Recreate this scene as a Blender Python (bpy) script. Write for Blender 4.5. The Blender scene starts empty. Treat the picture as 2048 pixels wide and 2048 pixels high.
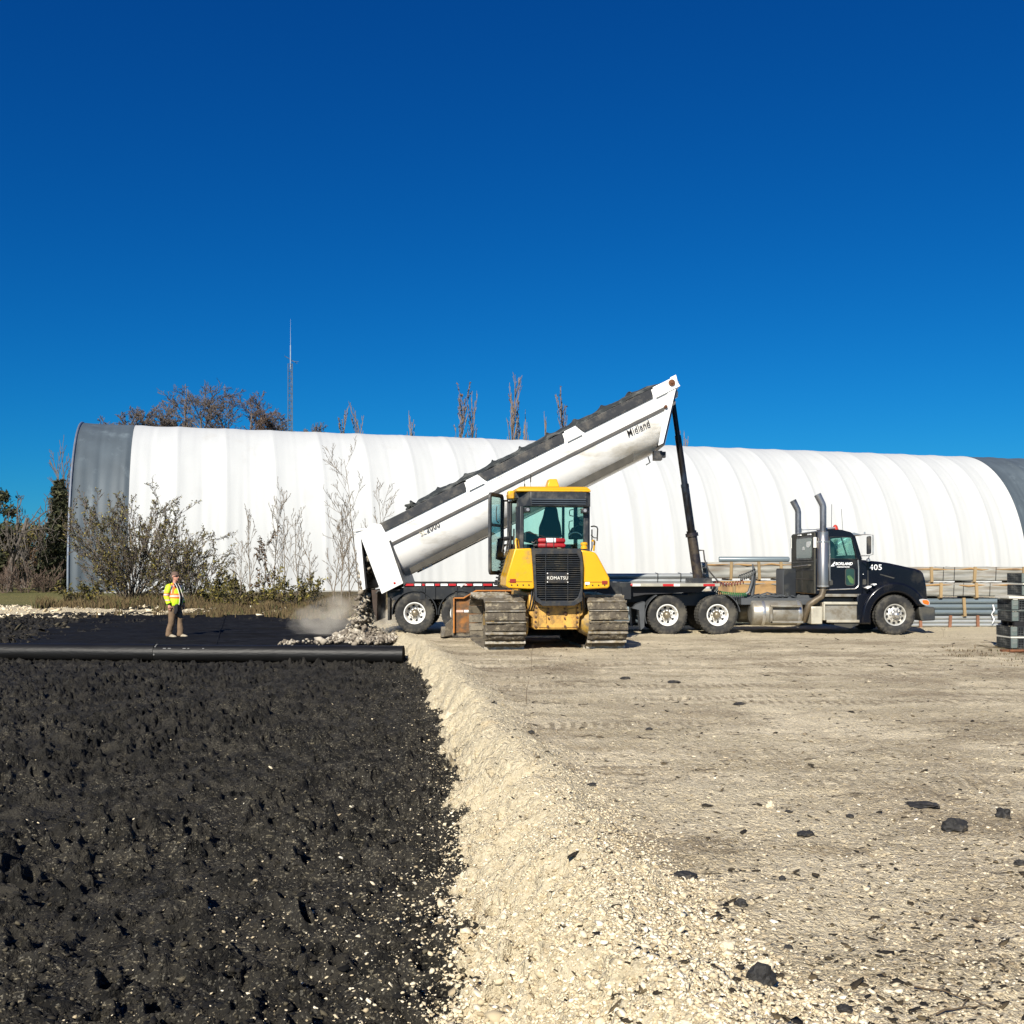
import bpy, math, random
import numpy as np
from math import radians as R, pi, sin, cos
from mathutils import Vector, Matrix, noise as mnoise

random.seed(7)
RNG = np.random.default_rng(11)
scene = bpy.context.scene
col = scene.collection

# ------------------------------------------------------------ camera, sky, sun, exposure
F, HX, HY, CAMZ = 2048.0, 1024.0, 1140.0, 1.7      # focal length and horizon in photo pixels, eye height
cam_d = bpy.data.cameras.new('camera'); cam = bpy.data.objects.new('camera', cam_d); col.objects.link(cam)
cam.location = (0, 0, CAMZ); cam.rotation_euler = (R(90), 0, 0)
cam_d.sensor_width = 36; cam_d.lens = 36; cam_d.shift_y = (HY-1024)/2048
cam_d.clip_start = 0.1; cam_d.clip_end = 6000
scene.camera = cam
SUN_EL, SUN_AZ = 34.0, 20.0                         # sun behind the camera, a little to the left
w = bpy.data.worlds.new('World'); scene.world = w; w.use_nodes = True
nt = w.node_tree; nt.nodes.clear()
sky = nt.nodes.new('ShaderNodeTexSky'); sky.sky_type = 'NISHITA'; sky.sun_disc = False
sky.sun_elevation = R(SUN_EL); sky.sun_rotation = R(180+SUN_AZ)
sky.air_density = 1.0; sky.dust_density = 0.15; sky.ozone_density = 4.0; sky.altitude = 300
# grade of the physical sky towards the deep polarised blue of the photograph: one power curve per channel
sp_ = nt.nodes.new('ShaderNodeSeparateColor'); cb_ = nt.nodes.new('ShaderNodeCombineColor'); nt.links.new(sky.outputs[0], sp_.inputs[0])
def mth(op, a, v2):
    q = nt.nodes.new('ShaderNodeMath'); q.operation = op; nt.links.new(a, q.inputs[0])
    if isinstance(v2, float): q.inputs[1].default_value = v2
    else: nt.links.new(v2, q.inputs[1])
    return q.outputs[0]
for ch, (pw, k_) in enumerate(((2.8, 0.0022), (1.2, .243), (.95, .672))):
    v_ = mth('MULTIPLY', mth('POWER', sp_.outputs[ch], pw), k_)
    if ch == 0: v_ = mth('ADD', v_, mth('MULTIPLY', sp_.outputs[0], .008))
    nt.links.new(v_, cb_.inputs[ch])
bg = nt.nodes.new('ShaderNodeBackground'); bg.inputs['Strength'].default_value = 0.085
wo = nt.nodes.new('ShaderNodeOutputWorld')
nt.links.new(cb_.outputs[0], bg.inputs['Color']); nt.links.new(bg.outputs[0], wo.inputs['Surface'])
sd = bpy.data.lights.new('sun', 'SUN'); sd.energy = 5.0; sd.angle = R(0.5); sd.color = (1.0, 0.94, 0.83)
so = bpy.data.objects.new('sun', sd); col.objects.link(so)
so.rotation_euler = Vector((sin(R(SUN_AZ))*cos(R(SUN_EL)), cos(R(SUN_AZ))*cos(R(SUN_EL)), -sin(R(SUN_EL)))).to_track_quat('-Z', 'Y').to_euler()
scene.view_settings.view_transform = 'Standard'; scene.view_settings.look = 'None'
scene.view_settings.gamma = 1; scene.view_settings.exposure = 0.62
scene.cycles.max_bounces = 8; scene.cycles.transparent_max_bounces = 16
scene.cycles.volume_bounces = 0; scene.cycles.volume_step_rate = 2

# ------------------------------------------------------------ helpers
def P(px, py, Y):                                   # a measured photo point -> world point at distance Y
    return Vector(((px-HX)/F*Y, Y, CAMZ-(py-HY)/F*Y))
def tag(o, label=None, cat=None, group=None, kind=None):
    if label: o['label'] = label
    if cat: o['category'] = cat
    if group: o['group'] = group
    if kind: o['kind'] = kind
    return o
def empty(name, loc=(0, 0, 0), rz=0, parent=None):
    o = bpy.data.objects.new(name, None); col.objects.link(o); o.location = loc; o.rotation_euler = (0, 0, rz)
    o.empty_display_size = 0.3
    if parent: o.parent = parent
    return o
def copy_tree(o, parent=None):
    c = o.copy(); col.objects.link(c); c.parent = parent
    for ch in list(o.children): copy_tree(ch, c)
    return c

def mat(name, c, rough=0.6, metal=0.0, var=0.15, scale=3.0, dirt=None, damt=0.0, dscale=2.0, bump=0.0, bscale=30.0, spec=0.5, coat=0.0, stretch=(1, 1, 1)):
    m = bpy.data.materials.new(name); m.use_nodes = True
    t = m.node_tree; n = t.nodes; L = t.links
    b = n['Principled BSDF']
    b.inputs['Roughness'].default_value = rough; b.inputs['Metallic'].default_value = metal
    b.inputs['Specular IOR Level'].default_value = spec; b.inputs['Coat Weight'].default_value = coat
    b.inputs['Coat Roughness'].default_value = 0.08
    tc = n.new('ShaderNodeTexCoord'); mp = n.new('ShaderNodeMapping'); mp.inputs['Scale'].default_value = stretch
    L.new(tc.outputs['Object'], mp.inputs[0])
    nz = n.new('ShaderNodeTexNoise'); nz.inputs['Scale'].default_value = scale; nz.inputs['Detail'].default_value = 6
    L.new(mp.outputs[0], nz.inputs['Vector'])
    rp = n.new('ShaderNodeValToRGB'); rp.color_ramp.elements[0].position = 0.3; rp.color_ramp.elements[1].position = 0.7
    rp.color_ramp.elements[0].color = (*[x*(1-var) for x in c], 1); rp.color_ramp.elements[1].color = (*[min(1, x*(1+var)) for x in c], 1)
    L.new(nz.outputs['Fac'], rp.inputs[0]); out = rp.outputs[0]
    if dirt:
        n2 = n.new('ShaderNodeTexNoise'); n2.inputs['Scale'].default_value = dscale; n2.inputs['Detail'].default_value = 9; n2.inputs['Roughness'].default_value = 0.65
        L.new(mp.outputs[0], n2.inputs['Vector'])
        r2 = n.new('ShaderNodeValToRGB'); r2.color_ramp.elements[0].position = max(0, 0.62-damt*0.5); r2.color_ramp.elements[1].position = max(0.05, 0.78-damt*0.5)
        L.new(n2.outputs['Fac'], r2.inputs[0])
        m2 = n.new('ShaderNodeMix'); m2.data_type = 'RGBA'; m2.inputs[7].default_value = (*dirt, 1)
        L.new(r2.outputs[0], m2.inputs[0]); L.new(out, m2.inputs[6]); out = m2.outputs[2]
    L.new(out, b.inputs['Base Color'])
    if bump:
        n3 = n.new('ShaderNodeTexNoise'); n3.inputs['Scale'].default_value = bscale; n3.inputs['Detail'].default_value = 5
        L.new(mp.outputs[0], n3.inputs['Vector'])
        bp = n.new('ShaderNodeBump'); bp.inputs['Strength'].default_value = bump; bp.inputs['Distance'].default_value = 0.02
        L.new(n3.outputs['Fac'], bp.inputs['Height']); L.new(bp.outputs[0], b.inputs['Normal'])
    return m
def glass_mat(name, tint, refl=0.12):
    m = bpy.data.materials.new(name); m.use_nodes = True; t = m.node_tree; t.nodes.clear()
    o = t.nodes.new('ShaderNodeOutputMaterial'); a = t.nodes.new('ShaderNodeBsdfTransparent'); a.inputs[0].default_value = (*tint, 1)
    g = t.nodes.new('ShaderNodeBsdfGlossy'); g.inputs['Roughness'].default_value = 0.03; g.inputs['Color'].default_value = (0.9, 0.95, 0.95, 1)
    lw = t.nodes.new('ShaderNodeLayerWeight'); lw.inputs[0].default_value = 0.25
    ml = t.nodes.new('ShaderNodeMath'); ml.operation = 'MULTIPLY_ADD'; ml.inputs[1].default_value = 0.6; ml.inputs[2].default_value = refl*0.4
    mi = t.nodes.new('ShaderNodeMixShader')
    t.links.new(lw.outputs['Fresnel'], ml.inputs[0]); t.links.new(ml.outputs[0], mi.inputs[0])
    t.links.new(a.outputs[0], mi.inputs[1]); t.links.new(g.outputs[0], mi.inputs[2]); t.links.new(mi.outputs[0], o.inputs[0])
    return m
def attr_mat(name, stops, rough=0.8, attr='v', noise_amt=0.0, trans=0.0):
    m = bpy.data.materials.new(name); m.use_nodes = True; t = m.node_tree; b = t.nodes['Principled BSDF']
    b.inputs['Roughness'].default_value = rough; b.inputs['Specular IOR Level'].default_value = 0.25
    a = t.nodes.new('ShaderNodeAttribute'); a.attribute_name = attr
    r = t.nodes.new('ShaderNodeValToRGB'); e = r.color_ramp.elements
    while len(e) < len(stops): e.new(0.5)
    for k, (p, c) in enumerate(stops): e[k].position = p; e[k].color = (*c, 1)
    t.links.new(a.outputs['Fac'], r.inputs[0]); t.links.new(r.outputs[0], b.inputs['Base Color'])
    return m

def np_mesh(name, V, Fq, mats=(), smooth=False, attrs=None, mi=None):
    me = bpy.data.meshes.new(name)
    V = np.asarray(V, np.float32); Fq = np.asarray(Fq, np.int32); k = Fq.shape[1]
    me.vertices.add(len(V)); me.vertices.foreach_set('co', V.ravel())
    me.loops.add(Fq.size); me.loops.foreach_set('vertex_index', Fq.ravel())
    me.polygons.add(len(Fq)); me.polygons.foreach_set('loop_start', np.arange(0, Fq.size, k, dtype=np.int32))
    if smooth: me.polygons.foreach_set('use_smooth', np.ones(len(Fq), bool))
    if mi is not None: me.polygons.foreach_set('material_index', np.asarray(mi, np.int32))
    for a, vals in (attrs or {}).items():
        at = me.attributes.new(a, 'FLOAT', 'POINT'); at.data.foreach_set('value', np.asarray(vals, np.float32))
    for m in mats: me.materials.append(m)
    me.update(calc_edges=True); me.validate()
    return me
def mobj(name, me, parent=None, loc=(0, 0, 0)):
    o = bpy.data.objects.new(name, me); col.objects.link(o); o.location = loc
    if parent: o.parent = parent
    return o

class MB:
    def __init__(s): s.v = []; s.f = []; s.m = []; s.cur = 0
    def face(s, idx): s.f.append(tuple(idx)); s.m.append(s.cur)
    def add(s, vs, fs):
        b = len(s.v); s.v += [tuple(x) for x in vs]
        for f in fs: s.face([b+i for i in f])
    def box(s, x0, x1, y0, y1, z0, z1, T=None):
        vs = [Vector((x, y, z)) for z in (z0, z1) for y in (y0, y1) for x in (x0, x1)]
        if T is not None: vs = [T @ q for q in vs]
        s.add(vs, [(0, 2, 3, 1), (4, 5, 7, 6), (0, 1, 5, 4), (2, 6, 7, 3), (0, 4, 6, 2), (1, 3, 7, 5)])
    def prism(s, poly, c0, c1, ax='y', T=None, poly1=None):   # poly in the two other axes, extruded along ax
        p1 = poly1 or poly; n = len(poly)
        def mk(a, b, c):
            q = Vector((a, c, b)) if ax == 'y' else (Vector((c, a, b)) if ax == 'x' else Vector((a, b, c)))
            return T @ q if T is not None else q
        vs = [mk(a, b, c0) for a, b in poly]+[mk(a, b, c1) for a, b in p1]
        s.add(vs, [tuple(range(n)), tuple(range(2*n-1, n-1, -1))]+[(i, n+i, n+(i+1) % n, (i+1) % n) for i in range(n)])
    def tube(s, pts, rad, n=10, cap=True):
        pts = [Vector(p) for p in pts]
        if not hasattr(rad, '__len__'): rad = [rad]*len(pts)
        b = len(s.v); up = None
        for i, p in enumerate(pts):
            d = (pts[min(i+1, len(pts)-1)]-pts[max(i-1, 0)])
            d = d.normalized() if d.length > 1e-9 else Vector((0, 0, 1))
            if up is None: up = Vector((0, 0, 1)) if abs(d.z) < 0.9 else Vector((1, 0, 0))
            a = d.cross(up).normalized(); c = a.cross(d).normalized(); up = c
            for k in range(n):
                t = 2*pi*k/n; s.v.append(tuple(p+(a*cos(t)+c*sin(t))*rad[i]))
        for i in range(len(pts)-1):
            for k in range(n):
                k2 = (k+1) % n; s.face((b+i*n+k, b+(i+1)*n+k, b+(i+1)*n+k2, b+i*n+k2))
        if cap:
            s.face([b+k for k in range(n)]); s.face([b+(len(pts)-1)*n+k for k in range(n-1, -1, -1)])
    def lathe(s, prof, c, ax='y', n=32, T=None, cap=True):               # prof: (radius, offset along ax)
        c = Vector(c); b = len(s.v)
        for r, h in prof:
            for k in range(n):
                t = 2*pi*k/n; u, v = r*cos(t), r*sin(t)
                q = {'y': Vector((u, h, v)), 'x': Vector((h, u, v)), 'z': Vector((u, v, h))}[ax]+c
                s.v.append(tuple(T @ q if T is not None else q))
        for i in range(len(prof)-1):
            for k in range(n):
                k2 = (k+1) % n; s.face((b+i*n+k, b+i*n+k2, b+(i+1)*n+k2, b+(i+1)*n+k))
        if cap and prof[0][0] > 1e-4: s.face([b+k for k in range(n-1, -1, -1)])
        if cap and prof[-1][0] > 1e-4: s.face([b+(len(prof)-1)*n+k for k in range(n)])
    def rrect_frame(s, x0, x1, z0, z1, y0, y1, wd, r=0.06, T=None, seg=5):   # rounded window frame in the xz plane
        def loop(o):
            pts = []
            for cx, cz, a0 in ((x1-r, z1-r, 0), (x0+r, z1-r, 90), (x0+r, z0+r, 180), (x1-r, z0+r, 270)):
                for k in range(seg+1):
                    a = R(a0+90*k/seg); pts.append((cx+(r-o)*cos(a), cz+(r-o)*sin(a)))
            return pts
        A, B = loop(0), loop(wd); n = len(A)
        vs = []
        for L_, y in ((A, y0), (B, y0), (A, y1), (B, y1)):
            for a, c in L_:
                q = Vector((a, y, c)); vs.append(T @ q if T is not None else q)
        fs = []
        for k in range(n):
            j = (k+1) % n
            fs += [(k, j, n+j, n+k), (2*n+k, 3*n+k, 3*n+j, 2*n+j), (k, 2*n+k, 2*n+j, j), (n+k, n+j, 3*n+j, 3*n+k)]
        s.add(vs, fs)
    def islands(s):
        par = list(range(len(s.v)))
        def fd(a):
            while par[a] != a: par[a] = par[par[a]]; a = par[a]
            return a
        for f in s.f:
            r0 = fd(f[0])
            for i in f[1:]: par[fd(i)] = r0
        g = {}
        for f, m_ in zip(s.f, s.m): g.setdefault(fd(f[0]), []).append((f, m_))
        out = []
        for fs in g.values():
            k = MB(); mp = {}
            for f, m_ in fs:
                for i in f:
                    if i not in mp: mp[i] = len(k.v); k.v.append(s.v[i])
                k.f.append(tuple(mp[i] for i in f)); k.m.append(m_)
            out.append(k)
        return out
    def split(s, *a, **kw):                            # one object per separate piece
        return [k.build(*a, **kw) for k in s.islands()][0]
    def build(s, name, mats, parent=None, off=(0, 0, 0), smooth=35, bevel=0.0, loc=(0, 0, 0)):
        me = bpy.data.meshes.new(name); o3 = Vector(off)
        me.from_pydata([tuple(Vector(v)-o3) for v in s.v], [], s.f)
        if not isinstance(mats, (list, tuple)): mats = [mats]
        for m in mats: me.materials.append(m)
        me.polygons.foreach_set('material_index', s.m)
        import bmesh
        bm = bmesh.new(); bm.from_mesh(me); bmesh.ops.recalc_face_normals(bm, faces=bm.faces); bm.to_mesh(me); bm.free()
        if smooth:
            me.polygons.foreach_set('use_smooth', [True]*len(me.polygons)); me.set_sharp_from_angle(angle=R(smooth))
        me.update()
        o = mobj(name, me, parent, loc)
        if bevel:
            bv = o.modifiers.new('bevel', 'BEVEL'); bv.width = bevel; bv.segments = 2; bv.limit_method = 'ANGLE'; bv.angle_limit = R(40)
        return o

def text_obj(name, s, size, m, parent, T, bold=0.0, shear=0.0, xs=1.0, depth=0.003, sp=1.0):
    cu = bpy.data.curves.new('txt', 'FONT'); cu.body = s; cu.size = size; cu.extrude = depth; cu.offset = bold; cu.shear = shear
    cu.space_character = sp; cu.align_x = 'CENTER'; cu.align_y = 'CENTER'
    to = bpy.data.objects.new('txt', cu); col.objects.link(to)
    dg = bpy.context.evaluated_depsgraph_get(); me = bpy.data.meshes.new_from_object(to.evaluated_get(dg))
    bpy.data.objects.remove(to)
    me.transform(Matrix.Diagonal((xs, 1, 1, 1))); me.transform(T)
    me.materials.clear(); me.materials.append(m)
    return mobj(name, me, parent)

# numpy noise
def _h(ix, iy, s):
    h = (ix.astype(np.int64)*374761393+iy.astype(np.int64)*668265263+s*1442695041) & 0xFFFFFFFF
    h = ((h ^ (h >> 13))*1274126177) & 0xFFFFFFFF
    h = ((h ^ (h >> 16))*2246822519) & 0xFFFFFFFF
    return ((h ^ (h >> 15)) & 0xFFFFFF)/float(0xFFFFFF)
def vnoise(x, y, s=0):
    ix = np.floor(x); iy = np.floor(y); fx = x-ix; fy = y-iy
    ux = fx*fx*fx*(fx*(fx*6-15)+10); uy = fy*fy*fy*(fy*(fy*6-15)+10)
    def g(dx, dy):
        a = _h(ix+dx, iy+dy, s)*2*pi
        return np.cos(a)*(fx-dx)+np.sin(a)*(fy-dy)
    return ((g(0, 0)*(1-ux)+g(1, 0)*ux)*(1-uy)+(g(0, 1)*(1-ux)+g(1, 1)*ux)*uy)*1.4
def fbm(x, y, o=4, s=0, gain=0.5):
    r = 0; a = 1.0
    for k in range(o): r = r+a*vnoise(x*2**k, y*2**k, s+k*17); a *= gain
    return r
def worley(x, y, s=0):                              # F1 distance and a random value of the nearest cell
    ix = np.floor(x); iy = np.floor(y); best = np.full(x.shape, 9.0); cid = np.zeros(x.shape)
    for dx in (-1, 0, 1):
        for dy in (-1, 0, 1):
            cx = ix+dx; cy = iy+dy
            d = np.hypot(cx+_h(cx, cy, s)-x, cy+_h(cx, cy, s+5)-y)
            m_ = d < best; best = np.where(m_, d, best); cid = np.where(m_, _h(cx, cy, s+9), cid)
    return best, cid
def sstep(a, b, x):
    t = np.clip((x-a)/(b-a), 0, 1); return t*t*(3-2*t)

# ------------------------------------------------------------ terrain
def foot_x(y):                                      # the foot of the gravel bank along the dug-out pit
    return np.interp(y, [-10, 4, 5, 7, 12, 17, 22.3, 27, 32, 38], [-.16, -.30, -.34, -.45, -.86, -1.42, -2.25, -3.2, -4.2, -6.5]) \
        + 0.12*fbm(y*0.8, y*0+3.3, 2, 5)+0.13*fbm(y*2.6, y*0+8.1, 4, 6)
def bank_w(y): return np.interp(y, [4, 8, 14, 22, 30], [0.85, 0.72, 0.5, 0.38, 0.35])
def terrain(x, y, detail=True):
    fx = foot_x(y); wd = bank_w(y)
    fx2 = fx+0.07*fbm(x*2.3, y*2.3, 3, 21)
    t = sstep(0, 1, (x-fx2)/wd)
    zf = np.interp(y, [22.5, 24, 28.2, 34, 38, 42, 46, 60], [-.35, -.32, -.19, -.12, -.06, .12, .16, .22])
    zy = np.interp(y, [0, 26, 34, 45, 60], [0, 0.0, 0.02, .1, .22])
    z = zf*(1-t)+zy*t
    pit = (1-t)*(1-sstep(36.5, 39, y))
    z = z+(0.11+.04*fbm(y*1.3, y*0+2., 2, 24))*np.exp(-((x-fx-wd*1.0)/0.30)**2)*(1-sstep(22, 30, y))*(y > 0)
    gr = np.clip((x-fx2)/wd*3.2+0.1, -.35, 1.3)
    if detail:
        wx = x+0.12*fbm(x*1.7, y*1.7, 2, 31); wy = y+0.12*fbm(x*1.7+9, y*1.7, 2, 33)
        d1, c1 = worley(wx*3.6, wy*3.6, 1)
        d2, c2 = worley(wx*8.3+4, wy*8.3, 2)
        d3, _ = worley(wx*19, wy*19, 3)
        lumps = (0.14*(c1-0.3)*(1-sstep(.05, .6, d1))+0.075*(c2-0.2)*(1-sstep(.1, .55, d2))-0.13*(c2 > .86)*(1-sstep(.05, .42, d2))+0.016*(1-d3)
                 + .022*np.abs(fbm(x*7, y*7, 3, 45)))
        ru, rv = (wx*.86+wy*.5)/.29, (-wx*.5+wy*.86)/.34
        iu, iv = np.floor(ru), np.floor(rv); hu = ru-iu-.5-.5*(_h(iu, iv, 201)-.5); hv = rv-iv-.5-.5*(_h(iu, iv, 202)-.5)
        dd_ = np.hypot(hu*1.25, hv*(1+.8*_h(iu, iv, 203)))+.06*fbm(x*9, y*9, 2, 204)
        lumps = lumps*.8-.13*(_h(iu, iv, 205) > .22)*(1-sstep(.12, .24, dd_))+.045*(1-sstep(.25, .5, dd_))*sstep(.15, .3, dd_)
        ampl = 0.55+0.45*sstep(-.5, .5, fbm(x*.35, y*.35, 2, 41))
        z = z+pit*(lumps*ampl*1.5+0.03*fbm(x*.9, y*.9, 3, 43))*(1-0.85*sstep(23.5, 24.5, y)*sstep(-12.6, -11.6, x)*(1-sstep(34, 35, y)))
        bank = np.exp(-((x-fx-wd*.55)/(wd*.65))**2)*(1-sstep(34, 37, y))
        z = z+bank*(0.085*fbm(x*1.9, y*1.9, 4, 51)+0.018*(1-d2)+0.012*(1-d3)+0.03*np.abs(fbm(x*5, y*5, 3, 53)))
        yard = t*(1-bank*.5)
        z = z+yard*(0.022*fbm(x*1.1, y*1.1, 3, 61)+.012*np.abs(fbm(x*3.1, y*3.1, 3, 67))+.014*fbm(x*.25+.8*y, y*1.4-.3*x, 3, 65)*(y > 2)+0.010*fbm(x*9, y*9, 3, 63)+0.006*(1-d3))
        for (yc, sl, cv, gap) in ((6.3, .10, .02, 1.0), (8.6, -.16, .015, 1.2), (11.0, .22, -.01, 2.1), (13.2, -.05, .008, 1.9), (16.0, .12, -.004, 2.1), (18.6, -.08, .003, 1.9)):
            for g_ in (0, gap):
                z = z-t*(1-bank)*.014*np.exp(-((y-(yc+g_+sl*x+cv*x*x))/.22)**4)*(.6+.4*np.sin(x*26))
        rub = (1-t)*sstep(37, 39.5, y)*(1-sstep(44, 47, y))*sstep(-26, -18, x)+0
        z = z+rub*(0.10*np.abs(fbm(x*.8, y*.8, 4, 71))+0.06*(1-d1)*c1+0.05*fbm(x*.35, y*.5, 2, 73))
        z = z+sstep(45, 50, y)*0.03*fbm(x*.3, y*.3, 3, 75)
    return z, t, gr, pit
def tz(x, y):
    return float(terrain(np.array([float(x)]), np.array([float(y)]))[0][0])
# ------------------------------------------------------------ ground materials
def ground_mat():
    m = bpy.data.materials.new('earth_and_limestone'); m.use_nodes = True; t = m.node_tree; n = t.nodes; L = t.links; b = n['Principled BSDF']
    b.inputs['Specular IOR Level'].default_value = 0.2; b.inputs['Roughness'].default_value = 0.9
    geo = n.new('ShaderNodeNewGeometry'); pos = geo.outputs['Position']
    def A(nm): a = n.new('ShaderNodeAttribute'); a.attribute_name = nm; return a.outputs['Fac']
    def N(sc, det=6, rough=0.6, st=None):
        q = n.new('ShaderNodeTexNoise'); q.inputs['Scale'].default_value = sc; q.inputs['Detail'].default_value = det; q.inputs['Roughness'].default_value = rough
        if st:
            mp = n.new('ShaderNodeMapping'); mp.inputs['Scale'].default_value = st; L.new(pos, mp.inputs[0]); L.new(mp.outputs[0], q.inputs['Vector'])
        else: L.new(pos, q.inputs['Vector'])
        return q.outputs['Fac']
    def V(sc, out='Color'):
        q = n.new('ShaderNodeTexVoronoi'); q.inputs['Scale'].default_value = sc; L.new(pos, q.inputs['Vector']); return q.outputs[out]
    def ma(op, a, c, c2=None, cl=False):
        q = n.new('ShaderNodeMath'); q.operation = op; q.use_clamp = cl
        for k, v in enumerate((a, c, c2)):
            if v is None: continue
            if isinstance(v, (int, float)): q.inputs[k].default_value = v
            else: L.new(v, q.inputs[k])
        return q.outputs[0]
    def mix(f, a, c):
        q = n.new('ShaderNodeMix'); q.data_type = 'RGBA'
        if isinstance(f, (int, float)): q.inputs[0].default_value = f
        else: L.new(f, q.inputs[0])
        for k, v in ((6, a), (7, c)):
            if isinstance(v, tuple): q.inputs[k].default_value = (*v, 1)
            else: L.new(v, q.inputs[k])
        return q.outputs[2]
    def step(v, lo, hi): 
        q = n.new('ShaderNodeMapRange'); q.interpolation_type = 'SMOOTHSTEP'; q.inputs[1].default_value = lo; q.inputs[2].default_value = hi; L.new(v, q.inputs[0]); return q.outputs[0]
    gr, ch, fr, gs = A('gr'), A('ch'), A('fr'), A('gs')
    big = N(0.45, 5); mid = N(3.0, 6); fine = N(38, 6, .7); fib = N(55, 5, .7, (0.35, 1.0, 1.0)); vf = N(130, 3, .7)
    vs = n.new('ShaderNodeSeparateColor'); L.new(V(42), vs.inputs[0]); cell = vs.outputs[0]
    vs2 = n.new('ShaderNodeSeparateColor'); L.new(V(95), vs2.inputs[0]); cell2 = vs2.outputs[1]
    dark = mix(step(mid, .35, .65), (0.0095, 0.009, 0.008), (0.036, 0.0325, 0.026)); dark = mix(step(fine, .55, .75), dark, (0.055, 0.046, 0.031))
    chip = ma('MULTIPLY', step(fib, .56, .66), step(ma('ADD', ch, ma('MULTIPLY', ma('SUBTRACT', mid, .5), 1.3)), .06, .62))
    dark = mix(chip, dark, mix(cell, (0.10, 0.088, 0.062), (0.31, 0.27, 0.185)))
    spk = ma('MULTIPLY', step(cell2, .93, .97), step(ch, .0, .6)); dark = mix(ma('MULTIPLY', spk, .3), dark, (0.4, 0.37, 0.29))
    fresh = mix(cell, (0.49, 0.415, 0.275), (0.65, 0.565, 0.40)); fresh = mix(step(fine, .60, .74), fresh, (0.42, 0.345, 0.22)); fresh = mix(step(mid, .58, .78), fresh, (0.62, 0.49, 0.30))
    str_ = N(1.3, 7, .62, (0.35, 1.0, 1.0))
    comp = mix(step(str_, .35, .68), (0.74, 0.635, 0.445), (0.42, 0.35, 0.23)); comp = mix(ma('MULTIPLY', step(N(1.6, 6, .6, (.30, 1.0, 1.0)), .52, .70), .55), comp, (0.38, 0.30, 0.185)); comp = mix(ma('MULTIPLY', step(big, .47, .64), .85), comp, (0.33, 0.265, 0.175)); comp = mix(ma('MULTIPLY', step(N(.9, 7, .7, (.6, 1.0, 1.0)), .565, .64), .65), comp, (0.19, 0.145, 0.09))
    comp = mix(ma('MULTIPLY', step(fib, .53, .64), .75), comp, (0.20, 0.155, 0.09)); comp = mix(ma('MULTIPLY', step(cell, .82, .9), .55), comp, (0.62, 0.55, 0.42))
    comp = mix(ma('MULTIPLY', step(N(11, 7, .75, (.3, 1, 1)), .55, .64), .85), comp, (0.08, 0.062, 0.04))
    wv = n.new('ShaderNodeTexWave'); wv.wave_type = 'BANDS'; wv.bands_direction = 'X'; wv.inputs['Scale'].default_value = 2.6; wv.inputs['Distortion'].default_value = 5; wv.inputs['Detail'].default_value = 3; L.new(pos, wv.inputs['Vector'])
    comp = mix(ma('MULTIPLY', ma('MULTIPLY', A('tk'), .75), step(wv.outputs['Fac'], .25, .75)), comp, (0.27, 0.22, 0.145))
    stone = mix(fr, comp, fresh)
    f = ma('ADD', gr, ma('MULTIPLY', ma('SUBTRACT', fine, .5), .9)); f = ma('ADD', f, ma('MULTIPLY', ma('SUBTRACT', mid, .5), 1.2))
    c = mix(step(f, .42, .58), dark, stone)
    grass = mix(step(N(.25, 6, .6, (.4, 1, 1)), .4, .65), (0.15, 0.135, 0.045), (0.085, 0.095, 0.028)); grass = mix(step(fib, .5, .65), grass, (0.20, 0.165, 0.075))
    weed = mix(step(mid, .4, .62), (0.05, 0.04, 0.02), (0.13, 0.10, 0.05)); weed = mix(step(fine, .5, .65), weed, (0.17, 0.14, 0.08))
    c = mix(step(ma('ADD', A('wd'), ma('MULTIPLY', ma('SUBTRACT', mid, .5), 1.1)), .42, .6), c, weed)
    c = mix(gs, c, grass)
    L.new(c, b.inputs['Base Color'])
    hgt = ma('ADD', ma('MULTIPLY', fine, 1.0), ma('MULTIPLY', V(30, 'Distance'), -.8)); hgt = ma('ADD', hgt, ma('MULTIPLY', vf, .4)); hgt = ma('ADD', hgt, ma('MULTIPLY', V(75, 'Distance'), -.5))
    bp = n.new('ShaderNodeBump'); bp.inputs['Strength'].default_value = 0.85; bp.inputs['Distance'].default_value = 0.030
    L.new(hgt, bp.inputs['Height']); L.new(bp.outputs[0], b.inputs['Normal'])
    return m
GM = ground_mat()

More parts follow.
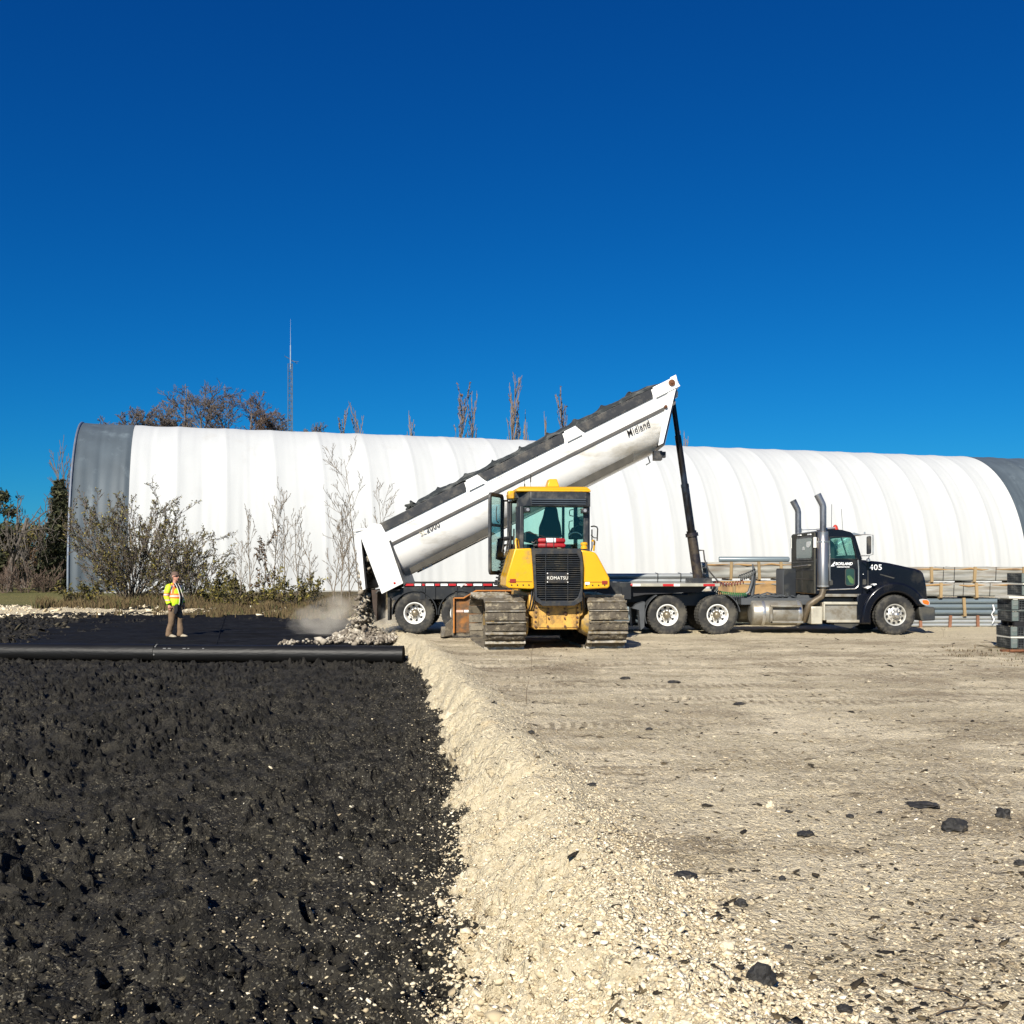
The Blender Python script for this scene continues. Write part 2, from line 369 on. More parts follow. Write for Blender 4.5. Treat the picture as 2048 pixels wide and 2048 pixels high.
# ------------------------------------------------------------ ground sheet (one grid, split where the surface changes)
def build_ground():
    ys = [-40, -25, -12, -6, -3, -1, 0, 1, 2, 2.6, 3.0, 3.3]
    s = 1.95*1024/3.55
    while s > 44: ys.append(1.95*1024/s); s -= 0.62
    y = ys[-1]
    while y < 70: y *= 1.006; ys.append(y)
    while y < 5000: y *= 1.09; ys.append(y)
    ys = np.array(ys)
    u = np.concatenate([-0.57-np.geomspace(0.01, 7, 30)[::-1], np.linspace(-.57, .57, 1180), .57+np.geomspace(0.01, 7, 30)])
    X = u[None, :]*np.maximum(ys, 3.3)[:, None]; Y = np.repeat(ys[:, None], len(u), 1)
    Z, T, GR, PIT = terrain(X, Y)
    Z = np.where(Y > 90, 0.22, Z)
    nr, nc = X.shape
    V = np.stack([X, Y, Z], -1).reshape(-1, 3)
    fx = foot_x(Y); wd = bank_w(Y)
    ch = PIT*(0.10+0.62*np.exp(-np.clip(fx-X, 0, 9)/1.7)+0.62*sstep(.05, .5, fbm(X*.6, Y*1.0, 3, 81)))*(1-.7*sstep(10, 23, Y))
    ch = ch+PIT*0.35*np.exp(-np.clip(fx-X, 0, 9)/0.6)
    fresh = np.exp(-(np.clip(np.abs(X-fx-wd*0.55)-wd*0.65, 0, 9)/(0.10+.12*np.clip(fbm(X*2, Y*2, 3, 82)+.5, 0, 1.2)))**2)*(1-.35*sstep(24, 30, Y))
    fresh = np.maximum(fresh, 0.4*sstep(.15, .6, fbm(X*.25, Y*.6, 3, 83))*T)
    fresh = np.maximum(fresh, T*sstep(24, 27, Y)*.85)
    left_far = (1-T)*sstep(36.5, 38, Y)
    rub = left_far*(sstep(-.1, .25, fbm(X*.30, Y*.45, 4, 85)+.12+.25*sstep(-14, -17, X))*(1-sstep(42.5, 44.5, Y+1.2*fbm(X*.4, Y*.4, 2, 88)))) * np.where(X < -12.5, 1.0, .35*(X < -9))
    GR = np.where(left_far > .5, np.clip(rub, 0, 1), GR); fresh = np.maximum(fresh, rub*1.0)
    gs = sstep(43.5, 46, Y+1.5*fbm(X*.3, Y*.3, 2, 87))*sstep(-15.5, -18.5, X+1.0*fbm(X*.2, Y*.3, 2, 89))*(Y > 40)
    gs = np.maximum(gs, (Y > 62)*sstep(-30, -33, X)); gs = np.maximum(gs, sstep(110, 140, Y))
    wd_ = (1-gs)*np.maximum(sstep(41, 44, Y)*sstep(4, -2, X+ .12*(Y-40)), sstep(36.5, 39, Y)*(X > -14)*(X < -6.0)*.9)*(Y < 70)
    wd_ = wd_*(1-sstep(.5, 1, rub)*(Y < 43))
    wd_ = np.maximum(wd_, .62*sstep(9.0, 11, X)*sstep(17.5, 19.5, Y)*(1-sstep(22.8, 23.6, Y)))
    tk = 0                                            # tyre and crawler tracks crossing the yard
    for (yc, sl, cv, gap) in ((6.3, .10, .02, 1.0), (8.6, -.16, .015, 1.2), (11.0, .22, -.01, 2.1), (13.2, -.05, .008, 1.9), (16.0, .12, -.004, 2.1), (18.6, -.08, .003, 1.9)):
        for g_ in (0, gap):
            dyy = Y-(yc+g_+sl*X+cv*X*X+.15*fbm(X*.3, X*0+yc, 2, 98)); tk = np.maximum(tk, np.exp(-(dyy/.20)**4)*sstep(-.25, .3, fbm(X*.35+yc, Y*.5, 2, 99)+.1))
    tk = tk*T
    attrs = dict(tk=tk.ravel(), gr=GR.ravel(), ch=np.clip(ch, 0, 1).ravel(), fr=np.clip(fresh, 0, 1).ravel(), gs=gs.ravel(), wd=np.clip(wd_, 0, 1).ravel())
    idx = np.arange(nr*nc).reshape(nr, nc)
    q = np.stack([idx[:-1, :-1], idx[:-1, 1:], idx[1:, 1:], idx[1:, :-1]], -1).reshape(-1, 4)
    def fm(a): return ((a[:-1, :-1]+a[1:, 1:])*.5).ravel()
    ym = fm(Y); tm = fm(GR); gm = fm(gs); lf = fm(left_far)
    region = np.where(gm > .5, 3, np.where((lf > .3) | (ym > 47), 2, np.where(tm > .5, 1, 0)))
    for k, nm in ((0, 'pit_ground'), (1, 'gravel_yard_ground'), (2, 'weedy_bank_ground'), (3, 'grass_field')):
        f = q[region == k]
        used = np.unique(f); remap = np.zeros(nr*nc, np.int64); remap[used] = np.arange(len(used))
        me = np_mesh(nm, V[used], remap[f], [GM], True, {a: v[used] for a, v in attrs.items()})
        tag(mobj(nm, me), kind='structure')
build_ground()

# ------------------------------------------------------------ scattered stone meshes (nobody could count them)
ICO_V = None
def ico():
    ph = (1+5**.5)/2
    v = np.array([(-1, ph, 0), (1, ph, 0), (-1, -ph, 0), (1, -ph, 0), (0, -1, ph), (0, 1, ph), (0, -1, -ph), (0, 1, -ph), (ph, 0, -1), (ph, 0, 1), (-ph, 0, -1), (-ph, 0, 1)])/1.9
    f = np.array([(0, 11, 5), (0, 5, 1), (0, 1, 7), (0, 7, 10), (0, 10, 11), (1, 5, 9), (5, 11, 4), (11, 10, 2), (10, 7, 6), (7, 1, 8), (3, 9, 4), (3, 4, 2), (3, 2, 6), (3, 6, 8), (3, 8, 9), (4, 9, 5), (2, 4, 11), (6, 2, 10), (8, 6, 7), (9, 8, 1)])
    return v, f
def stones(name, pos, r, m, label=None, cat=None, flat=0.7, kind='stuff', stretch=1.0):
    v0, f0 = ico(); N = len(pos)
    rad = RNG.uniform(.5, 1.4, (N, 12, 1)); v = v0[None]*rad*r[:, None, None]
    v[:, :, 0] *= RNG.uniform(.8, 1.5, (N, 1))*stretch; v[:, :, 2] *= flat*RNG.uniform(.7, 1.2, (N, 1))
    a = RNG.uniform(0, 2*pi, N); c, s_ = np.cos(a)[:, None], np.sin(a)[:, None]
    tl = RNG.normal(0, .35, (N, 1))
    x = v[:, :, 0]*c-v[:, :, 1]*s_; y = v[:, :, 0]*s_+v[:, :, 1]*c; z = v[:, :, 2]+x*tl
    V = np.stack([x, y, z], -1)+pos[:, None, :]
    Fq = f0[None]+(np.arange(N)*12)[:, None, None]
    val = np.repeat(RNG.uniform(0, 1, N), 12)
    me = np_mesh(name, V.reshape(-1, 3), Fq.reshape(-1, 3), [m], False, {'v': val})
    return tag(mobj(name, me), label, cat, kind=kind)
M_gravel = attr_mat('limestone_chips', [(0, (0.34, .27, .17)), (.25, (.50, .415, .27)), (.6, (.62, .53, .37)), (.9, (.72, .64, .47)), (1, (.78, .73, .60))], .9)
M_gravel2 = attr_mat('yard_chips', [(0, (0.20, .155, .10)), (.3, (.38, .31, .205)), (.75, (.55, .47, .325)), (.95, (.66, .58, .43)), (1, (.76, .70, .57))], .9)
M_rock = attr_mat('quarry_rock', [(0, (0.12, .10, .08)), (.4, (.24, .205, .16)), (.8, (.36, .32, .255)), (1, (.52, .48, .40))], .9)
M_clod = attr_mat('dark_clods', [(0, (0.005, .0045, .004)), (.6, (.018, .0155, .012)), (.9, (.04, .034, .022)), (1, (.10, .085, .055))], .85)
M_gapshade = attr_mat('black_gap_shade', [(0, (.0015, .0015, .0016)), (1, (.006, .0055, .005))], .9)  # near black, painted as the shade in gaps of the pit floor
M_litter = attr_mat('dark_litter', [(0, (0.012, .011, .010)), (.7, (.05, .038, .022)), (1, (.12, .09, .05))], .9)
def persp_y(N, y0, y1, p=1.0): # more where the eye is near
    u = RNG.uniform(0, 1, N); return 1/((1/y0)*(1-u)+(1/y1)*u)
def scatter_all():
    # gravel on the bank
    N = 48000; y = persp_y(N, 3.2, 27); fx = foot_x(y); wd = bank_w(y)
    k = RNG.beta(1.5, 1.7, N); x = fx-0.05+k*(wd*1.6+0.25)
    r = np.clip(RNG.lognormal(math.log(.0058), .5, N), .003, .026)*np.clip(1.25-y*.075, .5, 1.1)
    toe = (k < .2) & (RNG.uniform(0, 1, N) < .2); r = np.where(toe, r*1.9, r)
    z = terrain(x, y)[0]; stones('gravel_chips', np.stack([x, y, z+r*.15], -1), r, M_gravel, 'pale crushed limestone heaped along the edge of the dug pit', 'gravel')
    # loose gravel on the yard
    N = 27000; y = persp_y(N, 3.2, 20); fx = foot_x(y)+bank_w(y); x = fx+RNG.uniform(0, 1, N)**1.2*np.maximum(0.56*y-fx, .1)
    keep = RNG.uniform(0, 1, N) < np.clip(1.3-(y-4)/16, .15, 1); x, y = x[keep], y[keep]; N = len(x)
    r = np.clip(RNG.lognormal(math.log(.0042), .55, N), .002, .02); z = terrain(x, y)[0]
    stones('loose_gravel', np.stack([x, y, z], -1), r, M_gravel2, 'small loose stones strewn over the compacted yard', 'gravel', .55)
    # clods in the pit
    N = 12000; y = persp_y(N, 3.6, 22.3); x = -0.57*y+RNG.uniform(0, 1, N)*(foot_x(y)+.15+0.57*y)
    r = np.clip(RNG.lognormal(math.log(.0075), .5, N), .003, .02); z = terrain(x, y)[0]
    stones('soil_clods', np.stack([x, y, z+r*.1], -1), r, M_clod, 'black clods of soil and asphalt millings covering the pit floor', 'soil', .7)
    N = 26000; y = persp_y(N, 3.6, 21); q = RNG.uniform(0, 1, N)**1.6; f = foot_x(y); x = f+.1-q*(f+.57*y); keep = RNG.uniform(0, 1, N) < np.clip(.8*np.exp(-(f-x)/.45)+.004+.2*sstep(.2, .7, fbm(x*.9, y*1.3, 3, 96)), 0, 1); x, y = x[keep], y[keep]; N = len(x)
    r = np.clip(RNG.lognormal(math.log(.0042), .55, N), .002, .018); z = terrain(x, y)[0]
    stones('pale_pit_chips', np.stack([x, y, z+r*.6], -1), r, M_gravel, 'pale stone chips spilled over the black pit floor', 'gravel', .6)
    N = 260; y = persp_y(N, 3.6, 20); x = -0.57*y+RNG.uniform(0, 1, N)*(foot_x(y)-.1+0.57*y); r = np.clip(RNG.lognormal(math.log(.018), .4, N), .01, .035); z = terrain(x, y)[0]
    stones('gap_shade_blobs', np.stack([x, y, z+r*.1], -1), r, M_gapshade, 'flat jet black blobs painted as shaded gaps over the pit floor', 'soil', .35)  # flat black stones stand in for shadowed gaps between the lumps
    # dark bits over the yard
    N = 4200; y = persp_y(N, 3.7, 27); fx = foot_x(y)+bank_w(y)*.6; x = fx+RNG.uniform(0, 1, N)*(.56*y-fx)
    r = np.clip(RNG.lognormal(math.log(.008), .55, N), .003, .035)*np.clip(y/10, .8, 1.6); z = terrain(x, y)[0]
    stones('dark_litter', np.stack([x, y, z+.001], -1), r, M_litter, 'dark crumbs of bark and asphalt littering the pale yard', 'debris', .3, stretch=1.5)
    # rocks of the rubble bank
    N = 1500; y = RNG.uniform(37, 44, N); x = -24+RNG.uniform(0, 1, N)**1.5*15; r = np.clip(RNG.lognormal(math.log(.035), .6, N), .012, .15); z = terrain(x, y)[0]
    stones('rubble_stones', np.stack([x, y, z], -1), r, M_gravel, 'broken pale stones along the bank behind the black fabric', 'rubble', .7)
    N = 3000; y = RNG.uniform(23.8, 38, N); x = RNG.uniform(-24, -12.5, N)-.23*(y-27); r = np.clip(RNG.lognormal(math.log(.05), .5, N), .02, .16); z = terrain(x, y)[0]
    stones('far_soil_clods', np.stack([x, y, z], -1), r, M_clod, 'dark clods of soil left of the black fabric', 'soil', .6)
scatter_all()

# individual lumps lying on the yard
M_lump = mat('asphalt_lump', (.018, .017, .016), .75, bump=.8, bscale=25, var=.5, dirt=(.12, .1, .07), damt=.15, dscale=14)
def lump(name, px, py, wpx, hpx, label, cat, seed, m=M_lump, flatk=1.0):
    Y = 1.7*F/(py-HY); s = Y/F; x = (px-HX)*s; sx, sz = wpx*s/2, hpx*s/2
    rnd = random.Random(seed); import bmesh
    bm = bmesh.new(); bmesh.ops.create_icosphere(bm, subdivisions=3, radius=1)
    off = Vector((seed*3.1, seed*1.7, 0))
    for v in bm.verts:
        n_ = mnoise.noise(v.co*1.3+off)*.45+mnoise.noise(v.co*3.1+off)*.28+mnoise.noise(v.co*7+off)*.14
        v.co *= 1+n_; v.co = Vector((v.co.x*sx, v.co.y*sx*.7*flatk, v.co.z*sz+sz*.55))
    me = bpy.data.meshes.new(name); bm.to_mesh(me); bm.free(); me.materials.append(m)
    o = mobj(name, me, loc=(x, Y, tz(x, Y)-.003)); tag(o, label, cat, 'dark lumps lying on the yard'); return o
LUMPS = [
 (1523, 1988, 58, 52, 'shaggy black asphalt lump, the largest, on fresh gravel at the very bottom'),
 (1910, 1663, 50, 26, 'smooth black block lying alone on the right side of the yard'),
 (1368, 1759, 56, 13, 'long flat black slab lying at the edge of the pale gravel'),
 (1611, 1674, 36, 12, 'thin flat black piece with a notch, mid yard'),
 (1848, 1616, 60, 10, 'ragged dark strip of mulch above the smooth black block'),
 (2005, 1633, 34, 22, 'black curled scrap near the right edge of the yard'),
 (1700, 1635, 22, 11, 'small dark diamond shaped chip in the grey stained patch'),
 (1578, 1623, 24, 8, 'short thin dark bar beside a round stone mid yard'),
 (1482, 1818, 34, 24, 'grey brown crumbled clod on the border of fresh gravel'),
 (1565, 1765, 18, 14, 'little round black lump right of the long flat slab'),
 (1690, 2035, 44, 24, 'black lump cut by the bottom edge of the picture'),
 (1348, 1367, 36, 7, 'thin dark slab on the yard in front of the dozer tracks'),
 (1250, 1356, 28, 9, 'brown black clod in front of the right dozer track'),
 (1480, 1412, 34, 8, 'dark scrap lying in front of the drive wheels'),
 (1062, 1474, 18, 9, 'small black clod on the crest of the gravel bank'),
 (2040, 1735, 30, 18, 'black lump cut by the right edge of the picture'),
 (1298, 1462, 18, 9, 'rounded black pellet halfway between bank and right edge'),
 (1184, 1573, 26, 12, 'dark soil clod on the shoulder of the gravel bank'),
 (1577, 1893, 24, 10, 'small black flake above the largest shaggy lump'),
]
for k, (a, b_, c_, d_, l_) in enumerate(LUMPS): lump('asphalt_lump', a, b_, c_*(.95 if k < 6 else .72), d_*(1.15 if k < 6 else .85), l_, 'asphalt lump', k+1)
M_pale = mat('pale_rock', (.58, .5, .36), .9, bump=.6, bscale=18, var=.15)
for k, (a, b_, c_, d_, l_) in enumerate([(1541, 1616, 16, 16, 'round pale rock beside the thin dark bar'), (900, 1440, 24, 20, 'pale rock at the foot of the gravel bank, far cluster'),
    (1531, 1940, 34, 24, 'cream rock just above the largest shaggy lump'), (1457, 1905, 30, 22, 'white flat rock on the fresh gravel near the bottom'), (925, 1755, 20, 22, 'white pointed rock at the foot of the bank beside black soil'), (898, 1850, 26, 22, 'large white rock sitting on black soil near the bottom')]):
    o = lump('pale_rock', a, b_, c_, d_, l_, 'rock', k+41, M_pale); o['group'] = 'single pale rocks'
    if a < 930: # these sit on the pit floor or the bank
        Y = 1.98*F/(b_-HY); x = (a-HX)*Y/F; o.location = (x, Y, tz(x, Y)-.01)
# twigs
M_twig = mat('dry_twig', (.10, .07, .04), .9)
for k, (a, b_, a2, b2, l_) in enumerate([(1830, 1980, 2000, 2035, 'long dry twig lying at the lower right'), (1875, 2040, 1965, 2028, 'short straight twig below the long one'), (1945, 1833, 2000, 1845, 'thin dark stick right of the gravel stones')]):
    mb = MB(); pts = []
    for t in range(7):
        q = t/6; px = a+(a2-a)*q; py = b_+(b2-b_)*q; Y = 1.7*F/(py-HY); x = (px-HX)*Y/F+random.uniform(-.006, .006); pts.append((x, Y, tz(x, Y)+.012+random.uniform(0, .008)))
    mb.tube(pts, [.0045*(1-.6*t/6) for t in range(7)], 5); mb.tube([pts[3], Vector(pts[3])+Vector((.05, .06, .01))], .002, 4)
    o = mb.build('twig', M_twig); tag(o, l_, 'twig', 'twigs on the yard')
# ------------------------------------------------------------ hangar
M_white = mat('white_fabric', (.47, .48, .475), .7, var=.012, scale=1.2, spec=.3, dirt=(.44, .44, .425), damt=.06, dscale=.5, stretch=(1, 1, .25))
M_grey = mat('grey_fabric', (.072, .092, .108), .6, var=.15, scale=.6, spec=.4, dirt=(.12, .15, .17), damt=.12, dscale=.8, stretch=(1, 1, .3), bump=.25, bscale=1.2)
HA, HD = Vector((cos(R(16.5)), sin(R(16.5)), 0)), Vector((-sin(R(16.5)), cos(R(16.5)), 0))
HP0 = Vector((-28.2, 65.0, 0.15)); HR, HH = 9.2, 12.05
def hang_pt(t, a, off=0.0):                         # t along the length, a 0..pi around the arch
    r_, h_ = HR+off, HH+off
    e = 0.92
    ca, sa = cos(a), sin(a)
    x = HR-r_*math.copysign(abs(ca)**e, ca); z = h_*abs(sa)**e
    return HP0+HA*t+HD*x+Vector((0, 0, z))
def hangar():
    root = empty('arched_storage_hall', HP0)
    tag(root, 'long white fabric covered arched storage hall with grey end bands behind the truck', 'storage hall')
    bay = 3.25
    def cover(name, t0, t1, m, rip):
        V = []; Fq = []; nt_ = max(6, int((t1-t0)/.125)); na = 64
        for i in range(nt_+1):
            t = t0+(t1-t0)*i/nt_; fr = (t/bay) % 1.0; k = int(t/bay)
            sag = -0.19*sin(pi*fr)**.8-0.03*math.exp(-((fr-.5)/.04)**2)+.05*math.exp(-(min(fr, 1-fr)/.03)**2)
            for j in range(na+1):
                a = pi*j/na
                w_ = rip*(0.05*mnoise.noise(Vector((t*.8, a*5, k)))+0.03*mnoise.noise(Vector((t*3, a*2.5, 4))))*(1 if fr > .04 and fr < .96 else .3)
                # slack creases running up from the base
                w_ += rip*0.06*max(0, cos(a))**3*mnoise.noise(Vector((t*2.6, a*1.2, 9)))
                V.append(hang_pt(t, a, sag*(.3+.7*abs(sin(a)))*(1-.8*sin(a)**6)+w_)-HP0)
        for i in range(nt_):
            for j in range(na):
                b = i*(na+1)+j; Fq.append((b, b+na+1, b+na+2, b+1))
        return mobj(name, np_mesh(name, [tuple(v) for v in V], Fq, [m], True), root)
    cover('grey_end_cover', 0, 3.55, M_grey, .9)
    cover('white_cover', 3.56, 74.7, M_white, .5)
    cover('grey_end_cover', 74.71, 84, M_grey, 1.0)
    mb = MB()                                          # steel arches showing at the seams of both ends and rope hems
    for t in (0, 84):
        mb.tube([hang_pt(t, pi*j/40, .03)-HP0 for j in range(41)], .07, 8)
    mb.split('end_arch', M_galv, root)
    mb = MB()
    for x0 in (0, 2*HR):
        a = HD*x0
        mb.add([HA*t+a+HD*d+Vector((0, 0, z)) for t in (-.05, 84.1) for d in (-.16, .16) for z in (-.4, .16)], [(0, 2, 3, 1), (4, 5, 7, 6), (0, 1, 5, 4), (2, 6, 7, 3), (0, 4, 6, 2), (1, 3, 7, 5)])
    mb.split('base_wall', M_conc, root)
    for t in (.3, 83.2):                             # closing end walls
        mb = MB(); pts = [hang_pt(t, pi*j/40, -.3)-HP0 for j in range(41)]
        mb.add(pts, [tuple(range(41))]); mb.add([p+HA*.1 for p in pts], [tuple(range(40, -1, -1))])
        mb.build('end_wall', M_white, root)
M_galv = mat('galvanised', (.45, .47, .48), .38, .75, var=.15)
M_conc = mat('concrete', (.33, .32, .29), .9, bump=.3)
hangar()

# ------------------------------------------------------------ woody plants
def segs_mesh(name, segs, m, sides=4, vals=None):
    S = np.array(segs, float); p0 = S[:, 0:3]; p1 = S[:, 3:6]; r0 = S[:, 6]; r1 = S[:, 7]
    d = p1-p0; L = np.linalg.norm(d, axis=1, keepdims=True)+1e-9; d = d/L
    up = np.where(np.abs(d[:, 2:3]) < .9, np.array([[0, 0, 1.]]), np.array([[1., 0, 0]]))
    a = np.cross(d, up); a /= np.linalg.norm(a, axis=1, keepdims=True); c = np.cross(a, d)
    ang = 2*pi*np.arange(sides)/sides; ring = a[:, None]*np.cos(ang)[None, :, None]+c[:, None]*np.sin(ang)[None, :, None]
    V = np.concatenate([p0[:, None]+ring*r0[:, None, None], p1[:, None]+ring*r1[:, None, None]], 1).reshape(-1, 3)
    k = np.arange(sides); k2 = (k+1) % sides
    f = np.stack([k, k2, k2+sides, k+sides], -1)
    Fq = (f[None]+(np.arange(len(S))*2*sides)[:, None, None]).reshape(-1, 4)
    return np_mesh(name, V, Fq, [m], sides > 4)
def cards_mesh(name, pos, size, m, elong=1.6, updir=None):
    N = len(pos); pos = np.asarray(pos, float)
    a = RNG.normal(0, 1, (N, 3)); a /= np.linalg.norm(a, axis=1, keepdims=True)
    b = np.cross(a, RNG.normal(0, 1, (N, 3))); b /= np.linalg.norm(b, axis=1, keepdims=True)
    s = (size*RNG.uniform(.5, 1.4, N))[:, None]
    V = np.stack([pos-a*s*elong, pos+b*s*.6, pos+a*s*elong, pos-b*s*.6], 1).reshape(-1, 3)
    Fq = np.arange(N*4).reshape(N, 4)
    return np_mesh(name, V, Fq, [m], False, {'v': np.repeat(RNG.uniform(0, 1, N), 4)})
def grow(rnd, p, d, L, r, lvl, maxl, kw, trunk, twigs, leaves):
    n = 5 if lvl == 0 else 4
    seg = L/n; dd = d.copy(); pts = [p.copy()]; rr = [r]
    for i in range(n):
        dd = (dd+Vector((rnd.gauss(0, 1), rnd.gauss(0, 1), rnd.gauss(0, 1)))*kw['wig']+Vector((0, 0, kw['up']*(.5 if lvl == 0 else 1)))).normalized()
        p = p+dd*seg; pts.append(p.copy()); rr.append(r*(1-(1-kw['taper'])*(i+1)/n))
    out = trunk if lvl <= kw.get('tl', 0) else twigs
    for i in range(n): out.append((*pts[i], *pts[i+1], max(rr[i], kw['rmin']), max(rr[i+1], kw['rmin'])))
    if lvl >= maxl:
        if leaves is not None:
            for i in range(1, n+1):
                if rnd.random() < kw.get('leafp', 0): leaves.append(tuple(pts[i]+Vector((rnd.gauss(0, .04), rnd.gauss(0, .04), rnd.gauss(0, .04)))))
        return
    nk = kw['kids'][min(lvl, len(kw['kids'])-1)]
    for c in range(nk):
        f = kw['start'] if lvl == 0 else .2
        q = f+(1-f)*(c+rnd.random()*.8)/nk; q = min(q, .999)
        i = int(q*n); fr = q*n-i; pp = pts[i].lerp(pts[i+1], fr); rb = rr[i]*.62
        axis = (pts[i+1]-pts[i]).normalized(); az = rnd.uniform(0, 2*pi)+c*2.4
        u = axis.orthogonal().normalized(); v = axis.cross(u); side = u*cos(az)+v*sin(az)
        an = R(kw['ang'])*rnd.uniform(.7, 1.3); nd = axis*cos(an)+side*sin(an)
        ll = L*kw['ratio']*rnd.uniform(.65, 1.2)*(1-(kw.get('apex', .45) if lvl == 0 else .35)*q)
        grow(rnd, pp, nd, ll, rb, lvl+1, maxl, kw, trunk, twigs, leaves)
KINDS = {
 'round': dict(wig=.09, up=.06, taper=.45, kids=[11, 6, 5, 4], start=.08, ang=38, ratio=.62, rmin=.02, apex=.10),
 'poplar': dict(wig=.04, up=.10, taper=.18, kids=[42, 6, 5], start=.06, ang=22, ratio=.30, rmin=.022, apex=.55),
 'sapling': dict(wig=.06, up=.07, taper=.15, kids=[12, 4, 3], start=.16, ang=36, ratio=.44, rmin=.0085, apex=.5),
 'gnarled': dict(wig=.20, up=.0, taper=.4, kids=[9, 6, 5], start=.2, ang=62, ratio=.60, rmin=.02, apex=.15),
 'shrub': dict(wig=.09, up=.05, taper=.25, kids=[8, 5, 3], start=.12, ang=30, ratio=.45, rmin=.006, apex=.5),
}
def plant(name, loc, Hfull, kind, seed, mt, mc, label, cat, group=None, levels=3, stems=1, splay=0, lean=(0, 0), leafm=None, leafsize=.05, r0=None, width=None, rscale=1.0, **over):
    rnd = random.Random(seed); kw = dict(KINDS[kind]); kw.update(over); dome = over.get('dome', 0); H = dome or Hfull; zo = Hfull-H
    trunk, twigs, leaves = [], [], ([] if leafm else None)
    for s_ in range(stems):
        az = rnd.uniform(0, 2*pi)+s_*2.399; sp = R(splay)*rnd.uniform(.25, 1) if stems > 1 else 0
        d = Vector((cos(az)*sin(sp)+lean[0], sin(az)*sin(sp)+lean[1], cos(sp))).normalized()
        L0 = H*(rnd.uniform(.6, .95) if stems > 1 else .8)
        grow(rnd, Vector((rnd.gauss(0, .12), rnd.gauss(0, .12), -.1)) if stems > 1 else Vector((0, 0, -.1)), d, L0, (r0 or H*.014)*rscale, 0, levels, kw, trunk, twigs, leaves)
    zs = np.percentile([s[5] for s in twigs], 99.0 if kind != 'round' else 97.5); k = H/zs
    kx = k
    if width:
        xs = [s[3] for s in twigs]; kx = width/(np.percentile(xs, 99)-np.percentile(xs, 1))
    def sc(L_): return [(a*kx, b*kx, c*k+zo, d*kx, e*kx, f*k+zo, g, h) for a, b, c, d, e, f, g, h in L_]
    if dome: trunk = [(0, 0, -.1-zo/k, 0, 0, .1, (r0 or .2)*1.4, (r0 or .2))]+trunk
    root = empty(name, loc); tag(root, label, cat, group)
    mobj('trunk', segs_mesh('trunk', sc(trunk), mt, 6), root)
    cr = mobj('crown', segs_mesh('crown', sc(twigs), mc, 3), root)
    if leafm and leaves:
        lv = [(a*kx, b*kx, c*k+zo) for a, b, c in leaves]
        mobj('leaves', cards_mesh('leaves', lv, leafsize, leafm), cr)
    return root
M_bark = mat('bark', (.12, .10, .085), .95, var=.3); M_twigs = mat('bare_twigs', (.13, .105, .088), .95, var=.25, scale=.7)
M_redtw = mat('reddish_twigs', (.135, .095, .072), .95, var=.3, scale=.7); M_popl = mat('poplar_twigs', (.22, .165, .12), .95, var=.3, scale=.5)
M_pale_bark = mat('pale_bark', (.17, .135, .095), .9, var=.3, scale=3)
M_leaf_ol = attr_mat('olive_leaves', [(0, (.03, .034, .010)), (.5, (.10, .088, .024)), (.85, (.17, .13, .038)), (1, (.28, .24, .05))], .7)
M_leaf_br = attr_mat('brown_leaves', [(0, (.03, .022, .014)), (.6, (.09, .055, .03)), (1, (.15, .09, .04))], .8)
def far(px, Y): return (px-HX)/F*Y
def zt(py, Y): return CAMZ-(py-HY)/F*Y
# round bare trees behind the hall
TR = [(236, 842, 30, 104, 'lowest small bare tree at the far left end of the roof line'), (345, 800, 60, 106, 'bare tree half hidden behind the tallest round tree'), (460, 800, 60, 107, 'bare tree filling the gap between the two largest round trees'), (575, 842, 40, 108, 'low bare tree right behind the lattice mast'), (252, 822, 40, 101, 'leftmost small bare tree peeking over the grey end of the hall'),
      (290, 812, 44, 103, 'bare round tree second from the left over the hall roof'),
      (330, 816, 38, 102, 'bare slender crowned tree left of the tallest round tree'),
      (424, 776, 92, 100, 'tallest bare round tree showing above the left of the hall roof'),
      (496, 794, 70, 103, 'reddish brown bushy bare tree right of the tallest round one'),
      (550, 806, 56, 104, 'bare spreading tree just left of the lattice mast'),
      (616, 850, 44, 106, 'low bare tree top just right of the lattice mast')]
for k, (px, top, wpx, Y, lb) in enumerate(TR):
    red = k == 8
    plant('bare_tree', (far(px, Y), Y, .2), zt(top, Y)-.2, 'round', 100+k, M_bark, M_redtw if red else M_twigs, lb, 'tree', 'bare round trees behind the hall', levels=4, width=wpx/F*Y*1.42, r0=.14, dome=wpx/F*Y*1.35+1.5)
PO = [(366, 778, 14, 104, 0, 'thin lone poplar spire left of the tallest round tree'), (682, 824, 28, 106, 0, 'short poplar first to the right of the mast'),
      (735, 812, 44, 106, 0, 'broad vase shaped poplar above the middle of the hall roof'), (797, 834, 30, 107, 0, 'short leaning poplar just left of the raised tub rear'),
      (903, 776, 42, 108, 0, 'tall thin spire poplar left of the pair in the middle'), (946, 790, 26, 109, 0, 'narrow spire poplar second of the tall group'),
      (1010, 752, 36, 108, 0, 'tallest poplar spire in the middle of the sky line'), (1030, 800, 36, 109, 0, 'bushy poplar close right of the tallest spire'), (1050, 836, 12, 110, 0, 'wispy thin poplar touching the tarp line'),
      (1089, 838, 8, 110, 0, 'single faint spire poplar against the tarp'), (1142, 786, 38, 111, 0, 'poplar standing behind the upper middle of the tub'), (1381, 866, 34, 116, 0, 'small poplar top right of the lifting cylinder')]
for k, (px, top, wpx, Y, _, lb) in enumerate(PO):
    plant('poplar_tree', (far(px, Y), Y, .2), zt(top, Y)-.2, 'poplar', 200+k*3, M_bark, M_popl, lb, 'tree', 'bare poplars behind the hall', levels=3, width=wpx/F*Y*1.1, r0=.16, leafm=M_leaf_br if k % 3 == 1 else None, leafsize=.09, leafp=.12)

